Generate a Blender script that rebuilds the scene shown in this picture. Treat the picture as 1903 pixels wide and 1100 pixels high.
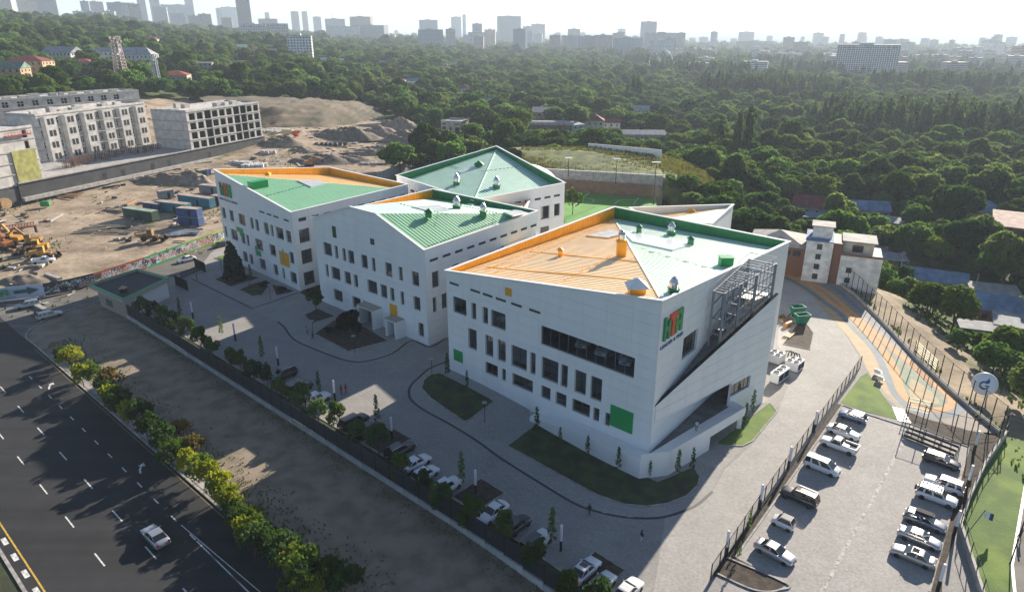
import bpy, bmesh, math, random
import numpy as np
from mathutils import Vector, Matrix
random.seed(7)
RNG = np.random.default_rng(11)
for o in list(bpy.data.objects): bpy.data.objects.remove(o)
SC = bpy.context.scene
COL = SC.collection
R = math.radians

# ------------------------------------------------------------------ camera
CAMH = 56.0
FPX, CXP, CYP = 1269.0, 951.5, 550.0
PITCH = math.atan((CYP - 58.0) / FPX)
cam = bpy.data.cameras.new("camera"); camo = bpy.data.objects.new("camera", cam); COL.objects.link(camo)
cam.sensor_width = 36.0; cam.lens = 36.0 * FPX / 1903.0
cam.clip_start = 0.5; cam.clip_end = 60000
camo.location = (0, 0, CAMH); camo.rotation_euler = (math.pi / 2 - PITCH, 0, 0)
SC.camera = camo

# ------------------------------------------------------------------ sky and sun
SUN_AZ, SUN_EL = 55.0, 21.0           # azimuth from +X, counter-clockwise
w = bpy.data.worlds.new("World"); SC.world = w; w.use_nodes = True
nt = w.node_tree; nt.nodes.clear()
sky = nt.nodes.new("ShaderNodeTexSky"); sky.sky_type = 'NISHITA'; sky.sun_disc = False
sky.sun_elevation = R(SUN_EL); sky.sun_rotation = R(90 - SUN_AZ)
sky.altitude = 800; sky.air_density = 0.75; sky.dust_density = 0.35; sky.ozone_density = 0.8
bg = nt.nodes.new("ShaderNodeBackground"); bg.inputs[1].default_value = 0.068
wo = nt.nodes.new("ShaderNodeOutputWorld")
nt.links.new(sky.outputs[0], bg.inputs[0]); nt.links.new(bg.outputs[0], wo.inputs[0])
sun = bpy.data.lights.new("sun", 'SUN'); suno = bpy.data.objects.new("sun", sun); COL.objects.link(suno)
sun.energy = 5.0; sun.angle = R(0.5); sun.color = (1.0, 0.89, 0.75)
SDIR = Vector((math.cos(R(SUN_AZ)) * math.cos(R(SUN_EL)), math.sin(R(SUN_AZ)) * math.cos(R(SUN_EL)), math.sin(R(SUN_EL))))
suno.rotation_euler = (-SDIR).to_track_quat('-Z', 'Y').to_euler(); suno.location = SDIR * 400
SC.view_settings.view_transform = 'Standard'; SC.view_settings.look = 'None'
SC.view_settings.exposure = 1.25; SC.view_settings.gamma = 1.0; SC.view_settings.use_curve_mapping = False
SC.render.engine = 'CYCLES'
SC.cycles.use_denoising = True
try: SC.cycles.denoiser = 'OPENIMAGEDENOISE'
except Exception: pass
SC.cycles.max_bounces = 6; SC.cycles.diffuse_bounces = 3; SC.cycles.glossy_bounces = 3
SC.cycles.transparent_max_bounces = 8; SC.cycles.volume_bounces = 0
SC.cycles.caustics_reflective = False; SC.cycles.caustics_refractive = False
SC.cycles.sample_clamp_indirect = 6.0

# ------------------------------------------------------------------ helpers
def lin(r, g, b):
    f = lambda c: (c / 255.0 / 12.92) if c / 255.0 <= 0.04045 else ((c / 255.0 + 0.055) / 1.055) ** 2.4
    return (f(r), f(g), f(b), 1.0)
def sstep(a, b, x):
    t = min(1.0, max(0.0, (x - a) / (b - a))); return t * t * (3 - 2 * t)

MATS = {}
def mat(name, col, rough=0.8, var=0.0, vscale=1.0, metal=0.0, spec=0.5, bump=0.0, bscale=8.0, col2=None, coord='Object', coat=0.0, rnd=0.0, detail=6.0, c2pos=(0.4, 0.62)):
    """Principled surface: base colour, optional noise towards a second colour, fine relief, per-object variation."""
    if name in MATS: return MATS[name]
    m = bpy.data.materials.new(name); m.use_nodes = True
    t = m.node_tree; n = t.nodes; l = t.links
    b = n["Principled BSDF"]
    if len(col) == 3: col = (*col, 1)
    b.inputs["Roughness"].default_value = rough; b.inputs["Metallic"].default_value = metal
    b.inputs["Specular IOR Level"].default_value = spec
    if coat: b.inputs["Coat Weight"].default_value = coat; b.inputs["Coat Roughness"].default_value = 0.08
    b.inputs["Base Color"].default_value = col
    tc = None
    if var or col2 is not None or bump:
        tc = n.new("ShaderNodeTexCoord")
    if coord == "Stain":
        mp_ = n.new("ShaderNodeMapping"); mp_.inputs["Scale"].default_value = (1.0, 1.0, 0.12); l.new(tc.outputs["Object"], mp_.inputs[0]); vout = mp_.outputs[0]
    elif tc is not None: vout = tc.outputs[coord]
    src = None
    if var or col2 is not None:
        no = n.new("ShaderNodeTexNoise"); no.inputs["Scale"].default_value = vscale; no.inputs["Detail"].default_value = detail
        l.new(vout, no.inputs["Vector"])
        ra = n.new("ShaderNodeValToRGB"); l.new(no.outputs["Fac"], ra.inputs[0])
        ra.color_ramp.elements[0].position = c2pos[0]; ra.color_ramp.elements[1].position = c2pos[1]
        c2 = col2 if col2 is not None else tuple(max(0, c * (1 - var)) for c in col[:3])
        if len(c2) == 3: c2 = (*c2, 1)
        c1 = col if col2 is not None else tuple(min(1, c * (1 + var)) for c in col[:3]) + (1,)
        ra.color_ramp.elements[0].color = c2; ra.color_ramp.elements[1].color = c1
        src = ra.outputs[0]
    if rnd:
        oi = n.new("ShaderNodeObjectInfo"); hs = n.new("ShaderNodeHueSaturation")
        mr = n.new("ShaderNodeMapRange"); l.new(oi.outputs["Random"], mr.inputs[0])
        mr.inputs[3].default_value = 1 - rnd; mr.inputs[4].default_value = 1 + rnd
        l.new(mr.outputs[0], hs.inputs["Value"])
        if src is None: hs.inputs["Color"].default_value = col
        else: l.new(src, hs.inputs["Color"])
        src = hs.outputs[0]
    if src is not None: l.new(src, b.inputs["Base Color"])
    if bump:
        n2 = n.new("ShaderNodeTexNoise"); n2.inputs["Scale"].default_value = bscale; n2.inputs["Detail"].default_value = 5
        l.new(vout, n2.inputs["Vector"])
        bu = n.new("ShaderNodeBump"); bu.inputs["Strength"].default_value = bump; bu.inputs["Distance"].default_value = 0.1
        l.new(n2.outputs["Fac"], bu.inputs["Height"]); l.new(bu.outputs[0], b.inputs["Normal"])
    MATS[name] = m
    return m

class MB:
    """Collects faces (material index each) and links them as ONE mesh."""
    def __init__(s): s.v = []; s.f = []; s.m = []
    def add(s, vs, fs, m=0):
        o = len(s.v); s.v += [tuple(p) for p in vs]
        for f in fs: s.f.append([i + o for i in f]); s.m.append(m)
        return s
    def quad(s, a, b, c, d, m=0): return s.add([a, b, c, d], [(0, 1, 2, 3)], m)
    def poly(s, pts, m=0): return s.add(pts, [tuple(range(len(pts)))], m)
    def box(s, x0, y0, z0, x1, y1, z1, m=0):
        return s.add([(x0, y0, z0), (x1, y0, z0), (x1, y1, z0), (x0, y1, z0), (x0, y0, z1), (x1, y0, z1), (x1, y1, z1), (x0, y1, z1)],
                     [(0, 3, 2, 1), (4, 5, 6, 7), (0, 1, 5, 4), (1, 2, 6, 5), (2, 3, 7, 6), (3, 0, 4, 7)], m)
    def obox(s, c, ax, ay, az, m=0):
        """box from centre and three half-axis vectors"""
        c = Vector(c); ax, ay, az = Vector(ax), Vector(ay), Vector(az)
        P = [c + i * ax + j * ay + k * az for k in (-1, 1) for j in (-1, 1) for i in (-1, 1)]
        return s.add(P, [(0, 2, 3, 1), (4, 5, 7, 6), (0, 1, 5, 4), (1, 3, 7, 5), (3, 2, 6, 7), (2, 0, 4, 6)], m)
    def bar(s, a, b, w, h=None, m=0, up=(0, 0, 1)):
        a, b = Vector(a), Vector(b); h = h or w; d = b - a; L = d.length
        if L < 1e-6: return s
        d /= L; u = Vector(up)
        if abs(d.dot(u)) > 0.97: u = Vector((1, 0, 0))
        sd = d.cross(u).normalized(); uu = sd.cross(d).normalized()
        return s.obox((a + b) / 2, d * L / 2, sd * w / 2, uu * h / 2, m)
    def prism(s, poly, z0, z1, m=0, mtop=None):
        n = len(poly)
        ar = sum(poly[i][0] * poly[(i + 1) % n][1] - poly[(i + 1) % n][0] * poly[i][1] for i in range(n))
        if ar < 0: poly = list(reversed(poly))
        vs = [(p[0], p[1], z0) for p in poly] + [(p[0], p[1], z1) for p in poly]
        s.add(vs, [(i, (i + 1) % n, n + (i + 1) % n, n + i) for i in range(n)], m)
        s.add(vs, [tuple(range(n, 2 * n))], m if mtop is None else mtop)
        s.add(vs, [tuple(reversed(range(n)))], m); return s
    def lathe(s, prof, n=12, c=(0, 0, 0), m=0, cap=True):
        """prof: (radius, z) list, turned about z"""
        vs = [];
        for r, z in prof:
            for k in range(n):
                a = 2 * math.pi * k / n; vs.append((c[0] + r * math.cos(a), c[1] + r * math.sin(a), c[2] + z))
        fs = [(j * n + k, j * n + (k + 1) % n, (j + 1) * n + (k + 1) % n, (j + 1) * n + k) for j in range(len(prof) - 1) for k in range(n)]
        if cap: fs += [tuple(reversed(range(n))), tuple(range((len(prof) - 1) * n, len(prof) * n))]
        return s.add(vs, fs, m)
    def tube(s, pts, r, n=6, m=0, r2=None):
        pts = [Vector(p) for p in pts]; rings = []
        for i, p in enumerate(pts):
            d = (pts[min(i + 1, len(pts) - 1)] - pts[max(i - 1, 0)]).normalized()
            u = Vector((0, 0, 1)) if abs(d.z) < 0.95 else Vector((1, 0, 0))
            a = d.cross(u).normalized(); b = d.cross(a).normalized()
            rr = r if r2 is None else r + (r2 - r) * i / max(1, len(pts) - 1)
            rings.append([p + (a * math.cos(t) + b * math.sin(t)) * rr for t in (2 * math.pi * k / n for k in range(n))])
        vs = [q for g in rings for q in g]
        fs = [(j * n + k, (j + 1) * n + k, (j + 1) * n + (k + 1) % n, j * n + (k + 1) % n) for j in range(len(pts) - 1) for k in range(n)]
        fs += [tuple(range(n)), tuple(reversed(range((len(pts) - 1) * n, len(pts) * n)))]
        return s.add(vs, fs, m)
    def mesh(s, name, mats, smooth=False):
        me = bpy.data.meshes.new(name); me.from_pydata(s.v, [], s.f)
        if not isinstance(mats, (list, tuple)): mats = [mats]
        for mm in mats: me.materials.append(mm)
        me.polygons.foreach_set("material_index", s.m)
        if smooth: me.polygons.foreach_set("use_smooth", [True] * len(s.f))
        me.update(); return me
    def build(s, name, mats, parent=None, loc=(0, 0, 0), rz=0.0, smooth=False):
        return ob(name, s.mesh(name, mats, smooth), parent, loc, rz)

def ob(name, me, parent=None, loc=(0, 0, 0), rz=0.0, scale=None):
    o = bpy.data.objects.new(name, me); COL.objects.link(o)
    o.location = loc; o.rotation_euler = (0, 0, rz)
    if scale is not None: o.scale = scale if isinstance(scale, (tuple, list)) else (scale,) * 3
    if parent is not None: o.parent = parent
    return o
def tag(o, label=None, cat=None, group=None, kind=None):
    if label: o["label"] = label
    if cat: o["category"] = cat
    if group: o["group"] = group
    if kind: o["kind"] = kind
    return o
def thing(name, label, cat, loc=(0, 0, 0), rz=0.0, group=None):
    return tag(ob(name, None, None, loc, rz), label, cat, group)
def copy_tree(o, parent=None):
    c = o.copy(); COL.objects.link(c); c.parent = parent
    for ch in o.children: copy_tree(ch, c)
    return c
def struct(o): o["kind"] = "structure"; return o

# ------------------------------------------------------------------ ground levels
def gz(x, y):
    """campus level: the yard is level, the ground falls 1.8 m past the near corner of the front building"""
    return -1.8 * sstep(-8, 16, x)
def ray(u, v):
    x = (u - CXP) / FPX; y = -(v - CYP) / FPX; c, s = math.cos(PITCH), math.sin(PITCH)
    return Vector((x, c + y * s, -s + y * c))
def G(u, v, z=None, off=0.0):
    """ground point seen along a bearing of the photograph (on the campus level, or on level z)"""
    r = ray(u, v); zz = 0.0 if z is None else z
    for _ in range(8):
        t = (zz - CAMH) / r.z; x, y = r.x * t, r.y * t
        if z is not None: break
        zz = gz(x, y)
    return Vector((x, y, zz + off))
def G2(u, v, z=None): p = G(u, v, z); return (p.x, p.y)

WALL_TRACK = None
FARU = [-900, 0, 250, 500, 750, 950, 1250, 1600, 1903, 2800]
FARD = [250, 320, 420, 600, 1000, 1600, 3000, 8000, 20000, 40000]
FARZ = [[0, 0, 0, 0, 0, -1, -8, -11.8, -11.8, -11.8],
        [4, 3, 2, 1, 0, -2, -10, -12, -12, -12],
        [28, 26, 20, 12, 2, -4, -12, -14, -14, -14],
        [44, 38, 32, 20, 6, -6, -15, -18, -18, -18],
        [75, 64, 50, 30, 10, -6, -18, -22, -24, -24],
        [90, 82, 66, 38, 12, -8, -20, -25, -28, -28],
        [90, 84, 66, 40, 14, -10, -25, -30, -30, -30],
        [60, 50, 40, 25, 5, -20, -35, -40, -40, -40],
        [-30] * 10, [-30] * 10]
def _interp(arr, x):
    if x <= arr[0]: return 0, 0.0
    for i in range(len(arr) - 1):
        if x <= arr[i + 1]: return i, (x - arr[i]) / (arr[i + 1] - arr[i])
    return len(arr) - 2, 1.0
def far_z(x, y):
    d = math.hypot(x, y); yy = max(y, 0.35 * d)
    u = CXP + FPX * 0.93 * x / yy
    i, a = _interp(FARU, u); j, b = _interp(FARD, d)
    a = a * a * (3 - 2 * a)
    return (FARZ[j][i] * (1 - a) + FARZ[j][i + 1] * a) * (1 - b) + (FARZ[j + 1][i] * (1 - a) + FARZ[j + 1][i + 1] * a) * b
RIM = [(63, -200), (63, 60), (72.9, 88.9), (75.8, 115.4), (80.4, 157.4), (72.3, 169.4), (62, 190), (52, 215), (44, 262)]   # crest of the slope on the right
def rim_dist(x, y):
    """metres outside (right of) the crest line, negative inside"""
    for (x0, y0), (x1, y1) in zip(RIM, RIM[1:]):
        if y0 <= y <= y1: return (x - (x0 + (x1 - x0) * (y - y0) / (y1 - y0))) * 0.95
    return x - (RIM[0][0] if y < RIM[0][1] else RIM[-1][0])
def hill_noise(x, y):
    return math.sin(x * 0.021 + 1.3) * math.cos(y * 0.017 - 0.6) + 0.5 * math.sin(x * 0.053 - y * 0.041)
def terr(x, y):
    d = math.hypot(x, y)
    near = gz(x, y)
    rd = rim_dist(x, y)
    if rd > 0: near += -10.0 * sstep(6, 34, rd) + (-1.0 * sstep(0, 6, rd))
    t = sstep(235, 300, d)
    z = near * (1 - t) + far_z(x, y) * t
    return z + hill_noise(x, y) * 0.5 * sstep(250, 420, d)
def TP(u, v):
    """point of the terrain seen along a bearing of the photograph"""
    r = ray(u, v); t = 30.0; last = t
    while t < 30000:
        p = r * t
        if CAMH + p.z < terr(p.x, p.y): break
        last = t; t *= 1.012
    lo, hi = last, t
    for _ in range(18):
        mid = (lo + hi) / 2; p = r * mid
        if CAMH + p.z < terr(p.x, p.y): hi = mid
        else: lo = mid
    p = r * lo
    return Vector((p.x, p.y, terr(p.x, p.y)))

def sheet(name, poly, off, m, parent=None, mats=None, zf=None):
    """a flat covering laid on the campus ground `off` above it, following its fall"""
    zf = zf or gz
    bm = bmesh.new()
    vs = [bm.verts.new((p[0], p[1], 0)) for p in poly]
    f = bm.faces.new(vs)
    bmesh.ops.triangulate(bm, faces=[f])
    for xc in (-8, -5, -2, 1, 4, 7, 10, 13, 16):
        bmesh.ops.bisect_plane(bm, geom=bm.verts[:] + bm.edges[:] + bm.faces[:], plane_co=(xc, 0, 0), plane_no=(1, 0, 0))
    for vv in bm.verts: vv.co.z = zf(vv.co.x, vv.co.y) + off
    bmesh.ops.recalc_face_normals(bm, faces=bm.faces)
    for ff in bm.faces:
        if ff.normal.z < 0: ff.normal_flip()
    me = bpy.data.meshes.new(name); bm.to_mesh(me); bm.free(); me.materials.append(m)
    return ob(name, me, parent)
def ribbon(name, line, w, off, m, parent=None, h=None, closed=False):
    """strip of width w along a line of points on the ground; h gives it a height (kerbs)"""
    mb = MB(); L = [Vector((p[0], p[1])) for p in line]
    pts = []
    for a, b in zip(L, (L[1:] + L[:1]) if closed else L[1:]):
        k = max(1, int((b - a).length / 3)); pts += [a + (b - a) * (i / k) for i in range(k)]
    if not closed: pts.append(L[-1])
    n = len(pts); le = []; ri = []
    for i, p in enumerate(pts):
        q0 = pts[(i - 1) % n] if (closed or i > 0) else p; q1 = pts[(i + 1) % n] if (closed or i < n - 1) else p
        d = (q1 - q0).normalized(); s = Vector((-d.y, d.x)) * w / 2
        le.append(p + s); ri.append(p - s)
    rng = range(n) if closed else range(n - 1)
    P = lambda q, z: (q.x, q.y, gz(q.x, q.y) + z)
    for i in rng:
        j = (i + 1) % n
        mb.quad(P(ri[i], off), P(ri[j], off), P(le[j], off), P(le[i], off))
        if h:
            mb.quad(P(le[i], off), P(le[j], off), P(le[j], off - h), P(le[i], off - h))
            mb.quad(P(ri[j], off), P(ri[i], off), P(ri[i], off - h), P(ri[j], off - h))
    return mb.build(name, m, parent)
def smooth_line(pts, k=6):
    """Catmull-Rom through points"""
    P = [Vector(p[:2]) for p in pts]; out = []
    for i in range(len(P) - 1):
        p0, p1, p2, p3 = P[max(i - 1, 0)], P[i], P[i + 1], P[min(i + 2, len(P) - 1)]
        for j in range(k):
            t = j / k
            out.append(0.5 * ((2 * p1) + (p2 - p0) * t + (2 * p0 - 5 * p1 + 4 * p2 - p3) * t * t + (3 * p1 - p0 - 3 * p2 + p3) * t ** 3))
    out.append(P[-1]); return [(q.x, q.y) for q in out]
# ------------------------------------------------------------------ materials
def paver_mat(name, c1, c2, scale, mort=0.012, dark=0.6, rough=0.85, wear=0.12):
    m = bpy.data.materials.new(name); m.use_nodes = True; t = m.node_tree; n = t.nodes; l = t.links
    b = n["Principled BSDF"]; b.inputs["Roughness"].default_value = rough; b.inputs["Specular IOR Level"].default_value = 0.35
    tc = n.new("ShaderNodeTexCoord"); mp = n.new("ShaderNodeMapping"); mp.inputs["Rotation"].default_value = (0, 0, R(41.3))
    l.new(tc.outputs["Object"], mp.inputs[0])
    br = n.new("ShaderNodeTexBrick"); br.inputs["Scale"].default_value = scale
    br.inputs["Color1"].default_value = (*c1, 1); br.inputs["Color2"].default_value = (*c2, 1)
    br.inputs["Mortar"].default_value = (*[c * dark for c in c1], 1); br.inputs["Mortar Size"].default_value = mort
    l.new(mp.outputs[0], br.inputs["Vector"])
    no = n.new("ShaderNodeTexNoise"); no.inputs["Scale"].default_value = 0.22; no.inputs["Detail"].default_value = 7; no.inputs["Roughness"].default_value = 0.65
    l.new(tc.outputs["Object"], no.inputs["Vector"])
    mr = n.new("ShaderNodeMapRange"); mr.inputs[1].default_value = 0.3; mr.inputs[2].default_value = 0.7; mr.inputs[3].default_value = 1 - wear; mr.inputs[4].default_value = 1 + wear
    l.new(no.outputs["Fac"], mr.inputs[0])
    n3 = n.new("ShaderNodeTexNoise"); n3.inputs["Scale"].default_value = 3.2; n3.inputs["Detail"].default_value = 4; l.new(tc.outputs["Object"], n3.inputs["Vector"])
    m3 = n.new("ShaderNodeMapRange"); m3.inputs[1].default_value = 0.3; m3.inputs[2].default_value = 0.7; m3.inputs[3].default_value = 0.86; m3.inputs[4].default_value = 1.14; l.new(n3.outputs["Fac"], m3.inputs[0])
    mu = n.new("ShaderNodeMath"); mu.operation = 'MULTIPLY'; l.new(mr.outputs[0], mu.inputs[0]); l.new(m3.outputs[0], mu.inputs[1])
    hs = n.new("ShaderNodeHueSaturation"); l.new(br.outputs["Color"], hs.inputs["Color"]); l.new(mu.outputs[0], hs.inputs["Value"])
    l.new(hs.outputs[0], b.inputs["Base Color"]); MATS[name] = m; return m
def asphalt_mat(name, c, wear, lane=0.0):
    m = mat(name, c, 0.82, bump=0.25, bscale=30, col2=tuple(x * wear for x in c), vscale=0.35, spec=0.4, c2pos=(0.3, 0.7))
    t = m.node_tree; n = t.nodes; l = t.links; b = n["Principled BSDF"]; src = b.inputs["Base Color"].links[0].from_socket
    tc = n.new("ShaderNodeTexCoord"); mp = n.new("ShaderNodeMapping"); mp.inputs["Rotation"].default_value = (0, 0, R(41.3)); mp.inputs["Scale"].default_value = (0.012, 0.42, 1)
    l.new(tc.outputs["Object"], mp.inputs[0]); no = n.new("ShaderNodeTexNoise"); no.inputs["Scale"].default_value = 1.0; no.inputs["Detail"].default_value = 6; l.new(mp.outputs[0], no.inputs["Vector"])
    mr = n.new("ShaderNodeMapRange"); mr.inputs[1].default_value = 0.3; mr.inputs[2].default_value = 0.7; mr.inputs[3].default_value = 0.7; mr.inputs[4].default_value = 1.35; l.new(no.outputs["Fac"], mr.inputs[0])
    hs = n.new("ShaderNodeHueSaturation"); l.new(src, hs.inputs["Color"]); l.new(mr.outputs[0], hs.inputs["Value"]); l.new(hs.outputs[0], b.inputs["Base Color"])
    return m
M_PAVER = paver_mat("paver_blocks", (0.275, 0.264, 0.25), (0.31, 0.297, 0.28), 1.1, 0.018, 0.7)
M_WALK = paver_mat("walkway_blocks", (0.31, 0.298, 0.283), (0.345, 0.333, 0.315), 1.6, 0.02, 0.75)
M_LOT = paver_mat("lot_blocks", (0.34, 0.328, 0.31), (0.39, 0.374, 0.352), 1.3, 0.02, 0.68)
M_ASPH = asphalt_mat("road_asphalt", (0.028, 0.029, 0.031), 0.75)
M_ASPH2 = asphalt_mat("side_road_asphalt", (0.15, 0.142, 0.13), 0.8)
M_CONC = mat("concrete", (0.36, 0.345, 0.325), 0.85, var=0.18, vscale=0.7, bump=0.15, bscale=6)
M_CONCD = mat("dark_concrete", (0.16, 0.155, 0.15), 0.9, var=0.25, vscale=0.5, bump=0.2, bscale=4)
M_KERB = mat("kerb_stone", (0.33, 0.315, 0.30), 0.85, var=0.25, vscale=1.2)
M_DRAIN = mat("drain_strip", (0.035, 0.036, 0.04), 0.7)
M_PAINT = mat("road_paint_white", (0.62, 0.62, 0.60), 0.6, var=0.25, vscale=2.5)
M_PAINTY = mat("road_paint_yellow", (0.55, 0.36, 0.05), 0.6, var=0.25, vscale=2.5)
M_SOIL = mat("planting_soil", (0.075, 0.055, 0.04), 0.95, bump=0.5, bscale=5, col2=(0.035, 0.028, 0.02), vscale=1.2)
M_GRASS = mat("lawn", (0.055, 0.085, 0.022), 0.95, bump=0.8, bscale=7, col2=(0.035, 0.04, 0.018), vscale=0.5, detail=9)
M_GRASSL = mat("bright_lawn", (0.15, 0.23, 0.03), 0.9, bump=0.7, bscale=7, col2=(0.075, 0.14, 0.02), vscale=0.25)
M_TURF = mat("pitch_turf", (0.09, 0.28, 0.035), 0.85, var=0.15, vscale=0.15)
M_DIRT = mat("bare_dirt", (0.26, 0.205, 0.155), 0.95, bump=0.5, bscale=1.6, col2=(0.14, 0.11, 0.08), vscale=0.32, detail=9)
M_STRIP = mat("verge_dirt", (0.27, 0.215, 0.16), 0.95, bump=0.6, bscale=2.2, col2=(0.165, 0.14, 0.095), vscale=0.35, detail=10, c2pos=(0.36, 0.6))
M_WHITE = mat("white_cladding", (0.84, 0.84, 0.82), 0.5, var=0.02, vscale=0.5, rnd=0.016, coord="Stain")
M_WALLW = mat("white_render", (0.76, 0.76, 0.735), 0.6)
M_JOINT = mat("cladding_joint", (0.46, 0.46, 0.45), 0.8); M_RMID = None
M_TRIM = mat("white_trim", (0.82, 0.82, 0.80), 0.4)
def roof_mat(name, c, rough=0.55):
    m = mat(name, c, rough, spec=1.0, var=0.06, vscale=0.4, bump=0.02, bscale=3)
    b = m.node_tree.nodes["Principled BSDF"]
    b.inputs["Coat Weight"].default_value = 1.0; b.inputs["Coat Roughness"].default_value = 0.5; b.inputs["Coat IOR"].default_value = 1.8
    return m
M_RORANGE = roof_mat("roof_orange", (0.93, 0.65, 0.31))
M_RGREEN_GLARE = roof_mat("roof_green_glare", (0.56, 0.74, 0.62))  # roof green lightened towards white: sun glare painted into the base colour
M_RGREEN2 = roof_mat("roof_green_dark", (0.15, 0.45, 0.21))
M_RMID = roof_mat("roof_green_mid", (0.40, 0.64, 0.49))
M_LORANGE = mat("lining_orange", (0.86, 0.41, 0.012), 0.45, var=0.06, vscale=0.6)
M_LGREEN = mat("lining_green", (0.005, 0.20, 0.06), 0.4, var=0.1, vscale=0.6)
M_PGREEN = mat("panel_green", (0.01, 0.30, 0.08), 0.45)
M_PORANGE = mat("panel_orange", (0.75, 0.36, 0.02), 0.45)
M_SILVER = mat("galvanised", (0.62, 0.63, 0.65), 0.3, metal=0.85)
M_STEEL = mat("grey_steel_paint", (0.22, 0.25, 0.29), 0.45, metal=0.2)
M_DARK = mat("dark_metal", (0.022, 0.025, 0.029), 0.8, spec=0.25)
M_FRAME = mat("window_frame", (0.10, 0.105, 0.11), 0.5)
M_WOOD = mat("light_wood", (0.42, 0.27, 0.13), 0.6, var=0.2, vscale=2)
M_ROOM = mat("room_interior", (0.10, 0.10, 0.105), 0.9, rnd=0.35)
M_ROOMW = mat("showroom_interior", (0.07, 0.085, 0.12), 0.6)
def glass_mat(name, tint, fres=0.12):
    m = bpy.data.materials.new(name); m.use_nodes = True; t = m.node_tree; n = t.nodes; l = t.links
    n.remove(n["Principled BSDF"])
    tr = n.new("ShaderNodeBsdfTransparent"); tr.inputs[0].default_value = (*tint, 1)
    gl = n.new("ShaderNodeBsdfGlossy"); gl.inputs["Roughness"].default_value = 0.04; gl.inputs[0].default_value = (0.9, 0.95, 1, 1)
    fr = n.new("ShaderNodeFresnel"); fr.inputs[0].default_value = 1.6
    ad = n.new("ShaderNodeMath"); ad.operation = 'ADD'; ad.inputs[1].default_value = fres; l.new(fr.outputs[0], ad.inputs[0])
    mx = n.new("ShaderNodeMixShader"); l.new(ad.outputs[0], mx.inputs[0]); l.new(tr.outputs[0], mx.inputs[1]); l.new(gl.outputs[0], mx.inputs[2])
    l.new(mx.outputs[0], n["Material Output"].inputs[0]); MATS[name] = m; return m
M_GLASS = glass_mat("window_glass", (0.42, 0.47, 0.50)); M_GLASSCL = glass_mat("show_glass", (0.8, 0.84, 0.88), 0.05)
M_GLASSC = mat("car_glass", (0.012, 0.015, 0.018), 0.06, spec=0.9)
def sheer_mat(name, col, op):
    """netting: partly open weave"""
    m = bpy.data.materials.new(name); m.use_nodes = True; t = m.node_tree; n = t.nodes; l = t.links
    b = n["Principled BSDF"]; b.inputs["Base Color"].default_value = (*col, 1); b.inputs["Roughness"].default_value = 0.7
    b.inputs["Alpha"].default_value = op; MATS[name] = m; return m
M_MESH = sheer_mat("fence_mesh", (0.03, 0.035, 0.03), 0.22)
M_NET = sheer_mat("ball_net", (0.45, 0.43, 0.36), 0.3)

# ------------------------------------------------------------------ terrain
def in_poly(x, y, P):
    c = False; n = len(P); j = n - 1
    for i in range(n):
        xi, yi = P[i]; xj, yj = P[j]
        if (yi > y) != (yj > y) and x < (xj - xi) * (y - yi) / (yj - yi) + xi: c = not c
        j = i
    return c
SITE = [tuple(TP(u, v)[:2]) for u, v in [(-160, 600), (60, 590), (240, 530), (412, 455), (430, 420), (700, 350), (735, 325), (800, 300), (860, 285), (835, 262), (815, 240), (740, 232), (700, 212), (650, 204), (600, 199), (480, 193), (330, 184), (150, 186), (-160, 215)]]
def soil_w(x, y):
    return 1.0 if in_poly(x, y, SITE) else 0.0
mb_v = []; rings = [6.0]
while rings[-1] < 38000: rings.append(rings[-1] * (1.028 if rings[-1] < 700 else 1.09))
angs = []; a = -180.0
while a < 180:
    angs.append(a); a += 0.8 if abs(a) < 52 else 6.0
na = len(angs)
tv = []; soil = []
for r in rings:
    for a in angs:
        x, y = r * math.sin(R(a)), r * math.cos(R(a)); z = terr(x, y)
        if r < 300 and rim_dist(x, y) < 1.5: z -= 0.35
        tv.append((x, y, z)); soil.append((soil_w(x, y) or (0.85 if 0.5 < rim_dist(x, y) < 15 + 4 * math.sin(y * .2) and 62 < y < 165 else 0.0)) if r < 700 else 0.0)
tf = [(j * na + k, j * na + (k + 1) % na, (j + 1) * na + (k + 1) % na, (j + 1) * na + k) for j in range(len(rings) - 1) for k in range(na)]
tf = [tuple(reversed(f)) for f in tf] + [tuple(range(na))]
me = bpy.data.meshes.new("terrain"); me.from_pydata(tv, [], tf)
at = me.attributes.new("soil", 'FLOAT', 'POINT'); at.data.foreach_set("value", soil)
me.polygons.foreach_set("use_smooth", [True] * len(tf)); me.update()
m = bpy.data.materials.new("open_ground"); m.use_nodes = True; t_ = m.node_tree; n_ = t_.nodes; l_ = t_.links
b_ = n_["Principled BSDF"]; b_.inputs["Roughness"].default_value = 0.95; b_.inputs["Specular IOR Level"].default_value = 0.2
tc = n_.new("ShaderNodeTexCoord")
def nz(scale, detail=8, rough=0.6):
    q = n_.new("ShaderNodeTexNoise"); q.inputs["Scale"].default_value = scale; q.inputs["Detail"].default_value = detail; q.inputs["Roughness"].default_value = rough
    l_.new(tc.outputs["Object"], q.inputs["Vector"]); return q
def ramp(src, p0, c0, p1, c1):
    q = n_.new("ShaderNodeValToRGB"); l_.new(src, q.inputs[0]); e = q.color_ramp.elements
    e[0].position, e[0].color = p0, (*c0, 1); e[1].position, e[1].color = p1, (*c1, 1); return q
def mixc(fac, a, b):
    q = n_.new("ShaderNodeMix"); q.data_type = 'RGBA'
    if isinstance(fac, float): q.inputs[0].default_value = fac
    else: l_.new(fac, q.inputs[0])
    l_.new(a, q.inputs[6]); l_.new(b, q.inputs[7]); return q.outputs[2]
gr = ramp(nz(0.12).outputs[0], 0.35, (0.035, 0.06, 0.015), 0.65, (0.10, 0.13, 0.03))
bare = ramp(nz(0.5).outputs[0], 0.35, (0.17, 0.14, 0.10), 0.7, (0.30, 0.25, 0.19))
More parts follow.
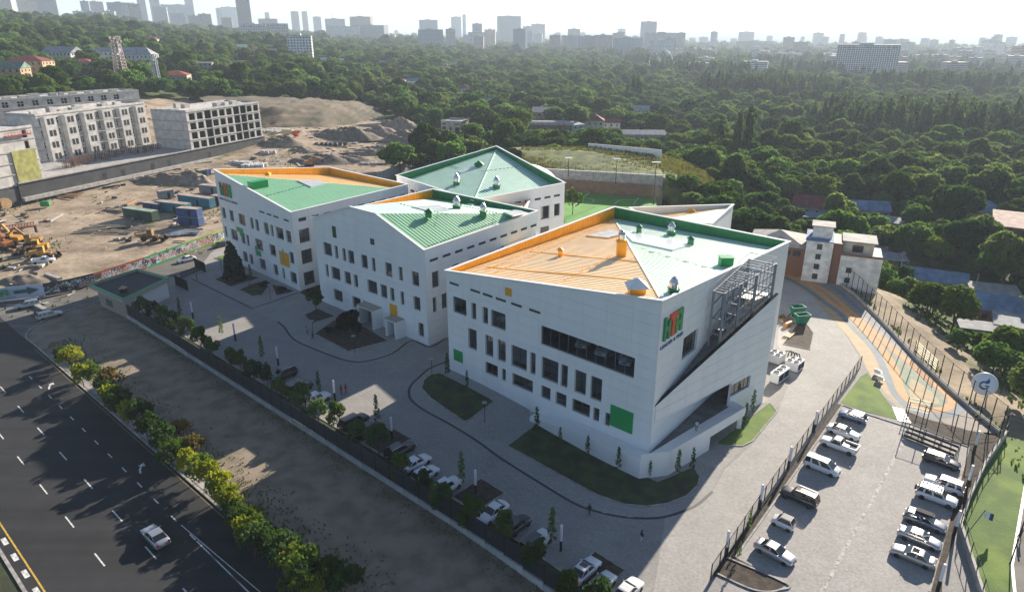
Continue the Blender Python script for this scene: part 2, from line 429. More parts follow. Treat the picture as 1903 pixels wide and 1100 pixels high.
patch = ramp(nz(0.035, 6).outputs[0], 0.58, (0, 0, 0), 0.68, (1, 1, 1))
veg = mixc(patch.outputs[0], gr.outputs[0], bare.outputs[0])
d1 = ramp(nz(0.09, 10, 0.65).outputs[0], 0.32, (0.17, 0.13, 0.09), 0.66, (0.47, 0.375, 0.275))
gp2 = ramp(nz(0.06, 6).outputs[0], 0.60, (0, 0, 0), 0.70, (1, 1, 1))
dirt = mixc(gp2.outputs[0], d1.outputs[0], gr.outputs[0])
asn = n_.new("ShaderNodeAttribute"); asn.attribute_name = "soil"
l_.new(mixc(asn.outputs["Fac"], veg, dirt), b_.inputs["Base Color"])
bn = n_.new("ShaderNodeBump"); bn.inputs["Strength"].default_value = 0.6; bn.inputs["Distance"].default_value = 0.6
l_.new(nz(0.35, 9, 0.65).outputs[0], bn.inputs["Height"]); l_.new(bn.outputs[0], b_.inputs["Normal"])
me.materials.append(m)
TERRAIN = struct(ob("terrain", me))

# ------------------------------------------------------------------ ground coverings
E_ = Vector((math.cos(R(-41.3)), math.sin(R(-41.3)))); N_ = Vector((-E_.y, E_.x))      # along the road / away from the road
KB = Vector((-48.1, 80.34))                                                             # a point of the road kerb
def RD(t, s): q = KB + E_ * t - N_ * s; return (q.x, q.y)                               # t along, s from the kerb across the road
FB = Vector((-38.65, 95.07))                                                            # a point of the campus fence
def FN(t, s): q = FB + E_ * t + N_ * s; return (q.x, q.y)                               # s into the campus
BAN = [G2(u, v) for u, v in [(-70, 571), (8, 559), (88, 551), (163, 536), (272, 500), (398, 453), (440, 436)]]
def drop(vals, ox, oy, k): return [(ox + x / k, oy + y / k) for x, y in vals]

road = struct(sheet("road", [RD(-330, -1), RD(-64, -1), RD(-64, 0), RD(110, 0), RD(110, 20.3), RD(-330, 20.3)], 0.02, M_ASPH))
side = struct(sheet("side_road", [RD(-80, 0.3), RD(-62.5, 0.3)] + [G2(u, v) for u, v in [(48, 627), (62, 609), (112, 584), (190, 560), (262, 536), (330, 512), (420, 470), (470, 455)]] + list(reversed(BAN)), 0.023, M_ASPH2))
strip = struct(sheet("dirt_verge", [G2(u, v) for u, v in [(48, 627), (62, 609), (112, 584), (190, 560)]] + [FN(-63, 2), FN(-58, -0.3), FN(120, -0.3)] + [RD(110, 0), RD(-62, 0)], 0.03, M_STRIP))
far_side = struct(sheet("median", [RD(-330, 20.3), RD(110, 20.3), RD(110, 60), RD(-330, 60)], 0.03, M_GRASS))
campus = struct(sheet("campus_paving", [FN(-58, -0.3), FN(120, -0.3), (75, 0), (62.5, 30), (62.8, 60)] + [(x - 0.3, y) for x, y in RIM[2:8]] + [(46, 236), (-20, 236), (-62, 222), (-88, 196), G2(425, 452), G2(330, 511), G2(255, 538), FN(-63, 2)], 0.016, M_PAVER))
# kerbs of the main road
for nm, line, wd in (("road_kerb", [RD(-52, -0.1), RD(110, -0.1)], 0.3), ("median_kerb", [RD(-330, 20.4), RD(110, 20.4)], 0.35)):
    struct(ribbon(nm, line, wd, 0.15, M_KERB, h=0.2))
struct(ribbon("corner_kerb", smooth_line([RD(-52, -0.1), RD(-58, -0.1)] + [G2(u, v) for u, v in [(48, 626), (62, 608), (112, 582), (190, 558)]]), 0.25, 0.15, M_KERB, h=0.2))
struct(ribbon("verge_path", [RD(-50, -1.0), RD(110, -1.0)], 1.1, 0.06, M_CONC))
# lane markings, each its own piece
def dashmesh(L, wd): return MB().box(-L / 2, -wd / 2, -0.002, L / 2, wd / 2, 0.003).mesh("lane_dash", M_PAINT)
RZ = R(-41.3)
dm1 = dashmesh(1.5, 0.16); dm2 = dashmesh(3.0, 0.16)
def put(me_, t, s, nm="lane_dash", z=0.028): q = RD(t, s); return ob(nm, me_, road, (q[0], q[1], z), RZ)
sA = 4.6; sB = 9.0; sC = 13.3
for k in range(-9, 8): put(dm1, 2.4 + 5.05 * k, sA)
for k in range(-6, 6): put(dm2, 6.8 + 9.7 * k, sB)
for k in range(-7, 6): put(dm2, 3.6 + 9.7 * k, sC)
for k in range(0, 9): put(dashmesh(1.6, 0.5), -10 + 3.9 * k, 19.55, "hatch_bar")
MB().box(-34, -0.08, -0.002, 34, 0.08, 0.003).build("lane_line", M_PAINT, road, (*RD(48.6 + 4, sA), 0.028), RZ)
MB().box(-34, -0.05, -0.002, 34, 0.05, 0.003).build("lane_line", M_PAINT, road, (*RD(14.4 + 34, sA - 1.6), 0.028), RZ + R(2.6))
MB().box(-190, -0.09, -0.002, 110, 0.09, 0.003).build("edge_line", M_PAINTY, road, (*RD(0, 19.0), 0.028), RZ)
MB().box(-56, -0.06, -0.002, 110, 0.06, 0.003).build("edge_line", mat("faded_yellow", (0.20, 0.16, 0.07), 0.8), road, (*RD(0, 0.45), 0.028), RZ)
for (u, v) in ((261, 868), (93, 716)):
    a = MB(); pts = [(1.5, -0.55), (0.9, -0.42), (0.3, -0.15), (-0.2, 0.25)]
    for p0, p1 in zip(pts, pts[1:]): a.bar((*p0, 0), (*p1, 0), 0.26, 0.004)
    a.add([(-0.75, 0.75, 0.002), (0.25, 0.55, 0.002), (-0.5, -0.15, 0.002)], [(0, 2, 1)])
    a.build("turn_arrow", M_PAINT, road, (*G2(u, v), 0.03), RZ)
# walks, drains
walk = struct(sheet("walkway", [G2(u, v) for u, v in [(356, 517), (468, 573), (516, 598), (528, 608), (545, 630), (575, 645), (610, 659), (640, 669), (665, 672), (692, 669), (731, 656), (765, 633), (800, 640), (810, 560), (600, 500), (440, 440), (392, 470)]], 0.029, M_WALK))
walk2 = struct(sheet("walkway", [G2(u, v) for u, v in [(838, 668), (800, 684), (780, 700), (764, 716), (761, 724), (760, 731), (765, 744), (788, 762), (832, 786), (886, 819), (933, 853), (1000, 895), (1067, 935), (1108, 950), (1155, 960), (1202, 963), (1236, 960), (1269, 950), (1297, 937), (1323, 913), (1345, 870), (1440, 770), (1330, 740), (1000, 640)]], 0.028, M_WALK))
drive = struct(sheet("driveway", [G2(u, v) for u, v in [(1200, 1250), (1215, 1100), (1236, 962), (1297, 938), (1324, 914), (1348, 871), (1402, 822), (1446, 766), (1470, 700), (1445, 640), (1448, 560), (1452, 505), (1490, 530), (1540, 575), (1575, 628), (1596, 662), (1585, 690), (1500, 815), (1318, 1070), (1290, 1250)]], 0.024, paver_mat("driveway_blocks", (0.35, 0.336, 0.314), (0.385, 0.37, 0.347), 1.1, 0.018, 0.75)))
for ln in ([(356, 518), (469, 573.5), (558, 543)], [(516, 598), (528, 608), (545, 630), (575, 645), (610, 659), (640, 669), (665, 672.5), (692, 669), (731, 656), (765, 633), (800, 645), (833, 624)],
           [(836, 670), (800, 684), (780, 700), (764, 716), (760, 730), (765, 744), (788, 762), (832, 786), (886, 819), (933, 853), (1000, 895), (1067, 935), (1108, 950), (1155, 960), (1202, 963), (1236, 960), (1269, 950), (1297, 937), (1324, 913)]):
    struct(ribbon("drain_channel", smooth_line([G2(*q) for q in ln], 4) if len(ln) > 3 else [G2(*q) for q in ln], 0.42, 0.034, M_DRAIN))
# planting beds: soil or grass with a stone edge
def bed(px, m, h=0.12, nm="planting_bed", z=None):
    P = [G2(u, v, z) for u, v in px]
    b = struct(sheet(nm, P, h - 0.02, m)); ribbon("bed_edging", P, 0.16, h + 0.02, M_KERB, b, h=0.16, closed=True); return b
bed([(788, 706), (800, 697), (818, 694), (912, 742), (918, 746), (870, 782), (862, 783), (800, 740), (784, 722)], M_GRASS)
bed([(943, 829), (996, 789), (1090, 835), (1180, 878), (1222, 896), (1288, 868), (1300, 886), (1296, 903), (1275, 922), (1240, 936), (1200, 941), (1160, 937), (1110, 920), (1040, 882)], M_GRASS)
bed([(1330, 824), (1430, 749), (1444, 765), (1398, 820), (1380, 829), (1345, 828)], M_GRASSL)
bed([(399, 520), (432, 505), (482, 517), (430, 533.5)], M_SOIL)
bed([(445, 539), (470, 528), (495, 521), (503, 526), (487, 549), (470, 551)], M_GRASS)
bed([(505, 530), (524, 532), (547, 542), (514, 550)], M_SOIL)
bed([(556, 545), (572, 534), (599, 528), (600, 547), (574, 553)], M_SOIL)
bed([(566, 586), (591, 574), (622, 588), (581, 601)], M_SOIL)
bed([(585, 621), (620, 596), (672, 605), (721, 634), (647, 653)], M_SOIL)
bed([(398, 480), (423, 472), (424, 480), (410, 484)], M_GRASSL)
bed([(1470, 618), (1490, 590), (1512, 620), (1505, 650), (1455, 640)], M_SOIL, nm="planting_bed")
# green strip and islands along the campus fence
struct(sheet("fence_lawn", [FN(-56, 0.4), FN(110, 0.4), FN(110, 3.4), FN(-56, 3.4)], 0.05, M_GRASS))
struct(ribbon("bay_kerb", [FN(-40, 3.5), FN(110, 3.5)], 0.18, 0.13, M_KERB, h=0.14))
for t in (19.5, 38.0, 56.6):
    P = [FN(t, 3.7), FN(t + 4.2, 3.7), FN(t + 4.2, 9.0), FN(t, 9.0)]
    b = struct(sheet("planting_island", P, 0.10, M_SOIL)); ribbon("bed_edging", P, 0.16, 0.14, M_KERB, b, h=0.16, closed=True)
# parking lot on the right
lot = struct(sheet("parking_lot", [G2(u, v) for u, v in [(1566, 753), (1609, 769), (1801, 831), (1727, 1100), (1690, 1250), (1260, 1250), (1367, 1036)]], 0.030, M_LOT))
for a, b2 in zip([(1695, 790), (1668, 840), (1640, 893), (1610, 948), (1580, 1003), (1550, 1058)], [(1669, 838), (1641, 891), (1611, 946), (1581, 1001), (1551, 1056), (1524, 1105)]):
    ribbon("channel_stone", [G2(*a), G2(*b2)], 0.42, 0.036, mat("channel_stone", (0.37, 0.355, 0.33), 0.85, var=0.35, vscale=2.2), lot)
struct(ribbon("lot_kerb", [G2(u, v) for u, v in [(1367, 1036), (1566, 753), (1609, 769), (1801, 831), (1727, 1100)]], 0.2, 0.14, M_KERB, h=0.2))
struct(sheet("soil_strip", [G2(u, v) for u, v in [(1556, 750), (1564, 752), (1364, 1034), (1462, 1085), (1442, 1099), (1402, 1101), (1335, 1070), (1320, 1072)]], 0.05, M_SOIL))
struct(ribbon("wedge_kerb", smooth_line([G2(u, v) for u, v in [(1350, 1036), (1462, 1085), (1450, 1096), (1425, 1100), (1390, 1093), (1332, 1066)]], 4), 0.2, 0.16, M_KERB, h=0.2))
struct(sheet("lawn_patch", [G2(u, v) for u, v in [(1562, 748), (1599, 700), (1612, 693), (1652, 750), (1682, 783), (1610, 766)]], 0.045, M_GRASSL))
struct(sheet("soil_patch", [G2(u, v) for u, v in [(1684, 784), (1680, 762), (1720, 778), (1800, 800), (1860, 812), (1800, 930), (1752, 1060), (1745, 1250), (1700, 1250), (1730, 1100), (1803, 830)]], 0.045, M_SOIL))
# running track
M_TAN = mat("track_tan", (0.40, 0.29, 0.15), 0.8, var=0.08, vscale=0.6); M_TOR = mat("track_orange", (0.52, 0.27, 0.10), 0.8, var=0.08, vscale=0.6)
M_TBL = mat("track_blue", (0.15, 0.19, 0.22), 0.8, var=0.1, vscale=0.6); M_TGR = mat("track_green", (0.17, 0.24, 0.15), 0.8, var=0.1, vscale=0.6)
M_TGY = mat("track_grey", (0.27, 0.23, 0.19), 0.8, var=0.1, vscale=0.6)
K4 = lambda v: drop(v, 1560, 560, 4.583)
track = struct(sheet("running_track", [G2(u, v) for u, v in [(1450, 500), (1466, 500), (1500, 510), (1555, 526), (1590, 552), (1640, 602), (1700, 667), (1760, 724), (1820, 777), (1856, 806), (1800, 800), (1720, 775), (1668, 757), (1640, 735), (1612, 690), (1597, 658), (1575, 625), (1540, 585), (1505, 548), (1452, 512)]], 0.030, M_TGY))
tan = sheet("tan_lane", [G2(u, v) for u, v in [(1452, 508), (1500, 524), (1550, 562), (1600, 600), (1640, 640), (1690, 690), (1745, 740), (1740, 752), (1700, 760), (1668, 748), (1645, 730), (1614, 690), (1598, 658), (1576, 625), (1541, 585), (1506, 549), (1452, 513)]], 0.034, M_TAN, track)
def band(nm, px, wd, m, off): ribbon(nm, smooth_line([G2(u, v) for u, v in px], 4), wd, off, m, track)
BL = [(1452, 513), (1490, 531), (1530, 560)] + K4([(0, 100), (120, 230), (250, 360), (330, 470), (390, 600), (440, 720), (490, 810), (570, 885), (700, 955), (830, 978), (950, 965), (1030, 920), (1045, 870), (990, 795), (880, 690), (740, 580), (600, 450), (440, 300), (270, 150), (110, 20)]) + [(1560, 543), (1520, 518), (1470, 503)]
OR = [(1452, 507), (1500, 527), (1545, 561)] + K4([(60, 105), (200, 235), (350, 380), (430, 500), (485, 640), (520, 760), (600, 850), (740, 912), (860, 922), (945, 890), (960, 845), (890, 770), (760, 665), (600, 525), (420, 375), (250, 225), (100, 95)]) + [(1545, 548), (1500, 521), (1455, 504)]
band("blue_lane", BL, 1.35, M_TBL, 0.038); band("orange_lane", OR, 1.35, M_TOR, 0.042)
sheet("green_area", [G2(u, v) for u, v in K4([(340, 345), (480, 470), (610, 590), (730, 690), (840, 790), (905, 862), (880, 890), (790, 895), (690, 880), (590, 822), (550, 720), (520, 600), (450, 470)])], 0.046, M_TGR, track)
sheet("tan_area", [G2(u, v) for u, v in K4([(610, 660), (700, 705), (800, 790), (850, 850), (840, 872), (770, 872), (680, 850), (600, 805), (590, 740)])], 0.050, M_TAN, track)
# ------------------------------------------------------------------ school buildings
V3 = Vector
class Wall:
    """vertical plane from P0 to P1 (left to right seen from outside)"""
    def __init__(s, P0, P1):
        s.a = V3((P0[0], P0[1], 0)); b = V3((P1[0], P1[1], 0)); s.L = (b - s.a).length; s.d = (b - s.a) / s.L; s.n = V3((s.d.y, -s.d.x, 0))
    def p(s, t, z, o=0.0): q = s.a + s.d * t + s.n * o; return V3((q.x, q.y, z))
    def back(s, u, v):
        r = ray(u, v); k = s.a.dot(s.n) / r.dot(s.n); q = r * k
        return (q - s.a).dot(s.d), CAMH + q.z
def wb(mb, name, mats, T, smooth=False):
    return mb.build(name, mats, T, -T.location, 0, smooth)
def sub_part(mb, name, mats, par, T):
    return mb.build(name, mats, par, (0, 0, 0), 0)
def minus(rects, holes):
    for h in holes:
        out = []
        for a, b, c, d in rects:
            x0, x1, y0, y1 = max(a, h[0]), min(b, h[1]), max(c, h[2]), min(d, h[3])
            if x1 - x0 < 1e-4 or y1 - y0 < 1e-4: out.append((a, b, c, d)); continue
            if h[2] > c: out.append((a, b, c, y0))
            if h[3] < d: out.append((a, b, y1, d))
            if h[0] > a: out.append((a, x0, y0, y1))
            if h[1] < b: out.append((x1, b, y0, y1))
        rects = [r for r in out if r[1] - r[0] > 1e-3 and r[3] - r[2] > 1e-3]
    return rects
def clip_line(poly, sa, za, sb, zb):
    """keep the part of (s,z) polygon below the line a-b (sa<sb)"""
    f = lambda q: (zb - za) * (q[0] - sa) - (q[1] - za) * (sb - sa)
    out = []
    for i, q in enumerate(poly):
        r = poly[(i + 1) % len(poly)]; fq, fr = f(q), f(r)
        if fq >= 0: out.append(q)
        if fq * fr < 0: t = fq / (fq - fr); out.append((q[0] + t * (r[0] - q[0]), q[1] + t * (r[1] - q[1])))
    return out
def under_profile(rect, prof):
    res = []
    for (sa, za), (sb, zb) in zip(prof, prof[1:]):
        a, b = max(rect[0], sa), min(rect[1], sb)
        if b - a < 1e-3: continue
        p = clip_line([(a, rect[2]), (b, rect[2]), (b, rect[3]), (a, rect[3])], sa, za, sb, zb)
        if len(p) >= 3: res.append(p)
    return res
M_BLIND = mat("window_blind", (0.45, 0.42, 0.36), 0.9, rnd=0.3)
def panel_cell(T, W, r0, op, prof):
    """one cladding panel, cut round the openings; separate remainders are separate pieces"""
    groups = []
    for r in minus([r0], op):
        hit = [g for g in groups if any(min(r[1], q[1]) - max(r[0], q[0]) > -1e-3 and min(r[3], q[3]) - max(r[2], q[2]) > -1e-3 and (min(r[1], q[1]) - max(r[0], q[0]) > 1e-3 or min(r[3], q[3]) - max(r[2], q[2]) > 1e-3) for q in g)]
        for g in hit: groups.remove(g)
        groups.append([r] + [q for g in hit for q in g])
    for g in groups:
        m = MB()
        for r in g:
            for p in under_profile(r, prof):
                n = len(p); m.add([W.p(s, z, 0.05) for s, z in p] + [W.p(s, z, 0.0) for s, z in p], [tuple(range(n))] + [(k, n + k, n + (k + 1) % n, (k + 1) % n) for k in range(n)])
        if m.f: wb(m, "panel", M_WHITE, T)
def facade(T, W, z0, prof, wins=(), vents=(), cell=(4.1, 1.6), rail=True, panels=True, depth=0.32, room=1.8, mullion=True, holes=()):
    wl = MB(); zt = max(z for _, z in prof); op = [w[:4] for w in wins] + list(holes)
    for r in minus([(prof[0][0], prof[-1][0], z0, zt)], op):
        for p in under_profile(r, prof): wl.poly([W.p(s, z) for s, z in p], 1 if panels else 0)
    for a, b, c, d in op:                                   # reveals
        for (s0, k0), (s1, k1) in (((a, c), (b, c)), ((b, c), (b, d)), ((b, d), (a, d)), ((a, d), (a, c))):
            wl.quad(W.p(s0, k0, 0.06), W.p(s0, k0, -depth), W.p(s1, k1, -depth), W.p(s1, k1, 0.06))
    wb(wl, "wall", [M_WHITE, M_JOINT], T)
    if panels:
        nc = max(1, round(W.L / cell[0])); cw = (prof[-1][0] - prof[0][0]) / nc; nr = int(math.ceil((zt - z0) / cell[1])); g = 0.013
        for i in range(nc):
            for j in range(nr):
                sh = (cw * 0.5 if False else 0.0)
                r0 = (prof[0][0] + i * cw + g, prof[0][0] + (i + 1) * cw - g, z0 + j * cell[1] + g, z0 + (j + 1) * cell[1] - g)
                panel_cell(T, W, r0, op, prof)
    for wdw in wins:
        a, b, c, d = wdw[:4]; kind = wdw[4] if len(wdw) > 4 else 'w'
        if kind == 'open': continue
        f = MB(); t = 0.07; o = -depth + 0.06
        def fb(s0, s1, k0, k1, o0=o - 0.08, o1=o):
            f.add([W.p(s0, k0, o0), W.p(s1, k0, o0), W.p(s1, k1, o0), W.p(s0, k1, o0), W.p(s0, k0, o1), W.p(s1, k0, o1), W.p(s1, k1, o1), W.p(s0, k1, o1)], [(0, 3, 2, 1), (4, 5, 6, 7), (0, 1, 5, 4), (1, 2, 6, 5), (2, 3, 7, 6), (3, 0, 4, 7)])
        fb(a, b, c, c + t); fb(a, b, d - t, d); fb(a, a + t, c + t, d - t); fb(b - t, b, c + t, d - t)
        if mullion and b - a > 1.6:
            nm = max(1, int((b - a) / 1.9))
            for k in range(1, nm + 1): fb(a + (b - a) * k / (nm + 1) - 0.03, a + (b - a) * k / (nm + 1) + 0.03, c + t, d - t)
        wo_ = wb(f, "window", M_FRAME, T)
        wo_.location = -T.location
        pn = MB().quad(W.p(a + t, c + t, o - 0.04), W.p(b - t, c + t, o - 0.04), W.p(b - t, d - t, o - 0.04), W.p(a + t, d - t, o - 0.04))
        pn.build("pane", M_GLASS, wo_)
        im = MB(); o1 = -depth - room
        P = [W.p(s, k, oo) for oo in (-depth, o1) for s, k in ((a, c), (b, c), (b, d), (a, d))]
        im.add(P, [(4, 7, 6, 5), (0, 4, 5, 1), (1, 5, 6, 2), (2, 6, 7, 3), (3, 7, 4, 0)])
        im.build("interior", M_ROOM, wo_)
        if (int(a * 37 + c * 11) % 10) < 3 and kind == 'w':
            k0 = 0.25 + 0.1 * (int(a * 53) % 6); top = d - t; MB().quad(W.p(a + t, c + t + (d - c) * (1 - k0) * 0.6, o - 0.12), W.p(b - t, c + t + (d - c) * (1 - k0) * 0.6, o - 0.12), W.p(b - t, top, o - 0.12), W.p(a + t, top, o - 0.12)).build("blind", M_BLIND, wo_)
        if rail and b - a > 0.9:
            rm = MB()
            rm.bar(W.p(a + 0.05, c + 0.62, o - 0.25), W.p(b - 0.05, c + 0.62, o - 0.25), 0.09, 0.09); rm.bar(W.p(a + 0.05, c + 0.2, o - 0.25), W.p(b - 0.05, c + 0.2, o - 0.25), 0.07, 0.07)
            for k in range(int((b - a) / 0.9) + 1): s_ = a + 0.1 + k * 0.9; rm.bar(W.p(s_, c, o - 0.25), W.p(s_, c + 0.62, o - 0.25), 0.07)
            rm.build("window_rail", M_WOOD, wo_)
    for a, b, c, d in vents:
        v = MB(); v.quad(W.p(a, c, 0.055), W.p(b, c, 0.055), W.p(b, d, 0.055), W.p(a, d, 0.055), 1)
        k = 7
        for q in range(k):
            s_ = a + (b - a) * (q + 0.5) / k
            v.bar(W.p(s_, c, 0.075), W.p(s_, d, 0.075), 0.06, 0.03)
        v.bar(W.p(a, c, 0.08), W.p(b, c, 0.08), 0.05); v.bar(W.p(a, d, 0.08), W.p(b, d, 0.08), 0.05)
        wb(v, "vent_grille", [M_STEEL, M_DARK], T)
def plate(T, W, a, b, c, d, m, nm="colour_panel", o=0.14, cut=None):
    pm = MB(); 
    for r in minus([(a, b, c, d)], [cut] if cut else []):
        pm.add([W.p(s, z, oo) for oo in (0.05, o) for s, z in ((r[0], r[2]), (r[1], r[2]), (r[1], r[3]), (r[0], r[3]))], [(4, 5, 6, 7), (0, 1, 5, 4), (1, 2, 6, 5), (2, 3, 7, 6), (3, 0, 4, 7)])
    return wb(pm, nm, m, T)
def plain_wall(T, pts, nm="wall"):
    """outer wall through 3D top points, down to the ground"""
    m = MB()
    for a, b in zip(pts, pts[1:]): m.quad((a[0], a[1], -4), (b[0], b[1], -4), tuple(b), tuple(a))
    return wb(m, nm, M_WALLW, T)
def coping(T, pts, w=0.55, closed=True):
    for a, b in zip(pts, pts[1:] + (pts[:1] if closed else [])):
        if (V3(a) - V3(b)).length < 0.05: continue
        m = MB(); d = (V3(b) - V3(a)).normalized() * 0.27
        m.bar(V3(a) - d + V3((0, 0, 0.05)), V3(b) + d + V3((0, 0, 0.05)), w, 0.16); wb(m, "coping", M_TRIM, T)
def lining(T, a, b, ra, rb, m, inn, nm="parapet_lining"):
    """inside face of a parapet: top edge a-b, roof edge ra-rb"""
    q = MB(); k = V3(inn) * 0.28
    q.quad(V3(a) + k, V3(b) + k, V3(rb) + k, V3(ra) + k)
    L = (V3(b) - V3(a)).length; n = int(L / 0.9)
    for i in range(1, n):
        t = i / n; p0 = V3(a).lerp(V3(b), t) + k * 1.08; p1 = V3(ra).lerp(V3(rb), t) + k * 1.08
        q.bar(p0, p1, 0.05, 0.05)
    return wb(q, nm, m, T)
def roof_plane(T, pts, rd, m, sp=0.8, nm="roof_sheet", rib=(0.09, 0.07), mrib=None):
    pts = [V3(p) for p in pts]
    n = (pts[1] - pts[0]).cross(pts[2] - pts[0]).normalized()
    if n.z < 0: pts.reverse(); n = -n
    s = MB(); k = len(pts)
    s.add([p for p in pts] + [p - V3((0, 0, 0.25)) for p in pts], [tuple(range(k)), tuple(reversed(range(k, 2 * k)))] + [(i, k + i, k + (i + 1) % k, (i + 1) % k) for i in range(k)])
    sh = wb(s, nm, m, T)
    d = V3((rd[0], rd[1], 0)); d.z = -(n.x * d.x + n.y * d.y) / n.z; d.normalize(); sd = n.cross(d).normalized()
    co = [((p - pts[0]).dot(d), (p - pts[0]).dot(sd)) for p in pts]
    lo, hi = min(c[1] for c in co), max(c[1] for c in co); q = lo + sp * 0.5; r = MB()
    while q < hi:
        xs = []
        for i in range(k):
            (x0, y0), (x1, y1) = co[i], co[(i + 1) % k]
            if (y0 - q) * (y1 - q) < 0: xs.append(x0 + (x1 - x0) * (q - y0) / (y1 - y0))
        if len(xs) >= 2 and max(xs) - min(xs) > 0.4:
            a, b = min(xs) + 0.1, max(xs) - 0.1
            r.bar(pts[0] + d * a + sd * q + n * rib[1] / 2, pts[0] + d * b + sd * q + n * rib[1] / 2, rib[0], rib[1], up=n)
        q += sp
    rb = wb(r, "standing_seam", mrib or m, T); rb["kind"] = "stuff"
    return sh, pts, n
def on_plane(pl, u, v):
    _, pts, n = pl; r = ray(u, v); t = (pts[0] - V3((0, 0, CAMH))).dot(n) / r.dot(n); q = r * t
    return V3((q.x, q.y, q.z + CAMH))
def guards(T, pl, p0, p1, m, step=1.2):
    a, b = on_plane(pl, *p0), on_plane(pl, *p1); n = int((b - a).length / step); d = (b - a).normalized()
    for i in range(n):
        c = a + d * (step * i + 0.3); g = MB(); g.bar(c + V3((0, 0, 0.16)), c + d * step * 0.6 + V3((0, 0, 0.16)), 0.07, 0.12)
        g.bar(c, c + V3((0, 0, 0.16)), 0.05); wb(g, "snow_guard", m, T)
def ventilator(T, p, mbase, s=1.0, h=1.0):
    s *= 0.86
    b = MB(); k = 0.75 * s
    b.box(p.x - k, p.y - k, p.z - 0.6, p.x + k, p.y + k, p.z + 0.75 * h * s); b.box(p.x - k * 1.15, p.y - k * 1.15, p.z + 0.75 * h * s, p.x + k * 1.15, p.y + k * 1.15, p.z + 0.87 * h * s)
    o = wb(b, "roof_ventilator", mbase, T)
    c = MB(); c.lathe([(0.62 * s, 0), (0.62 * s, 0.7 * s), (0.8 * s, 0.75 * s), (0.78 * s, 1.0 * s), (0.45 * s, 1.6 * s), (0.12 * s, 1.95 * s)], 8, (p.x, p.y, p.z + 0.87 * h * s)); c.build("turbine_cap", M_SILVER, o)
def hood(T, p, m, s=0.5, h=0.9, cap=None):
    b = MB(); b.box(p.x - s * 0.7, p.y - s * 0.7, p.z - 0.5, p.x + s * 0.7, p.y + s * 0.7, p.z + h)
    o = wb(b, "roof_vent", m, T); z = p.z + h + 0.18
    c = MB(); c.add([(p.x - s, p.y - s, z), (p.x + s, p.y - s, z), (p.x + s, p.y + s, z), (p.x - s, p.y + s, z), (p.x, p.y, z + s * 0.8)], [(0, 3, 2, 1), (0, 1, 4), (1, 2, 4), (2, 3, 4), (3, 0, 4)])
    for i in (-1, 1):
        for j in (-1, 1): c.bar((p.x + i * s * 0.6, p.y + j * s * 0.6, p.z + h), (p.x + i * s * 0.6, p.y + j * s * 0.6, z), 0.06)
    c.build("vent_hood", cap or m, o)
def skylight(T, pl, px, n=(2, 6), frame=None):
    c = [on_plane(pl, *q) + V3((0, 0, 0.25)) for q in px]
    o = MB().poly(c).poly([q - V3((0, 0, 0.3)) for q in reversed(c)])
    for i in range(4): o.quad(c[i], c[i] - V3((0, 0, 0.3)), c[(i + 1) % 4] - V3((0, 0, 0.3)), c[(i + 1) % 4])
    f = wb(o, "skylight", frame or M_TRIM, T)
    for i in range(n[0]):
        for j in range(n[1]):
            L = lambda s, t: c[0].lerp(c[1], t).lerp(c[3].lerp(c[2], t), s) + V3((0, 0, 0.02))
            e = 0.04
            MB().quad(L((i + e) / n[0], (j + e) / n[1]), L((i + e) / n[0], (j + 1 - e) / n[1]), L((i + 1 - e) / n[0], (j + 1 - e) / n[1]), L((i + 1 - e) / n[0], (j + e) / n[1])).build("skylight_pane", M_SKYL, f)
M_SKYL = mat("skylight_pane", (0.55, 0.58, 0.60), 0.25, spec=0.8)
def letters(T, W, s0, z0, sw, zh, o=0.35):
    """block letters H T A, each a mesh"""
    def L(nm, polys, m):
        q = MB()
        for p in polys:
            k = len(p); P = [(s0 + x * sw, z0 + y * zh) for x, y in p]
            q.add([W.p(s, z, o) for s, z in P] + [W.p(s, z, 0.07) for s, z in P], [tuple(range(k)), tuple(reversed(range(k, 2 * k)))] + [(i, k + i, k + (i + 1) % k, (i + 1) % k) for i in range(k)])
        wb(q, nm, m, T)
    G1, RD_, G3 = mat("letter_green", (0.0, 0.24, 0.09), 0.4), mat("letter_red", (0.75, 0.08, 0.02), 0.4), mat("letter_leaf_green", (0.03, 0.30, 0.07), 0.4)
    L("letter", [[(0, 0), (.10, 0), (.10, 1), (0, 1)], [(.10, .36), (.20, .36), (.20, .60), (.10, .60)], [(.20, 0), (.31, 0), (.31, .80), (.20, .80)]], G1)
    L("letter", [[(.40, 0), (.55, 0), (.55, .74), (.40, .74)], [(.30, .82), (.66, .82), (.66, 1.0), (.30, 1.0)], [(.33, .745), (.66, .745), (.66, .82), (.33, .82)]], RD_)
    L("letter", [[(.60, 0), (.70, 0), (.70, .74), (.60, .74)], [(.70, .34), (.85, .34), (.85, .54), (.70, .54)], [(.68, .80), (.85, .80), (.85, 1.0), (.68, 1.0)], [(.85, 0), (.98, 0), (.98, 1.0), (.85, 1.0)]], G3)
def text_mesh(body, size, extr=0.03):
    cu = bpy.data.curves.new("text", 'FONT'); cu.body = body; cu.size = size; cu.extrude = extr; cu.resolution_u = 2
    o = bpy.data.objects.new("text", cu); COL.objects.link(o)
    dg = bpy.context.evaluated_depsgraph_get(); me = bpy.data.meshes.new_from_object(o.evaluated_get(dg))
    bpy.data.objects.remove(o); return me
def wall_text(T, W, body, s0, z0, width, size, m, nm="lettering", o=0.12):
    me = text_mesh(body, size); me.materials.clear(); me.materials.append(m)
    xs = [v.co.x for v in me.vertices]; sx = width / (max(xs) - min(xs))
    for v in me.vertices:
        q = W.p(s0 + (v.co.x - min(xs)) * sx, z0 + v.co.y, o + v.co.z); v.co = q
    ob(nm, me, T, -T.location)
M_BLUE = mat("lettering_blue", (0.03, 0.08, 0.28), 0.45)
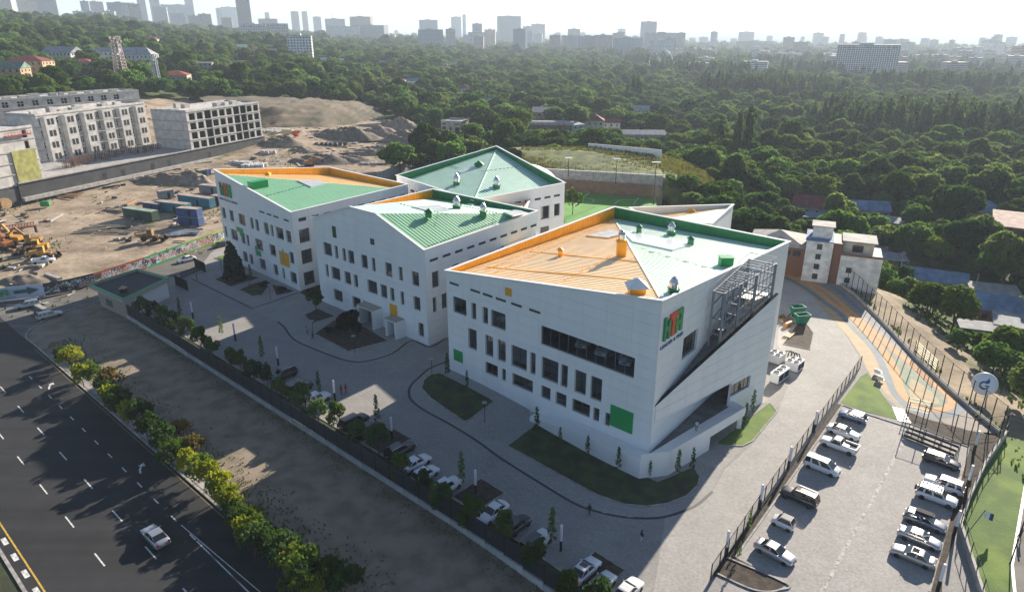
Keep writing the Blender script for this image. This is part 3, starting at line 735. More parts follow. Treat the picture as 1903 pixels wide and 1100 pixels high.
ANG = lambda a: V3((math.cos(R(a)), math.sin(R(a)), 0))

# --- front building (orange and green roof paled by painted glare, big sign on its right wall)
A, B = V3((-11.05, 108.46, 18.5)), V3((19.15, 81.05, 23.9))
C, D = V3((50.7, 120.0, 20.1)), V3((22.8, 148.8, 19.5))
T1 = thing("school_building", "white clad school block with orange and glare painted pale green roof and steel frame, nearest", "building", (A + C) / 2 * 1.0 - V3((0, 0, 19.3)))
T1.location.z = 0
W1 = Wall(A, B); OF = 0
r1 = [(a, b, 11.5, 14.4) for a, b in ((1.5, 4.7), (5.9, 7.0), (8.5, 9.7), (10.4, 13.6))]
r2 = [(a, b, 5.9, 9.6) for a, b in ((5.0, 7.0), (9.0, 10.8), (11.8, 13.6), (14.8, 18.1), (18.8, 19.9), (21.1, 24.4), (24.9, 26.2), (27.5, 29.6), (30.4, 32.4))]
r3 = [(a, b, 2.5, 4.65) for a, b in ((8.9, 11.8), (12.7, 13.6), (15.0, 19.4), (21.1, 23.0), (24.0, 26.1), (27.2, 30.5), (31.1, 32.2), (33.2, 34.05))]
SHOW = (20.9, 37.5, 11.6, 14.7)
facade(T1, W1, -2.2, [(0, 18.5), (W1.L, 23.9)], r1 + r2 + r3 + [SHOW + ('open',)], [(a, a + 2.2, 16.45, 16.8) for a in (0.8, 5.8, 8.6, 11.5, 14.8, 18.5)])
plate(T1, W1, 1.3, 3.5, 2.4, 4.5, M_PGREEN); plate(T1, W1, 13.6, 14.9, 17.7, 19.0, M_PORANGE); plate(T1, W1, 34.1, 37.9, 2.9, 6.3, M_PGREEN)
# showroom behind the long window
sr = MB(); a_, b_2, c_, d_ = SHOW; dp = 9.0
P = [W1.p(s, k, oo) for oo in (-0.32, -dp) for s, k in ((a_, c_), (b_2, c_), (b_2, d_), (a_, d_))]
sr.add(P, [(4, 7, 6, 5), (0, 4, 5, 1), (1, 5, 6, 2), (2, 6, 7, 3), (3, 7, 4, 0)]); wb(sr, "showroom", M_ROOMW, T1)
fr = MB()
for k in range(11):
    s_ = a_ + (b_2 - a_) * k / 10; fr.bar(W1.p(s_, c_, -0.25), W1.p(s_, d_, -0.25), 0.09 if k != 3 else 0.5, 0.09)
fr.bar(W1.p(a_, c_ + 0.04, -0.25), W1.p(b_2, c_ + 0.04, -0.25), 0.09); fr.bar(W1.p(a_, d_ - 0.04, -0.25), W1.p(b_2, d_ - 0.04, -0.25), 0.09)
fw = wb(fr, "window", M_FRAME, T1)
for k in range(10):
    s0_, s1_ = a_ + (b_2 - a_) * k / 10 + 0.06, a_ + (b_2 - a_) * (k + 1) / 10 - 0.06
    MB().quad(W1.p(s0_, c_ + 0.09, -0.25), W1.p(s1_, c_ + 0.09, -0.25), W1.p(s1_, d_ - 0.09, -0.25), W1.p(s0_, d_ - 0.09, -0.25)).build("pane", M_GLASSCL, fw)
W1R = Wall(B, C)
facade(T1, W1R, -2.2, [(0, 23.9), (W1R.L, 20.1)], [(7.7, 12.4, 12.5, 15.9)], (), cell=(4.6, 1.6), rail=False)
letters(T1, W1R, 0.95, 17.9, 5.4, 3.3); wall_text(T1, W1R, "LEADER & FREE", 0.55, 16.75, 6.6, 0.72, M_BLUE)
plain_wall(T1, [C, D, A])
Dl = V3((D.x, D.y, D.z - 2.6)); Al = V3((A.x, A.y, A.z - 0.9)); Cl = V3((C.x, C.y, C.z - 1.6)); Bl = V3((B.x, B.y, B.z - 0.12))
k_in = 0.25
pl1 = roof_plane(T1, [Al, Bl, Dl], (B - A), M_RORANGE); pl2 = roof_plane(T1, [Bl, Cl, Dl], (D - C), M_RGREEN_GLARE)
lining(T1, A, D, Al, Dl, M_LORANGE, W1.d); lining(T1, D, C, Dl, Cl, M_LGREEN, W1.n); lining(T1, A, B, Al, Bl, M_LORANGE, -W1.n); lining(T1, B, C, Bl, Cl, M_LGREEN, -W1R.n)
coping(T1, [A, B, C, D])
rd = MB().bar(Bl + V3((0, 0, 0.1)), Dl + V3((0, 0, 0.1)), 0.3, 0.12); wb(rd, "ridge_cap", M_RGREEN_GLARE, T1)
ventilator(T1, on_plane(pl2, 1247, 437), M_LGREEN, 1.15); ventilator(T1, on_plane(pl2, 1251, 545), M_LGREEN, 1.0)
hood(T1, on_plane(pl2, 1187, 433), M_LGREEN, 0.65, 1.1); hood(T1, on_plane(pl2, 1283, 455), M_LGREEN, 0.65, 1.0)
g = on_plane(pl2, 1348, 494); wb(MB().box(g.x - 1.0, g.y - 0.8, g.z - 0.5, g.x + 1.0, g.y + 0.8, g.z + 1.5).box(g.x - 1.15, g.y - 0.95, g.z + 1.5, g.x + 1.15, g.y + 0.95, g.z + 1.6), "roof_hatch", M_PGREEN, T1)
g = on_plane(pl1, 1154, 476)
o = wb(MB().box(g.x - 0.75, g.y - 0.75, g.z - 0.6, g.x + 0.75, g.y + 0.75, g.z + 2.9).box(g.x - 0.9, g.y - 0.9, g.z + 2.5, g.x + 0.9, g.y + 0.9, g.z + 2.65), "roof_chimney", M_LORANGE, T1)
MB().lathe([(0.6, 0), (0.6, 0.9), (0.75, 0.95), (0.4, 1.5), (0.1, 1.7)], 8, (g.x, g.y, g.z + 2.9)).build("turbine_cap", M_SILVER, o)
hood(T1, on_plane(pl1, 1041, 476), M_LORANGE, 0.55, 1.0)
g = on_plane(pl1, 1183, 545); hood(T1, g, M_LORANGE, 1.5, 0.9, M_TRIM)
skylight(T1, pl2, [(1152, 428), (1287, 455), (1250, 467), (1175, 451)], (2, 6)); skylight(T1, pl1, [(1088, 440), (1135, 429), (1160, 437), (1130, 444)], (2, 3), M_LORANGE)
for a, b in (((900, 505), (1130, 405)), ((915, 510), (1135, 412)), ((1045, 524), (1140, 475))): guards(T1, pl1, a, b, M_LORANGE)
guards(T1, pl2, (1190, 463), (1320, 500), M_RGREEN_GLARE, 2.0)
for a, b in (((905, 497), (1195, 522)), ((985, 468), (1185, 487))):
    q0, q1 = on_plane(pl1, *a), on_plane(pl1, *b); wb(MB().bar(q0 + V3((0, 0, 0.08)), q1 + V3((0, 0, 0.08)), 0.22, 0.1), "roof_joint", M_LORANGE, T1)
# splayed wing wall with its ramp, gallery and podium
WW = Wall(B, B + ANG(39.8) * 29.4)
wing = MB(); zb = -2.2
def wz(s): return 8.2 + (17.6 - 8.2) * s / 29.4
cells = [(0.6, 19.2, 5.55, 20), (24.5, 29.4, zb, 20), (19.2, 24.5, 5.1, 20), (19.2, 24.5, zb, 2.95)]
prof = [(0, wz(0)), (29.4, wz(29.4))]
for r in cells:
    for p in under_profile(r, prof):
        for oo, rev in ((0.0, False), (-0.4, True)):
            q = [WW.p(s, z, oo) for s, z in p]; wing.poly(list(reversed(q)) if rev else q, 1 if oo == 0 else 0)
wing.quad(WW.p(0.6, 5.55), WW.p(0.6, 5.55, -0.4), WW.p(19.2, 5.55, -0.4), WW.p(19.2, 5.55)).quad(WW.p(0.6, wz(0.6), -0.4), WW.p(29.4, wz(29.4), -0.4), WW.p(29.4, wz(29.4)), WW.p(0.6, wz(0.6)))
wing.quad(WW.p(29.4, zb), WW.p(29.4, zb, -0.4), WW.p(29.4, 17.6, -0.4), WW.p(29.4, 17.6)).quad(WW.p(19.2, zb), WW.p(19.2, 5.55), WW.p(19.2, 5.55, -0.4), WW.p(19.2, zb, -0.4))
wing.quad(WW.p(0.6, 5.55), WW.p(0.6, wz(.6)), WW.p(0.6, wz(.6), -0.4), WW.p(0.6, 5.55, -0.4)).quad(WW.p(24.5, 2.95), WW.p(24.5, 5.1), WW.p(24.5, 5.1, -.4), WW.p(24.5, 2.95, -.4)).quad(WW.p(19.2, 2.95), WW.p(24.5, 2.95), WW.p(24.5, 2.95, -.4), WW.p(19.2, 2.95, -.4))
wb(wing, "wing_wall", [M_WHITE, M_JOINT], T1)
for i in range(8):
    for j in range(13):
        panel_cell(T1, WW, (i * 3.675 + 0.022 + (0.6 if i == 0 else 0), (i + 1) * 3.675 - 0.022, zb + j * 1.6 + 0.022, zb + (j + 1) * 1.6 - 0.022), [(0, 19.2, -9, 5.55), (19.2, 24.5, 2.95, 5.1)], prof)
wb(MB().bar(WW.p(0.5, wz(.5) + 0.06, -0.2), WW.p(29.4, 17.66, -0.2), 0.5, 0.12), "coping", M_DARK, T1)
rm = MB(); 
for s in (20.5, 21.8, 23.1): rm.bar(WW.p(s, 2.95, -0.2), WW.p(s, 5.1, -0.2), 0.07)
gw = wb(rm, "window", M_FRAME, T1); MB().quad(WW.p(19.2, 2.95, -0.22), WW.p(24.5, 2.95, -0.22), WW.p(24.5, 5.1, -0.22), WW.p(19.2, 5.1, -0.22)).build("pane", M_GLASS, gw)
# ramp floor between the main wall and the wing wall
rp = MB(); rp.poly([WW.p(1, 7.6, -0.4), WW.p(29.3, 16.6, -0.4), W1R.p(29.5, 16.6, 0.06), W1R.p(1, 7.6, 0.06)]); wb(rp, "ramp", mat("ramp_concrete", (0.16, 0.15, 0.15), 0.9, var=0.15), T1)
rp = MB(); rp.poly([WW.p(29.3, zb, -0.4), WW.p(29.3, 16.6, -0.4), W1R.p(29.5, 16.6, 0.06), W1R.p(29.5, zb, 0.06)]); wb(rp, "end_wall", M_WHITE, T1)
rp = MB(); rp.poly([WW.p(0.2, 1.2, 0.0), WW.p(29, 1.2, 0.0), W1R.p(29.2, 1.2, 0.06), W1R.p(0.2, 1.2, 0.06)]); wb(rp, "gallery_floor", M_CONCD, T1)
# podium along the front and right
o_ = 2.6
fz = lambda s: 1.2 * sstep(20, 33, s)
pod = MB()
F0, F1 = W1.p(21, 0), W1.p(W1.L, 0); cor = None
c1 = W1.p(W1.L, 0, o_) ; c2 = WW.p(0, 0, o_)
xx = c1 + W1.d * 2.2
for i in range(10):
    s0_, s1_ = 21 + i * 2.0, 21 + (i + 1) * 2.0
    a, b, c, d = W1.p(s0_, fz(s0_), 0.06), W1.p(s0_, fz(s0_), o_), W1.p(s1_, fz(s1_), o_), W1.p(s1_, fz(s1_), 0.06)
    pod.quad(a, b, c, d); pod.quad(b, V3((b.x, b.y, -2.5)), V3((c.x, c.y, -2.5)), c)
e0 = W1.p(41, 1.2, o_); e1 = WW.p(1.2, 1.2, o_); e2 = WW.p(10.8, 1.2, o_); e3 = WW.p(10.8, 1.2, 0); e4 = W1.p(41, 1.2, 0.06)
pod.poly([e4, e0, e1, e2, e3])
for a, b in ((e0, e1), (e1, e2), (e2, e3)): pod.quad(a, V3((a.x, a.y, -2.5)), V3((b.x, b.y, -2.5)), b)
wb(pod, "podium", M_WHITE, T1)
br = MB(); a, b = WW.p(10.8, 0.75, o_ / 2), WW.p(19.6, 0.95, o_ / 2); br.bar(a, b, o_, 0.5); wb(br, "gallery_bridge", M_WHITE, T1)
pp = MB(); 
for a, b in ((e0, e1), (e1, WW.p(19.6, 1.2, o_)), (WW.p(19.6, 1.2, o_), WW.p(19.6, 1.2, 0.1))): pp.bar(a + V3((0, 0, 0.45)), b + V3((0, 0, 0.45)), 0.18, 1.1)
wb(pp, "parapet", M_WHITE, T1)
wb(MB().box(0, 0, 0, .5, .5, 3.5).mesh and MB().bar(WW.p(19.4, -2.2, 1.9), WW.p(19.4, 1.2, 1.9), 0.7), "column", M_WHITE, T1)
rl = MB()
hr = [W1.p(s, fz(s) + 1.05, o_ - 0.1) for s in (21, 25, 29, 33, 37, 41)]
for a, b in zip(hr, hr[1:]): rl.bar(a, b, 0.07)
for k in range(100): s = 21 + k * 0.2; rl.bar(W1.p(s, fz(s), o_ - 0.1), W1.p(s, fz(s) + 1.05, o_ - 0.1), 0.035)
x_ = wb(rl, "railing", M_TRIM, T1)
gg = MB(); gg.quad(WW.p(10.8, -2.4, -6), WW.p(19.2, -2.4, -6), WW.p(19.2, 1.0, -6), WW.p(10.8, 1.0, -6)).quad(WW.p(10.8, -2.4, 0), WW.p(10.8, -2.4, -6), WW.p(10.8, 1.0, -6), WW.p(10.8, 1.0, 0)).quad(WW.p(19.2, -2.4, -6), WW.p(19.2, -2.4, -.4), WW.p(19.2, 1.0, -.4), WW.p(19.2, 1.0, -6))
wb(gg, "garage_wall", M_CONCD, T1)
# steel stair frame standing in the wedge
fs = (15.5, 19.5, 23.5, 28.6)
def ipt(s, z): q = WW.p(s, 0); t = (q - W1R.a).dot(W1R.d); return W1R.p(t, z, 0.7)
FT = thing("stair_tower", "grey galvanised steel stair frame on the right wall of the nearest school block", "scaffold", ipt(22, 14))
fl = FT.location
def fbar(a, b, wd, nm="beam", m=M_STEEL): MB().bar(a, b, wd).build(nm, m, FT, -fl)
ztop = lambda s: 21.0 + 1.6 * (s - 15.5) / 13
for s in fs:
    zo = wz(s); fbar(WW.p(s, zo - 1.0, -0.7), WW.p(s, ztop(s), -0.7), 0.34, "post"); fbar(ipt(s, zo - 1), ipt(s, ztop(s)), 0.3, "post")
    for z in (zo + 1.2, zo + 3.6, ztop(s) - 0.2): fbar(WW.p(s, z, -0.7), ipt(s, z), 0.2)
for s0_, s1_ in zip(fs, fs[1:]):
    for k in (0.0, 0.35, 0.7, 1.0):
        za, zb2 = wz(s0_) + 0.6 + (ztop(s0_) - wz(s0_) - 0.7) * k, wz(s1_) + 0.6 + (ztop(s1_) - wz(s1_) - 0.7) * k
        fbar(WW.p(s0_, za, -0.7), WW.p(s1_, zb2, -0.7), 0.18); fbar(ipt(s0_, za), ipt(s1_, zb2), 0.18)
    for k in range(1, 5):
        s = s0_ + (s1_ - s0_) * k / 5; fbar(WW.p(s, wz(s) - 0.2, -0.7), WW.p(s, ztop(s) + 1.0, -0.7), 0.07, "rail_post")
        z = ztop(s) - 0.1; fbar(WW.p(s, z, -0.7), ipt(s, z), 0.13)
    sm = (s0_ + s1_) / 2
    MB().poly([WW.p(s0_ + 0.3, wz(sm) + 1.2, -0.7), WW.p(s1_ - 0.3, wz(sm) + 1.2, -0.7), ipt(s1_ - 0.3, wz(sm) + 1.2), ipt(s0_ + 0.3, wz(sm) + 1.2)]).build("landing", mat("landing_plate", (0.4, 0.4, 0.4), 0.5, metal=0.3), FT, -fl)
    for oo in (0, 1):
        f_ = (lambda s, z: WW.p(s, z, -0.7)) if oo == 0 else ipt
        fbar(f_(s0_, ztop(s0_) + 1.0), f_(s1_, ztop(s1_) + 1.0), 0.07, "guard_rail")
fbar(WW.p(28.6, ztop(28.6) + 1.0, -0.7), ipt(28.6, ztop(28.6) + 1.0), 0.07, "guard_rail")

# --- middle building (gable front, green roof)
b = V3((-15.88, 118.14, 19.07)); A2 = b + ANG(138.7) * 35.2; A2.z = 19.0
C2 = V3((5.58, 144.64, 19.64)); D2 = V3((-19.6, 166.75, 19.57))
T2 = thing("school_building", "white school block with two entrance porches and green gabled roof, in the middle", "building", ((A2 + C2) / 2).to_2d().to_3d())
W2 = Wall(A2, b)
q1 = [(a, c, 11.55, 14.35) for a, c in ((3.0, 5.9), (7.0, 8.1), (9.7, 10.8), (11.6, 13.6), (16.0, 18.0), (19.4, 20.5), (23.6, 25.6), (27.6, 28.8), (31.4, 33.4))]
q2 = [(a, c, 6.6, 9.35) for a, c in ((2.9, 3.9), (5.0, 8.1), (9.7, 11.8), (12.9, 14.2), (17.4, 20.5), (21.6, 23.6), (24.6, 25.8), (27.7, 28.7), (31.5, 33.4))]
q3 = [(5.1, 8.2, 1.7, 4.3), (11.8, 14.6, 1.7, 4.3), (15.3, 16.0, 3.4, 4.3), (32.5, 34.0, 1.4, 4.2)]
PR2 = [(0, 19.0), (13.7, 23.7), (21.7, 23.7), (35.2, 19.07)]
facade(T2, W2, -0.2, PR2, q1 + q2 + q3, (), cell=(3.9, 1.55))
plate(T2, W2, 6.9, 8.1, 16.1, 18.5, mat("dark_green_panel", (0.0, 0.06, 0.03), 0.5)); plate(T2, W2, 24.2, 26.4, 3.3, 5.9, M_PORANGE)
v = MB().quad(W2.p(19.5, 17.1, .055), W2.p(20.7, 17.1, .055), W2.p(20.7, 18.3, .055), W2.p(19.5, 18.3, .055), 1)
for k in range(3): v.bar(W2.p(19.5 + .6 * k, 17.1, .07), W2.p(19.5 + .6 * k, 18.3, .07), .06); v.bar(W2.p(19.5, 17.1 + .6 * k, .07), W2.p(20.7, 17.1 + .6 * k, .07), .06)
wb(v, "vent_grille", [M_STEEL, M_DARK], T2)
for (a, c, ht, dp) in ((16.4, 21.6, 3.9, 2.4), (25.3, 28.6, 3.4, 2.4)):
    pz = MB(); t = 0.55
    for s0_, s1_, k0, k1 in ((a, a + t, 0, ht), (c - t, c, 0, ht), (a, c, ht, ht + 0.3)):
        pz.add([W2.p(s, z, oo) for oo in (0.06, dp) for s, z in ((s0_, k0), (s1_, k0), (s1_, k1), (s0_, k1))], [(4, 5, 6, 7), (0, 1, 5, 4), (1, 2, 6, 5), (2, 3, 7, 6), (3, 0, 4, 7)])
    po = wb(pz, "entrance_porch", M_WALLW, T2)
    MB().add([W2.p(s, z, oo) for oo in (0.06, 0.12) for s, z in ((a + t, 0.05), (c - t, 0.05), (c - t, ht - 0.4), (a + t, ht - 0.4))], [(4, 5, 6, 7), (0, 1, 5, 4), (1, 2, 6, 5), (2, 3, 7, 6), (3, 0, 4, 7)]).build("door", M_FRAME, po)
    MB().add([W2.p(s, z, oo) for oo in (0.1, dp + .05) for s, z in ((a - .05, ht + .3), (c + .05, ht + .3), (c + .05, ht + .38), (a - .05, ht + .38))], [(4, 5, 6, 7), (0, 1, 5, 4), (1, 2, 6, 5), (2, 3, 7, 6), (3, 0, 4, 7)]).build("porch_roof", mat("porch_roof", (0.35, 0.32, 0.25), 0.7), po)
W2R = Wall(b, C2)
vz = [(1.2 + 3.37 * k, 3.3 + 3.37 * k, 16.5, 16.95) for k in range(10)]
facade(T2, W2R, -0.2, [(0, 19.07), (W2R.L, 19.64)], [(1.6, 3.4, 11.2, 14.35), (7, 9, 11.2, 14.35), (12, 14.5, 11.2, 14.35), (18, 20, 11.2, 14.35), (1.5, 2.5, 6.3, 9.35), (3.9, 5.4, 6.3, 9.35), (9, 11, 6.3, 9.35), (14, 16, 6.3, 9.35)], vz, cell=(4.2, 1.55))
plain_wall(T2, [C2, D2, A2])
PK, KN = W2.p(13.7, 23.6), W2.p(21.7, 23.6); FR = V3((b.x, b.y, b.z - .1)); C2l = V3((C2.x, C2.y, C2.z - .5)); D2l = V3((D2.x, D2.y, D2.z - 2.3)); A2l = V3((A2.x, A2.y, 18.9))
Cm = D2l.lerp(C2l, 0.93)
pa = roof_plane(T2, [KN, FR, C2l], (FR - KN), M_RGREEN2, 0.8); pb = roof_plane(T2, [KN, C2l, D2l, PK], (D2l - PK), M_RMID, 0.9); pc = roof_plane(T2, [PK, D2l, A2l], (A2l - PK), M_RORANGE)
lining(T2, D2, C2, D2l, C2l, M_LGREEN, W2.n); lining(T2, A2, D2, A2l, D2l, M_LORANGE, W2.d)
coping(T2, [A2, PK, KN, b, C2, D2])
ventilator(T2, on_plane(pb, 849, 388), M_LGREEN, 1.25, 0.8); ventilator(T2, on_plane(pb, 898, 398), M_LGREEN, 1.05, 0.8)
hood(T2, on_plane(pb, 797, 399), M_LGREEN, 0.9, 0.4)
skylight(T2, pb, [(765, 386), (815, 383), (836, 392), (800, 395)], (2, 4)); skylight(T2, pb, [(936, 396), (962, 391), (978, 397), (952, 403)], (2, 4)); skylight(T2, pb, [(868, 381), (885, 376), (893, 379), (878, 383)], (1, 3))
guards(T2, pb, (797, 370), (955, 404), M_LGREEN); guards(T2, pb, (730, 377), (840, 402), M_LGREEN, 1.6); guards(T2, pa, (793, 460), (925, 412), M_LGREEN, 1.1)

# --- left building
P3, b3 = V3((-75.19, 172.08, 23.44)), V3((-48.86, 147.53, 18.62)); C3, D3 = V3((-26.9, 174.64, 19.11)), V3((-53.1, 199.06, 18.9))
T3 = thing("school_building", "white school block with sign letters and striped green roof, farthest left", "building", ((P3 + C3) / 2).to_2d().to_3d())
W3 = Wall(P3, b3); S5 = 5.0
sh = lambda L, z0, z1: [(a - S5, c - S5, z0, z1) for a, c in L]
t1 = sh([(6.0, 7.9), (10.2, 12.3), (15.0, 18.3), (20.9, 22.4), (23.4, 25.0), (27.6, 29.8), (30.7, 31.9), (33.1, 36.4), (37.6, 39.8)], 11.2, 14.0)
t2 = sh([(5.9, 7.1), (9.5, 12.8), (14.8, 16.8), (17.6, 18.9), (22.1, 25.6), (28.9, 31.7), (34.8, 35.5), (37.9, 39.8)], 6.2, 9.0)
t3 = sh([(6.3, 8.8), (14.4, 16.7), (17.8, 19.5), (22.7, 25.8), (29.5, 31.6), (33.7, 34.7), (37.3, 40.0)], 1.4, 4.1)
facade(T3, W3, -0.2, [(0, 23.44), (W3.L, 18.62)], t1 + t2 + t3, [(a - S5, c - S5, 16.2, 16.55) for a, c in ((26.3, 28.7), (29.8, 31.9), (32.8, 35.1), (37.4, 39.6))], cell=(4.0, 1.55))
plate(T3, W3, 8.0, 11.3, 8.1, 10.2, M_PGREEN, cut=(7.0, 9.4, 7, 9.0)); plate(T3, W3, 16.6, 19.2, 4.6, 6.9, M_PGREEN, cut=(17.3, 20, 6.0, 9)); plate(T3, W3, 28.4, 32.6, 4.9, 8.3, M_PORANGE, cut=(29.8, 30.6, 6.2, 9))
letters(T3, W3, 2.3, 17.4, 5.9, 3.3); wall_text(T3, W3, "HIGH TECH ACADEMY", 1.0, 16.1, 9.6, 0.75, M_BLUE)
W3R = Wall(b3, C3)
facade(T3, W3R, -0.2, [(0, 18.62), (W3R.L, 19.11)], [(1.3, 4.1, 11.1, 14.3), (1.3, 4.2, 6.1, 9.4), (1.3, 4.2, 0.9, 4.1)], [(1.6, 3.6, 16.15, 16.9)] + [(5.1 + 3.33 * k, 7.0 + 3.33 * k, 16.3, 16.8) for k in range(9)], cell=(4.2, 1.55))
plain_wall(T3, [C3, D3, P3])
P3l, D3l, C3l, B3l = V3((P3.x, P3.y, P3.z - 1.0)), V3((D3.x, D3.y, D3.z - 2.2)), V3((C3.x, C3.y, C3.z - 1.3)), V3((b3.x, b3.y, b3.z - .1))
pg = roof_plane(T3, [P3l, B3l, C3l], (C3 - b3), M_RGREEN2, 0.8, mrib=mat("pale_seam", (0.42, 0.62, 0.46), 0.4)); po_ = roof_plane(T3, [P3l, C3l, D3l], (D3 - P3), M_RORANGE)
lining(T3, P3, D3, P3l, D3l, M_LORANGE, W3.d); lining(T3, D3, C3, D3l, C3l, M_LORANGE, W3.n)
coping(T3, [P3, b3, C3, D3])
g = on_plane(pg, 480, 348); wb(MB().obox(g + V3((0, 0, 0.6)), W3R.d * 2.2, W3.d * 1.1, (0, 0, 1.0)), "roof_hatch", M_PGREEN, T3)
skylight(T3, pg, [(552, 337), (592, 337), (607, 342), (578, 349)], (2, 5)); guards(T3, pg, (493, 366), (570, 345), M_LGREEN)
g = on_plane(po_, 498, 327); hood(T3, g, M_LORANGE, 0.8, 0.3)

# --- back building with the green hip roof
L4, D4, C4, B4 = V3((-31.3, 184.6, 19.5)), V3((-4.7, 209, 23.5)), V3((13.6, 174.8, 19.5)), V3((-9.0, 157.2, 19.0))
T4 = thing("school_building", "white school block with all green pyramid roof, behind the other blocks", "building", ((L4 + C4) / 2).to_2d().to_3d())
W4 = Wall(L4, B4); W4R = Wall(B4, C4)
facade(T4, W4, -0.2, [(0, 19.5), (W4.L, 19.0)], [(3, 4.2, 11, 14)], [(4 + 3 * k, 5.8 + 3 * k, 16.3, 16.9) for k in range(9)], cell=(4.4, 1.6))
facade(T4, W4R, -0.2, [(0, 19.0), (W4R.L, 19.5)], [(12.5, 14, 11, 14.2), (16, 17.8, 11, 14.2), (20.6, 23.6, 11, 14.4), (25.2, 27.2, 11.2, 14.4), (20.6, 23.6, 6, 9)], [(9 + 3.2 * k, 11 + 3.2 * k, 16.3, 16.8) for k in range(6)], cell=(4.4, 1.6))
plain_wall(T4, [C4, D4, L4])
L4l, C4l, B4l, D4l = V3((L4.x, L4.y, L4.z - 2.0)), V3((C4.x, C4.y, C4.z - 2.2)), V3((B4.x, B4.y, B4.z - .2)), V3((D4.x, D4.y, D4.z - .9))
p4a = roof_plane(T4, [L4l, B4l, D4l], (D4 - L4), M_RMID, 0.9); p4b = roof_plane(T4, [D4l, B4l, C4l], (C4 - D4), M_RMID, 0.9)
lining(T4, L4, D4, L4l, D4l, M_LGREEN, -(D4 - L4).cross(V3((0, 0, 1))).normalized() * -1); lining(T4, D4, C4, D4l, C4l, M_LGREEN, (D4 - C4).cross(V3((0, 0, 1))).normalized() * -1)
coping(T4, [L4, B4, C4, D4])
wb(MB().bar(D4l + V3((0, 0, .08)), B4l + V3((0, 0, .08)), .3, .12), "ridge_cap", M_RGREEN_GLARE, T4)
ventilator(T4, on_plane(p4a, 849, 343), M_LGREEN, 1.3, 0.7); ventilator(T4, on_plane(p4b, 923, 349), M_LGREEN, 1.3, 0.8)
skylight(T4, p4a, [(850, 320), (880, 311), (886, 313), (857, 323)], (2, 4)); hood(T4, on_plane(p4a, 890, 309), M_LGREEN, 1.4, 0.3)
guards(T4, p4b, (893, 320), (968, 310), M_LGREEN, 1.6); guards(T4, p4a, (832, 308), (856, 314), M_LGREEN, 1.6)

# --- low building behind the front one
L5, C5, F5, B5 = V3((27.9, 158.4, 17.0)), V3((53.3, 161.4, 17.0)), V3((44.0, 145.8, 16.6)), V3((30.5, 148.5, 16.6))
T5 = thing("school_building", "low white school block with orange lined roof, mostly hidden behind the nearest block", "building", ((L5 + F5) / 2).to_2d().to_3d())
W5 = Wall(F5, C5)
facade(T5, W5, -2, [(0, 16.6), (W5.L, 17.0)], [(11, 12.2, 10, 12), (5, 6.5, 10, 12.5)], [], cell=(4.5, 1.6))
plain_wall(T5, [C5, L5, B5, F5])
L5l, C5l, F5l, B5l = [V3((p.x, p.y, p.z - k)) for p, k in ((L5, 2.2), (C5, .6), (F5, .1), (B5, .4))]
p5 = roof_plane(T5, [L5l, C5l, B5l], (C5 - L5), M_RORANGE); p5b = roof_plane(T5, [C5l, F5l, B5l], (F5 - C5), M_RGREEN2)
lining(T5, L5, C5, L5l, C5l, M_LORANGE, (L5 - C5).cross(V3((0, 0, 1))).normalized()); coping(T5, [L5, C5, F5, B5])
hood(T5, on_plane(p5, 1242, 395), M_LORANGE, 0.9, 0.5, M_TRIM); hood(T5, on_plane(p5, 1285, 395), M_LORANGE, 0.9, 0.2)

# --- covered links between the blocks
def link(label, pts, zt, mats, m_l, loc=None):
    P = [V3((x, y, zt)) for x, y in pts]; c = sum(P, V3()) / len(P)
    T = thing("link_building", label, "building", (c.x, c.y, 0)); plain_wall(T, P + P[:1]); ap = V3((c.x, c.y, zt + 0.6)); 
    for i in range(len(P)):
        a, b_ = P[i], P[(i + 1) % len(P)]; lo = V3((0, 0, -0.9))
        roof_plane(T, [a + lo, b_ + lo, ap], (b_ - a).to_2d(), mats[i % len(mats)], 0.9)
        inn = (c - (a + b_) / 2); inn.z = 0; lining(T, a, b_, a + lo, b_ + lo, m_l, inn.normalized())
    coping(T, P)
f_ = lambda W, s, o: (W.p(s, 0, o).x, W.p(s, 0, o).y)
W1L = Wall(D, A)
link("low link with green lined roof between nearest and middle school blocks", [f_(W2R, 22, 0.1), f_(W1L, W1L.L - 24, 0.1), f_(W1L, W1L.L - 36, 0.1), f_(W2R, 33, 0.1)], 14.5, [M_RGREEN_GLARE, M_RORANGE], M_LGREEN)
W2L = Wall(D2, A2)
link("low link with green lined roof between middle and left school blocks", [f_(W3R, 22, 0.1), f_(W2L, W2L.L - 20, 0.1), f_(W2L, W2L.L - 31, 0.1), f_(W3R, 33, 0.1)], 14.5, [M_RGREEN_GLARE, M_RORANGE], M_LGREEN)
link("link with orange lined roof between middle and back school blocks", [(-17.5, 166.5), (1.5, 149.5), (4.5, 166.5), (-10.5, 177)], 17.0, [M_RORANGE, M_RORANGE, M_RORANGE, M_RGREEN_GLARE], M_LORANGE)
# ------------------------------------------------------------------ fences, gatehouse, street furniture
def fence_run(nm, label, cat, pts, step, post, hp, z=None, parts=None):
    """empty + posts along a polyline of ground points; parts(mbpoint a, b) may add a panel between posts"""
    P = [V3((p[0], p[1], gz(p[0], p[1]) if z is None else z)) for p in pts]
    T = thing(nm, label, cat, P[0]); Q = []
    for a, b in zip(P, P[1:]):
        n = max(1, round((b - a).length / step)); Q += [a.lerp(b, i / n) for i in range(n)]
    Q.append(P[-1]); pm = None
    for q in Q:
        if pm is None: pm = MB().box(-post / 2, -post / 2, 0, post / 2, post / 2, hp).mesh("post", M_DARK)
        ob("post", pm, T, q - T.location)
    for a, b in zip(Q, Q[1:]):
        if parts: parts(T, a, b)
    return T, Q
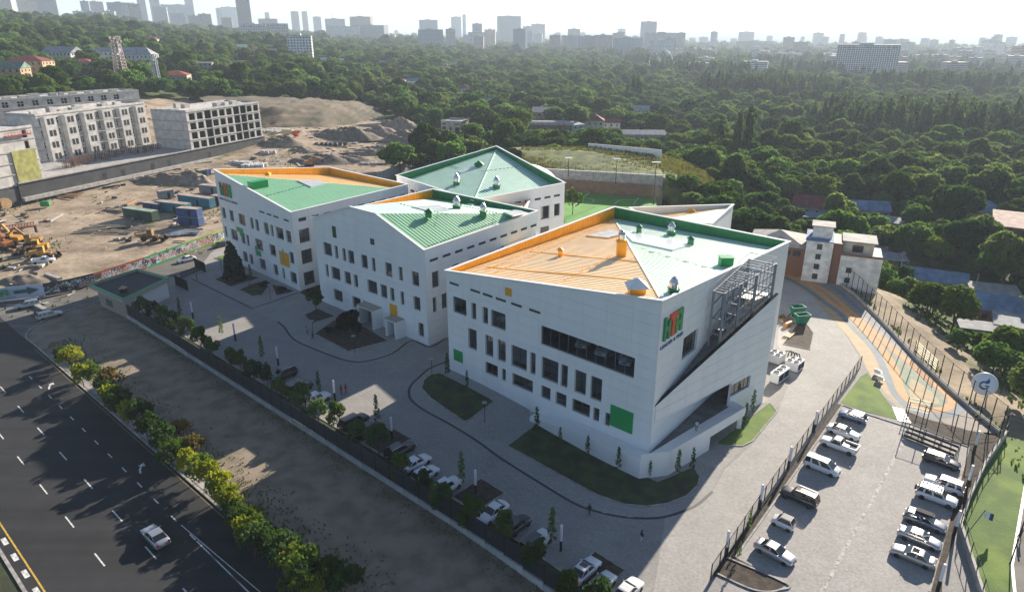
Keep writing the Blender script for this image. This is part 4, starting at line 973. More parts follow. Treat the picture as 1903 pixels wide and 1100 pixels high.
# campus fence: concrete plinth with dark louvred panels
fpts = [FN(-57 + 2.9 * k, 0) for k in range(56)]
CF = thing("campus_fence", "long dark louvred metal fence on a pale concrete plinth beside the dirt verge", "fence", (*fpts[0], 0))
pan = MB()
for k in range(24): pan.box(0.06 + k * 0.117, -0.03, 0.85, 0.06 + k * 0.117 + 0.085, 0.03, 3.25)
pan.box(0, -0.02, 0.95, 2.9, -0.035, 1.05).box(0, -0.02, 3.0, 2.9, -0.035, 3.1).box(0, 0.035, 0.85, 2.9, 0.045, 3.2)
pan = pan.mesh("louvre_panel", mat("fence_slate", (0.03, 0.037, 0.045), 0.55, rnd=0.12)); pst = MB().box(-0.06, -0.06, 0.6, 0.06, 0.06, 3.35).mesh("post", M_DARK)
pth = MB().box(0, -0.25, -1.2, 2.88, 0.2, 0.82).mesh("plinth", mat("plinth_concrete", (0.40, 0.40, 0.39), 0.85, var=0.15, vscale=0.6, rnd=0.1))
for k, p in enumerate(fpts[:-1]):
    z = gz(*p) - (0.0); l = V3((*p, z)) - CF.location
    st = 0.0
    ob("plinth", pth, CF, l, RZ); ob("louvre_panel", pan, CF, l, RZ); ob("post", pst, CF, l, RZ)
# gatehouse
GH = [V3((*G2(u, v, 4.5), 0)) for u, v in ((166, 529), (255, 501), (313, 517), (229, 557))]
c = sum(GH, V3()) / 4
GT = thing("gatehouse", "white gatehouse with green edged flat dark roof beside the gate", "building", c)
ins = [p.lerp(c, 0.06) for p in GH]; wl = MB()
ins[0] = ins[0].lerp(ins[3], 0.15)
for i in range(4):
    a, b_ = ins[i], ins[(i + 1) % 4]; top = V3((0, 0, 4.0)); wl.quad(b_, a, a + top, b_ + top, 1 if i == 3 else 0)
wb(wl, "wall", [M_WALLW, mat("gatehouse_beige", (0.36, 0.30, 0.24), 0.7)], GT)
wb(MB().prism([(p.x, p.y) for p in [q.lerp(c, 0.03) for q in GH]], 3.9, 4.15), "roof", mat("roof_bitumen", (0.035, 0.037, 0.042), 0.8, var=0.2), GT)
for i in range(4):
    a, b_ = GH[i] + V3((0, 0, 4.15)), GH[(i + 1) % 4] + V3((0, 0, 4.15)); wb(MB().bar(a, b_, 0.35, 0.8), "fascia", mat("fascia_beige", (0.42, 0.38, 0.32), 0.6), GT); wb(MB().bar(a + V3((0, 0, .46)), b_ + V3((0, 0, .46)), 0.5, 0.12), "green_trim", M_PGREEN, GT)
q = G(230, 543, 4.2); hood(GT, q, M_DARK, 0.7, 0.8, M_WOOD)
Wg = Wall(ins[0], ins[3])
f = MB().quad(Wg.p(3.2, 1, .03), Wg.p(6.2, 1, .03), Wg.p(6.2, 2.6, .03), Wg.p(3.2, 2.6, .03)); fo = wb(f, "window", M_FRAME, GT)
# gate leaves
def gate(label, p0, p1, h=2.6):
    a, b_ = G(*p0), G(*p1); T = thing("metal_gate", label, "gate", a); d = (b_ - a); L = d.length; d /= L
    for s in (0.05, L - 0.05): MB().bar(a + d * s, a + d * s + V3((0, 0, h)), 0.1).build("gate_frame", M_DARK, T, -T.location)
    for z in (0.15, h - 0.1): MB().bar(a + d * .1 + V3((0, 0, z)), a + d * (L - .1) + V3((0, 0, z)), 0.1).build("gate_frame", M_DARK, T, -T.location)
    n = int(L / 0.22)
    for i in range(n): s = 0.15 + (L - 0.3) * i / n; MB().bar(a + d * s + V3((0, 0, .2)), a + d * s + V3((0, 0, h - .15)), 0.13, 0.04).build("gate_bar", M_DARK, T, -T.location)
gate("dark slatted gate leaf nearest the gatehouse", (327, 530), (350, 541)); gate("dark slatted gate leaf standing open by the side road", (363, 497), (383, 507)); gate("low dark slatted gate leaf between the two open leaves", (336, 519), (372, 502), 1.5)
# printed hoarding along the side road
def collage(name, base, seed):
    m = bpy.data.materials.new(name); m.use_nodes = True; t = m.node_tree; n = t.nodes; l = t.links; b = n["Principled BSDF"]; b.inputs["Roughness"].default_value = 0.6
    tc = n.new("ShaderNodeTexCoord"); mp = n.new("ShaderNodeMapping"); mp.inputs["Location"].default_value = (seed * 3.1, seed, 0); l.new(tc.outputs["Object"], mp.inputs[0])
    vo = n.new("ShaderNodeTexVoronoi"); vo.inputs["Scale"].default_value = 0.75; l.new(mp.outputs[0], vo.inputs["Vector"])
    no = n.new("ShaderNodeTexNoise"); no.inputs["Scale"].default_value = 2.2; no.inputs["Detail"].default_value = 3; l.new(mp.outputs[0], no.inputs["Vector"])
    sp = n.new("ShaderNodeSeparateColor"); l.new(vo.outputs["Color"], sp.inputs[0])
    ad = n.new("ShaderNodeMath"); ad.operation = 'ADD'; l.new(sp.outputs[0], ad.inputs[0]); sc_ = n.new("ShaderNodeMath"); sc_.operation = 'MULTIPLY_ADD'; sc_.inputs[1].default_value = 0.9; sc_.inputs[2].default_value = -0.45; l.new(no.outputs["Fac"], sc_.inputs[0]); l.new(sc_.outputs[0], ad.inputs[1])
    ra = n.new("ShaderNodeValToRGB"); ra.color_ramp.interpolation = 'CONSTANT'; l.new(ad.outputs[0], ra.inputs[0])
    cols = [(0, (0.03, 0.03, 0.05)), (0.22, (0.35, 0.35, 0.36)), (0.36, (0.22, 0.03, 0.04)), (0.46, (0.45, 0.33, 0.27)), (0.56, base), (0.7, (0.6, 0.61, 0.63)), (0.82, (0.08, 0.13, 0.25)), (0.92, (0.02, 0.02, 0.03))]
    e = ra.color_ramp.elements
    while len(e) < len(cols): e.new(0.5)
    for i, (p, c_) in enumerate(cols): e[i].position = p; e[i].color = (*c_, 1)
    l.new(ra.outputs[0], b.inputs["Base Color"]); return m
HB = thing("hoarding", "long printed hoarding with pupils' photos, arrow and letters beside the side road", "hoarding", (*BAN[0], 0))
hb = [V3((x, y, 0)) for x, y in BAN]; seg = []
tot = [0.0]
for a, b_ in zip(hb, hb[1:]): tot.append(tot[-1] + (b_ - a).length)
def along(s):
    for i in range(len(hb) - 1):
        if s <= tot[i + 1] or i == len(hb) - 2: return hb[i].lerp(hb[i + 1], (s - tot[i]) / (tot[i + 1] - tot[i]))
cuts = [0.0, tot[2] - 0.3, tot[3] + 2, tot[4] * 0.5 + tot[3] * 0.5, tot[4], tot[4] * .5 + tot[5] * .5, tot[5], tot[6]]
cs = [None, (0.02, 0.08, 0.05), (0.3, 0.09, 0.04), (0.4, 0.42, 0.45), (0.30, 0.31, 0.33), (0.2, 0.03, 0.03), (0.1, 0.25, 0.3)]
strips = [M_WALLW, mat("print_dark_green", (0.01, 0.06, 0.03), .6), mat("print_rust", (0.35, 0.07, 0.02), .6), mat("print_rust2", (0.36, 0.08, 0.02), .6), M_PGREEN, mat("print_green", (0.12, 0.32, 0.02), .6), mat("print_lime", (0.30, 0.42, 0.03), .6)]
HH = 3.1
for i, (s0_, s1_) in enumerate(zip(cuts, cuts[1:])):
    n = max(1, int((s1_ - s0_) / 5)); body = MB(); st = MB(); lo = MB()
    for k in range(n):
        a, b_ = along(s0_ + (s1_ - s0_) * k / n), along(s0_ + (s1_ - s0_) * (k + 1) / n); d = (b_ - a).normalized(); nn = V3((d.y, -d.x, 0)) * 0.05
        body.add([a + V3((0, 0, .1)), b_ + V3((0, 0, .1)), b_ + V3((0, 0, HH)), a + V3((0, 0, HH)), a - nn + V3((0, 0, .1)), b_ - nn + V3((0, 0, .1)), b_ - nn + V3((0, 0, HH)), a - nn + V3((0, 0, HH))], [(0, 1, 2, 3), (5, 4, 7, 6), (3, 2, 6, 7)])
        for q, z0_, z1_ in ((st, HH - .45, HH), (lo, .1, .5)):
            q.quad(a + nn * .2 + V3((0, 0, z0_)), b_ + nn * .2 + V3((0, 0, z0_)), b_ + nn * .2 + V3((0, 0, z1_)), a + nn * .2 + V3((0, 0, z1_)))
    wb(body, "printed_panel", collage("print_%d" % i, cs[i], i) if cs[i] else mat("print_white", (0.5, 0.56, 0.66), .6), HB)
    if cs[i]: wb(st, "colour_band", strips[i], HB); wb(lo, "colour_band", strips[i], HB)
a_, b_2 = along(cuts[1] - 14), along(cuts[1] - .3); WB_ = Wall((a_.x, a_.y), (b_2.x, b_2.y)); WB_.n = WB_.n
letters(HB, WB_, 3.0, 1.2, 4.4, 1.5, 0.09); wall_text(HB, WB_, "HIGH TECH ACADEMY", 2.0, 0.6, 6.5, 0.42, M_BLUE, o=0.07)
ar = MB(); L_ = [(8.2, 1.5), (10.8, 1.5), (10.8, 1.0), (13, 1.9), (10.8, 2.8), (10.8, 2.3), (8.2, 2.3)]
ar.poly([WB_.p(s, z, 0.08) for s, z in L_]); wb(ar, "arrow", mat("arrow_green", (0.01, 0.09, 0.08), .6), HB)
# lamps
def make_column(col=M_TRIM):
    T = ob("light_column", None)
    MB().box(-.14, -.14, 0, .14, .14, 1.5).build("base", M_DARK, T); MB().lathe([(.17, 1.5), (.17, 3.7), (.12, 3.78)], 10).build("lamp_tube", mat("lamp_diffuser", (0.7, 0.7, 0.78), 0.4), T)
    return T
lc0 = make_column(); first = True
def place(proto, used, p, rz=0.0, label=None, cat=None, group=None):
    o = copy_tree(proto) if used[0] else proto; used[0] = True
    o.location = p; o.rotation_euler = (0, 0, rz); return tag(o, label, cat, group)
ul = [False]
spots = [((359.4, 592.4), "by the gatehouse trees"), ((438, 634), "in the first sunlit patch of the yard"), ((517.6, 679), "beside the first parked black car"), ((622.7, 744.5), "beside the two people in red"), ((729, 816), "between the dark cars of the yard row"), ((884, 918), "on the planted island mid row"), ((1042, 1023), "on the planted island at the near end of the row")]
for (q, l_) in spots: place(lc0, ul, G(*q), 0, "white tube light column on dark base " + l_, "lamp", "light columns in the school yard")
for (q, l_) in (((1512, 803), "nearest the pickup truck"), ((1464, 872), "between white minivan and black car"), ((1411, 945), "beside the tiny two seater car"), ((1348, 1034), "at the near end of the lot fence")): place(lc0, ul, G(*q), 0, "white tube light column by the lot fence " + l_, "lamp", "light columns along the parking lot")
for (q, l_) in (((1809, 842), "behind the black estate car"), ((1796, 908), "behind the two white off roaders"), ((1772, 995), "behind the silver saloons"), ((1742, 1098), "at the bottom corner of the lot")): place(lc0, ul, G(*q), 0, "white tube light column on the soil " + l_, "lamp", "light columns along the parking lot")
pl0 = ob("path_lamp", None)
MB().lathe([(.12, 0), (.06, .1), (.045, 3.2), (.045, 3.3)], 8).build("pole", M_DARK, pl0); MB().lathe([(.1, 3.3), (.42, 3.38), (.42, 3.46), (.1, 3.52)], 12).build("lamp_head", mat("lamp_head_grey", (.3, .3, .31), .5), pl0)
up = [False]
for q, l_ in (((412, 505), "beside the dark fir by the left school block"), ((464, 531), "between the small beds of the left block"), ((503, 556), "at the corner of the small beds"), ((583, 626), "beside the two people near the middle block"), ((659, 655), "at the front of the round shrub bed"), ((901, 784), "on the lawn bed corner before the nearest block"), ((803, 700), "at the mouth of the gap between the blocks")):
    place(pl0, up, G(*q), 0, "dark path lamp with flat head " + l_, "lamp", "path lamps around the school blocks")
# lot fence
def mesh_panel(h, z0=0.1, m=None):
    def f(T, a, b_):
        q = MB(); q.quad(a + V3((0, 0, z0)), b_ + V3((0, 0, z0)), b_ + V3((0, 0, h)), a + V3((0, 0, h)))
        o = q.build("mesh_panel", m or M_MESH, T, -T.location)
        r = MB().bar(a + V3((0, 0, h)), b_ + V3((0, 0, h)), .06).bar(a + V3((0, 0, z0 + .05)), b_ + V3((0, 0, z0 + .05)), .05); r.build("rail", M_DARK, T, -T.location)
    return f
fence_run("mesh_fence", "black mesh fence with posts between the driveway and the parking lot", "fence", [G2(1320, 1078), G2(1420, 930), G2(1508, 806), G2(1598, 683)], 2.5, 0.1, 2.4, parts=mesh_panel(2.3))
# retaining wall and tall posts along the track
TW = [G2(u, v) for u, v in [(1452, 494), (1500, 508), (1555, 524), (1590, 550), (1640, 600), (1700, 665), (1760, 722), (1820, 775), (1858, 806)]]
rw = thing("retaining_wall", "low pale concrete wall along the outer edge of the running track", "wall", (*TW[0], -1.8))
for a, b_ in zip(TW, TW[1:]):
    n = max(1, round(math.dist(a, b_) / 4))
    for k in range(n):
        p0, p1 = V3((*a, 0)).lerp(V3((*b_, 0)), k / n), V3((*a, 0)).lerp(V3((*b_, 0)), (k + 1) / n)
        d = (p1 - p0).normalized() * 0.015
        MB().bar(p0 + d + V3((0, 0, gz(p0.x, p0.y) - 1.2)), p1 - d + V3((0, 0, gz(p1.x, p1.y) - 1.2)), 0.55, 3.6).build("wall_block", M_CONC, rw, -rw.location)
fence_run("mesh_fence", "tall thin black posts with faint mesh on the wall of the running track", "fence", TW, 2.7, 0.11, 5.0, parts=mesh_panel(4.9, 0.6, sheer_mat("thin_mesh", (0.04, 0.045, 0.04), 0.06)))
fence_run("mesh_fence", "black posts between the track end and the parking lot", "fence", [G2(u, v) for u, v in ((1682, 790), (1740, 808), (1800, 822), (1862, 815))], 2.6, 0.1, 4.2, parts=mesh_panel(4.1, 0.3, MATS["thin_mesh"]))
rg = thing("boundary_wall", "grey boundary wall with dark rail to the right of the parking lot", "wall", G(1868, 812))
bw = [G(u, v) for u, v in ((1868, 812), (1829, 868), (1800, 930), (1782, 985), (1800, 1040), (1822, 1110), (1850, 1220))]
for a, b_ in zip(bw, bw[1:]):
    n = max(1, round((b_ - a).length / 3))
    for k in range(n):
        p0, p1 = a.lerp(b_, k / n), a.lerp(b_, (k + 1) / n); MB().bar(p0 + V3((0, 0, .3)), p1 + V3((0, 0, .3)), .3, 1.8).build("wall_block", M_CONC, rg, -rg.location); MB().bar(p0 + V3((0, 0, 1.2)), p0 + V3((0, 0, 2.6)), .08).build("post", M_DARK, rg, -rg.location); MB().bar(p0 + V3((0, 0, 2.5)), p1 + V3((0, 0, 2.5)), .06).build("rail", M_DARK, rg, -rg.location)
struct(sheet("grass_bank", [G2(u, v) for u, v in [(1872, 812), (1960, 830), (2100, 1300), (1870, 1300), (1822, 1110), (1800, 1040), (1784, 985), (1802, 930), (1831, 868)]], 0.06, M_GRASSL))
rr = struct(sheet("lane", [G2(u, v) for u, v in [(1905, 905), (2050, 900), (2150, 1300), (1905, 1300), (1880, 1050)]], 0.07, M_ASPH2)); struct(ribbon("lane_kerb", [G2(u, v) for u, v in [(1905, 905), (1880, 1050), (1903, 1290)]], 0.3, 0.2, M_TRIM, h=0.2))
# stand of black benches
bp = [G(u, v) for u, v in ((1677, 812), (1772, 850))]; BT = thing("bench_stand", "black bench stand of long planks at the end of the parking lot", "bench", bp[0])
d = (bp[1] - bp[0]); nn = V3((-d.y, d.x, 0)).normalized()
for k in range(4):
    o2 = nn * (0.7 * k) + V3((0, 0, .45 + .38 * k)); MB().bar(bp[0] + o2, bp[1] + o2, .42, .07).build("plank", M_DARK, BT, -BT.location)
    MB().bar(bp[0] + o2 + nn * .25 - V3((0, 0, .3)), bp[1] + o2 + nn * .25 - V3((0, 0, .3)), .25, .05).build("plank", M_DARK, BT, -BT.location)
for k in range(4):
    q = bp[0].lerp(bp[1], k / 3)
    for j in range(4): MB().bar(q + nn * .7 * j, q + nn * .7 * j + V3((0, 0, .42 + .38 * j)), .08).build("leg", M_DARK, BT, -BT.location)
# exercise frame
def exercise(label, pxs, h, m2):
    P = [G(*q) for q in pxs]; T = thing("exercise_frame", label, "playground", P[0])
    for p in P: MB().bar(p, p + V3((0, 0, h)), .1).build("post", M_DARK, T, -T.location)
    for a, b_ in zip(P, P[1:]):
        for k in range(5): z = V3((0, 0, h * (.3 + .165 * k))); MB().bar(a + z, b_ + z, .05).build("bar", m2, T, -T.location)
M_YEL = mat("yellow_bar", (0.6, 0.5, 0.12), .5)
exercise("pull up bars with yellow rungs on the track end", [(1683, 768), (1704, 772), (1724, 778)], 3.0, M_YEL); exercise("yellow climbing frame beyond the track wall", [(1699, 655), (1712, 668), (1724, 680), (1738, 694)], 2.6, M_YEL)
sl = thing("slatted_steps", "pale slatted steps between lawn and track end", "steps", G(1668, 765))
for k in range(9): a, b_ = G(1658 + k * 1.2, 757 + k * 3.0), G(1680 + k * 1.6, 762 + k * 3.0); MB().bar(a + V3((0, 0, .06)), b_ + V3((0, 0, .06)), .16, .08).build("slat", M_TRIM, sl, -sl.location)
bn = thing("track_bench", "white bench with two seats beside the blue track lane", "bench", G(1633, 700))
for k, (u, v) in enumerate(((1631, 696), (1635, 708))):
    p = G(u, v); MB().obox(p + V3((0, 0, .45)), (.35, -.5, 0), (.3, .25, 0), (0, 0, .06)).obox(p + V3((-.2, -.15, .8)), (.35, -.5, 0), (.04, .03, 0), (0, 0, .3)).obox(p + V3((0, 0, .2)), (.05, -.05, 0), (.05, .05, 0), (0, 0, .22)).build("seat", M_TRIM, bn, -bn.location)
# cooling units behind the wing wall
def cooler(label, q, s, nf, rows, dark):
    p = G(*q); T = thing("cooling_unit", label, "cooler", p, R(45)); L, wd, h = s
    MB().box(-L / 2, -wd / 2, .25, L / 2, wd / 2, h).build("casing", M_TRIM, T)
    for sx in (-1, 1):
        for sy in (-1, 1): MB().box(sx * (L / 2 - .15) - .06, sy * (wd / 2 - .15) - .06, 0, sx * (L / 2 - .15) + .06, sy * (wd / 2 - .15) + .06, .25).build("foot", M_DARK, T)
    if dark:
        for sx in range(2): MB().box(-L / 2 + .15 + sx * (L / 2 - .05), -wd / 2 - .03, .5, -.1 + sx * (L / 2 - .05), -wd / 2 + .02, h - .3).build("coil_grille", M_DARK, T)
    for i in range(nf):
        for j in range(rows):
            x, y = -L / 2 + L * (i + .5) / nf, -wd / 2 + wd * (j + .5) / rows; r = min(L / nf, wd / rows) * .42
            fo = MB().lathe([(r, h), (r, h + .12), (r * .85, h + .13)], 14, (x, y, 0), cap=False).build("fan_ring", M_STEEL, T); MB().lathe([(r * .84, h + .03), (.05, h + .06)], 14, (x, y, 0)).build("fan", M_DARK, fo)
cooler("white cooling unit with three fans in front of the others", (1447, 706), (4.2, 1.6, 2.0), 3, 1, True); cooler("white four fan cooling unit nearest the school wall", (1441, 672), (2.6, 2.4, 1.8), 2, 2, False); cooler("white four fan cooling unit on the outer side", (1475, 686), (2.8, 2.4, 1.9), 2, 2, True)
dk = thing("pipe_bundle", "coil of black pipes behind the cooling units", "pipes", G(1466, 666))
for k in range(4): p = G(1458 + 5 * k, 664 + 2 * k); MB().tube([p + V3((0, 0, .3)), p + V3((.3, .3, 1.2)), p + V3((1.1, .2, 1.3)), p + V3((1.4, -.1, .3))], .11, 6).build("pipe", M_DARK, dk, -dk.location)
# hoppers, planks and piles by the track
def hopper(label, q):
    p = G(*q); T = thing("waste_hopper", label, "skip", p, R(10)); m = mat("hopper_green", (0.0, 0.17, 0.10), .5)
    b = MB(); t = [(-1.5, -.9), (1.5, -.9), (1.5, .9), (-1.5, .9)]; bo = [(-.9, -.6), (.9, -.6), (.9, .6), (-.9, .6)]
    b.add([(*q_, .4) for q_ in bo] + [(*q_, 2.4) for q_ in t] + [(x * .94, y * .92, 2.4) for x, y in t] + [(x * .9, y * .9, .6) for x, y in bo], [(3, 2, 1, 0)] + [(i, (i + 1) % 4, 4 + (i + 1) % 4, 4 + i) for i in range(4)] + [(4 + i, 4 + (i + 1) % 4, 8 + (i + 1) % 4, 8 + i) for i in range(4)] + [(8 + i, 8 + (i + 1) % 4, 12 + (i + 1) % 4, 12 + i) for i in range(4)] + [(12, 13, 14, 15)])
    b.build("bin", m, T)
    for sx in (-.7, .7): MB().box(sx - .1, -.5, 0, sx + .1, .5, .4).build("runner", M_DARK, T)
hopper("green tapered waste hopper farther from the camera", (1480, 588)); hopper("green tapered waste hopper nearer the camera", (1489, 603))
wp = thing("plank_stack", "stack of pale timber planks beside the school wall", "timber", G(1463, 620))
for k in range(12):
    p = G(1461, 622) + V3(((k % 4) * .3, (k % 4) * -.25, .1 + .12 * (k // 4))); MB().obox(p, (1.1, 1.3, 0), (.1, -.09, 0), (0, 0, .05)).build("plank", M_WOOD, wp, -wp.location)
wp = thing("timber_pile", "loose heap of brown timber offcuts and an orange drum", "timber", G(1458, 596))
for k in range(22):
    p = G(1458 + random.uniform(-7, 10), 596 + random.uniform(-8, 9)); a = random.uniform(0, 3.1); MB().obox(p + V3((0, 0, random.uniform(.1, .7))), V3((math.cos(a), math.sin(a), random.uniform(-.2, .2))) * random.uniform(.6, 1.5), V3((-math.sin(a), math.cos(a), 0)) * .12, (0, 0, .06)).build("board", random.choice([M_WOOD, MATS["planting_soil"], mat("old_board", (.3, .16, .08), .8)]), wp, -wp.location)
p = G(1464, 606); MB().tube([p + V3((-.8, -.6, .5)), p + V3((.8, .6, .5))], .5, 12).build("drum", mat("drum_orange", (.5, .2, .04), .5), wp, -wp.location)
# round white sign with a blue flame emblem beyond the wall
p = TP(1822, 742); ST = thing("round_sign", "large round white sign with blue flame emblem beyond the track wall", "sign", p)
dz = 3.0; nrm = V3((-0.46, -0.82, 0.32)).normalized(); sx_ = V3((0, 0, 1)).cross(nrm).normalized(); sy_ = nrm.cross(sx_); cc = V3((0, 0, dz))
dm = MB(); N = 28; rad = 1.95
prof_ = [(0, -.5), (rad * .8, -.42), (rad, 0), (rad * .97, .16), (rad * .7, .34), (0.01, .42)]
vs = [cc + (sx_ * math.cos(2 * math.pi * k / N) + sy_ * math.sin(2 * math.pi * k / N)) * max(r, .01) + nrm * h for r, h in prof_ for k in range(N)]
dm.add(vs, [(j * N + k, j * N + (k + 1) % N, (j + 1) * N + (k + 1) % N, (j + 1) * N + k) for j in range(len(prof_) - 1) for k in range(N)]); dm.build("disc", mat("sign_white", (.78, .79, .8), .35), ST, smooth=True)
em = MB(); lift = lambda x, y: cc + sx_ * x + sy_ * y + nrm * (.46 - .06 * (x * x + y * y))
arc = [(R(40 + 300 * k / 14)) for k in range(15)]
for a, b_ in zip(arc, arc[1:]):
    em.quad(lift(.45 * math.cos(a) - .1, .45 * math.sin(a) - .25), lift(.75 * math.cos(a) - .1, .75 * math.sin(a) - .25), lift(.75 * math.cos(b_) - .1, .75 * math.sin(b_) - .25), lift(.45 * math.cos(b_) - .1, .45 * math.sin(b_) - .25))
em.quad(lift(.05, -.38), lift(.65, -.38), lift(.65, -.16), lift(.05, -.16)); em.poly([lift(.15, .1), lift(.55, .25), lift(.62, .62), lift(.42, 1.15), lift(.25, .75), lift(.02, .62)]); em.build("emblem", M_BLUE, ST)
for k in (-.8, .8): MB().bar(sx_ * k, sx_ * k + cc - nrm * .3 + V3((0, 0, -.2)), .16).build("leg", M_STEEL, ST)
for k, (u, v) in enumerate(((1893, 1030), (1890, 960))): pass
p = G(1877, 1048); T = thing("street_lamp", "tall thin dark lamp pole at the lower right edge of the lane", "lamp", p); MB().lathe([(.14, 0), (.08, .3), (.06, 9), (.05, 9.1)], 8).build("pole", M_DARK, T); MB().bar((0, 0, 9), (1.4, .5, 9.3), .08).obox((1.7, .6, 9.35), (.35, .12, 0), (-.05, .14, 0), (0, 0, .05)).build("lamp_head", M_STEEL, T)
p = G(1798, 990); T = thing("flag", "white and blue cloth banner leaning over the boundary wall", "flag", p); MB().bar((0, 0, 0), (1.6, .3, 3.2), .06).build("pole", M_DARK, T)
fl_ = MB(); n = 6
for i in range(n): x0, x1 = 1.6 + i * .22, 1.6 + (i + 1) * .22; y0, y1 = .3 + .12 * math.sin(i * 1.5), .3 + .12 * math.sin((i + 1) * 1.5); fl_.quad((x0, y0, 2.2 - i * .12), (x1, y1, 2.2 - (i + 1) * .12), (x1, y1, 3.2 - (i + 1) * .12), (x0, y0, 3.2 - i * .12), 0 if i < 3 else 1)
fl_.build("cloth", [mat("cloth_white", (.75, .75, .76), .7), mat("cloth_blue", (.04, .06, .2), .7)], T)
# ------------------------------------------------------------------ vehicles
def paint(name, c, metal=0.0, rough=0.32):
    m = mat(name, c, rough, metal=metal, spec=0.5, coat=0.8); return m
PT = dict(white=paint("paint_white", (.72, .73, .74)), silver=paint("paint_silver", (.42, .43, .45), .6), black=paint("paint_black", (.012, .013, .015)), dark=paint("paint_dark", (.035, .032, .034), .3), blue=paint("paint_blue_grey", (.16, .21, .32), .5), gold=paint("paint_champagne", (.45, .43, .40), .6), red=paint("paint_red", (.45, .02, .02)), grey=paint("paint_grey", (.22, .24, .26), .5))
M_TYRE = mat("tyre", (.018, .018, .019), .85); M_RIM = mat("rim", (.42, .43, .45), .3, metal=.8)
M_HEAD = mat("headlight", (.75, .77, .8), .12, spec=.9); M_TAIL = mat("taillight", (.35, .01, .01), .25); M_PLATE = mat("number_plate", (.7, .7, .7), .5)
CARS = dict(  # length, width, height, belt, windscreen base, roof front, roof rear, rear window base, hood front height, tail height, ground clearance, wheel radius
    sedan=(4.7, 1.82, 1.45, .95, 1.05, .25, -1.0, -1.75, .72, .98, .22, .32), hatch=(4.2, 1.78, 1.5, .96, 1.0, .35, -1.45, -1.95, .75, .85, .22, .31),
    suv=(4.8, 1.92, 1.82, 1.12, 1.1, .55, -2.0, -2.3, .98, 1.0, .32, .38), estate=(4.75, 1.85, 1.55, .98, 1.05, .3, -1.95, -2.28, .74, .95, .24, .33),
    van=(4.8, 1.86, 1.85, 1.08, 1.75, .8, -2.1, -2.34, .85, .95, .24, .33), mini=(2.75, 1.6, 1.55, .98, .85, .3, -.95, -1.3, .78, .95, .22, .29),
    pickup=(5.2, 1.9, 1.8, 1.1, 1.3, .75, -.25, -.5, .98, 1.05, .36, .39))
_carmesh = {}
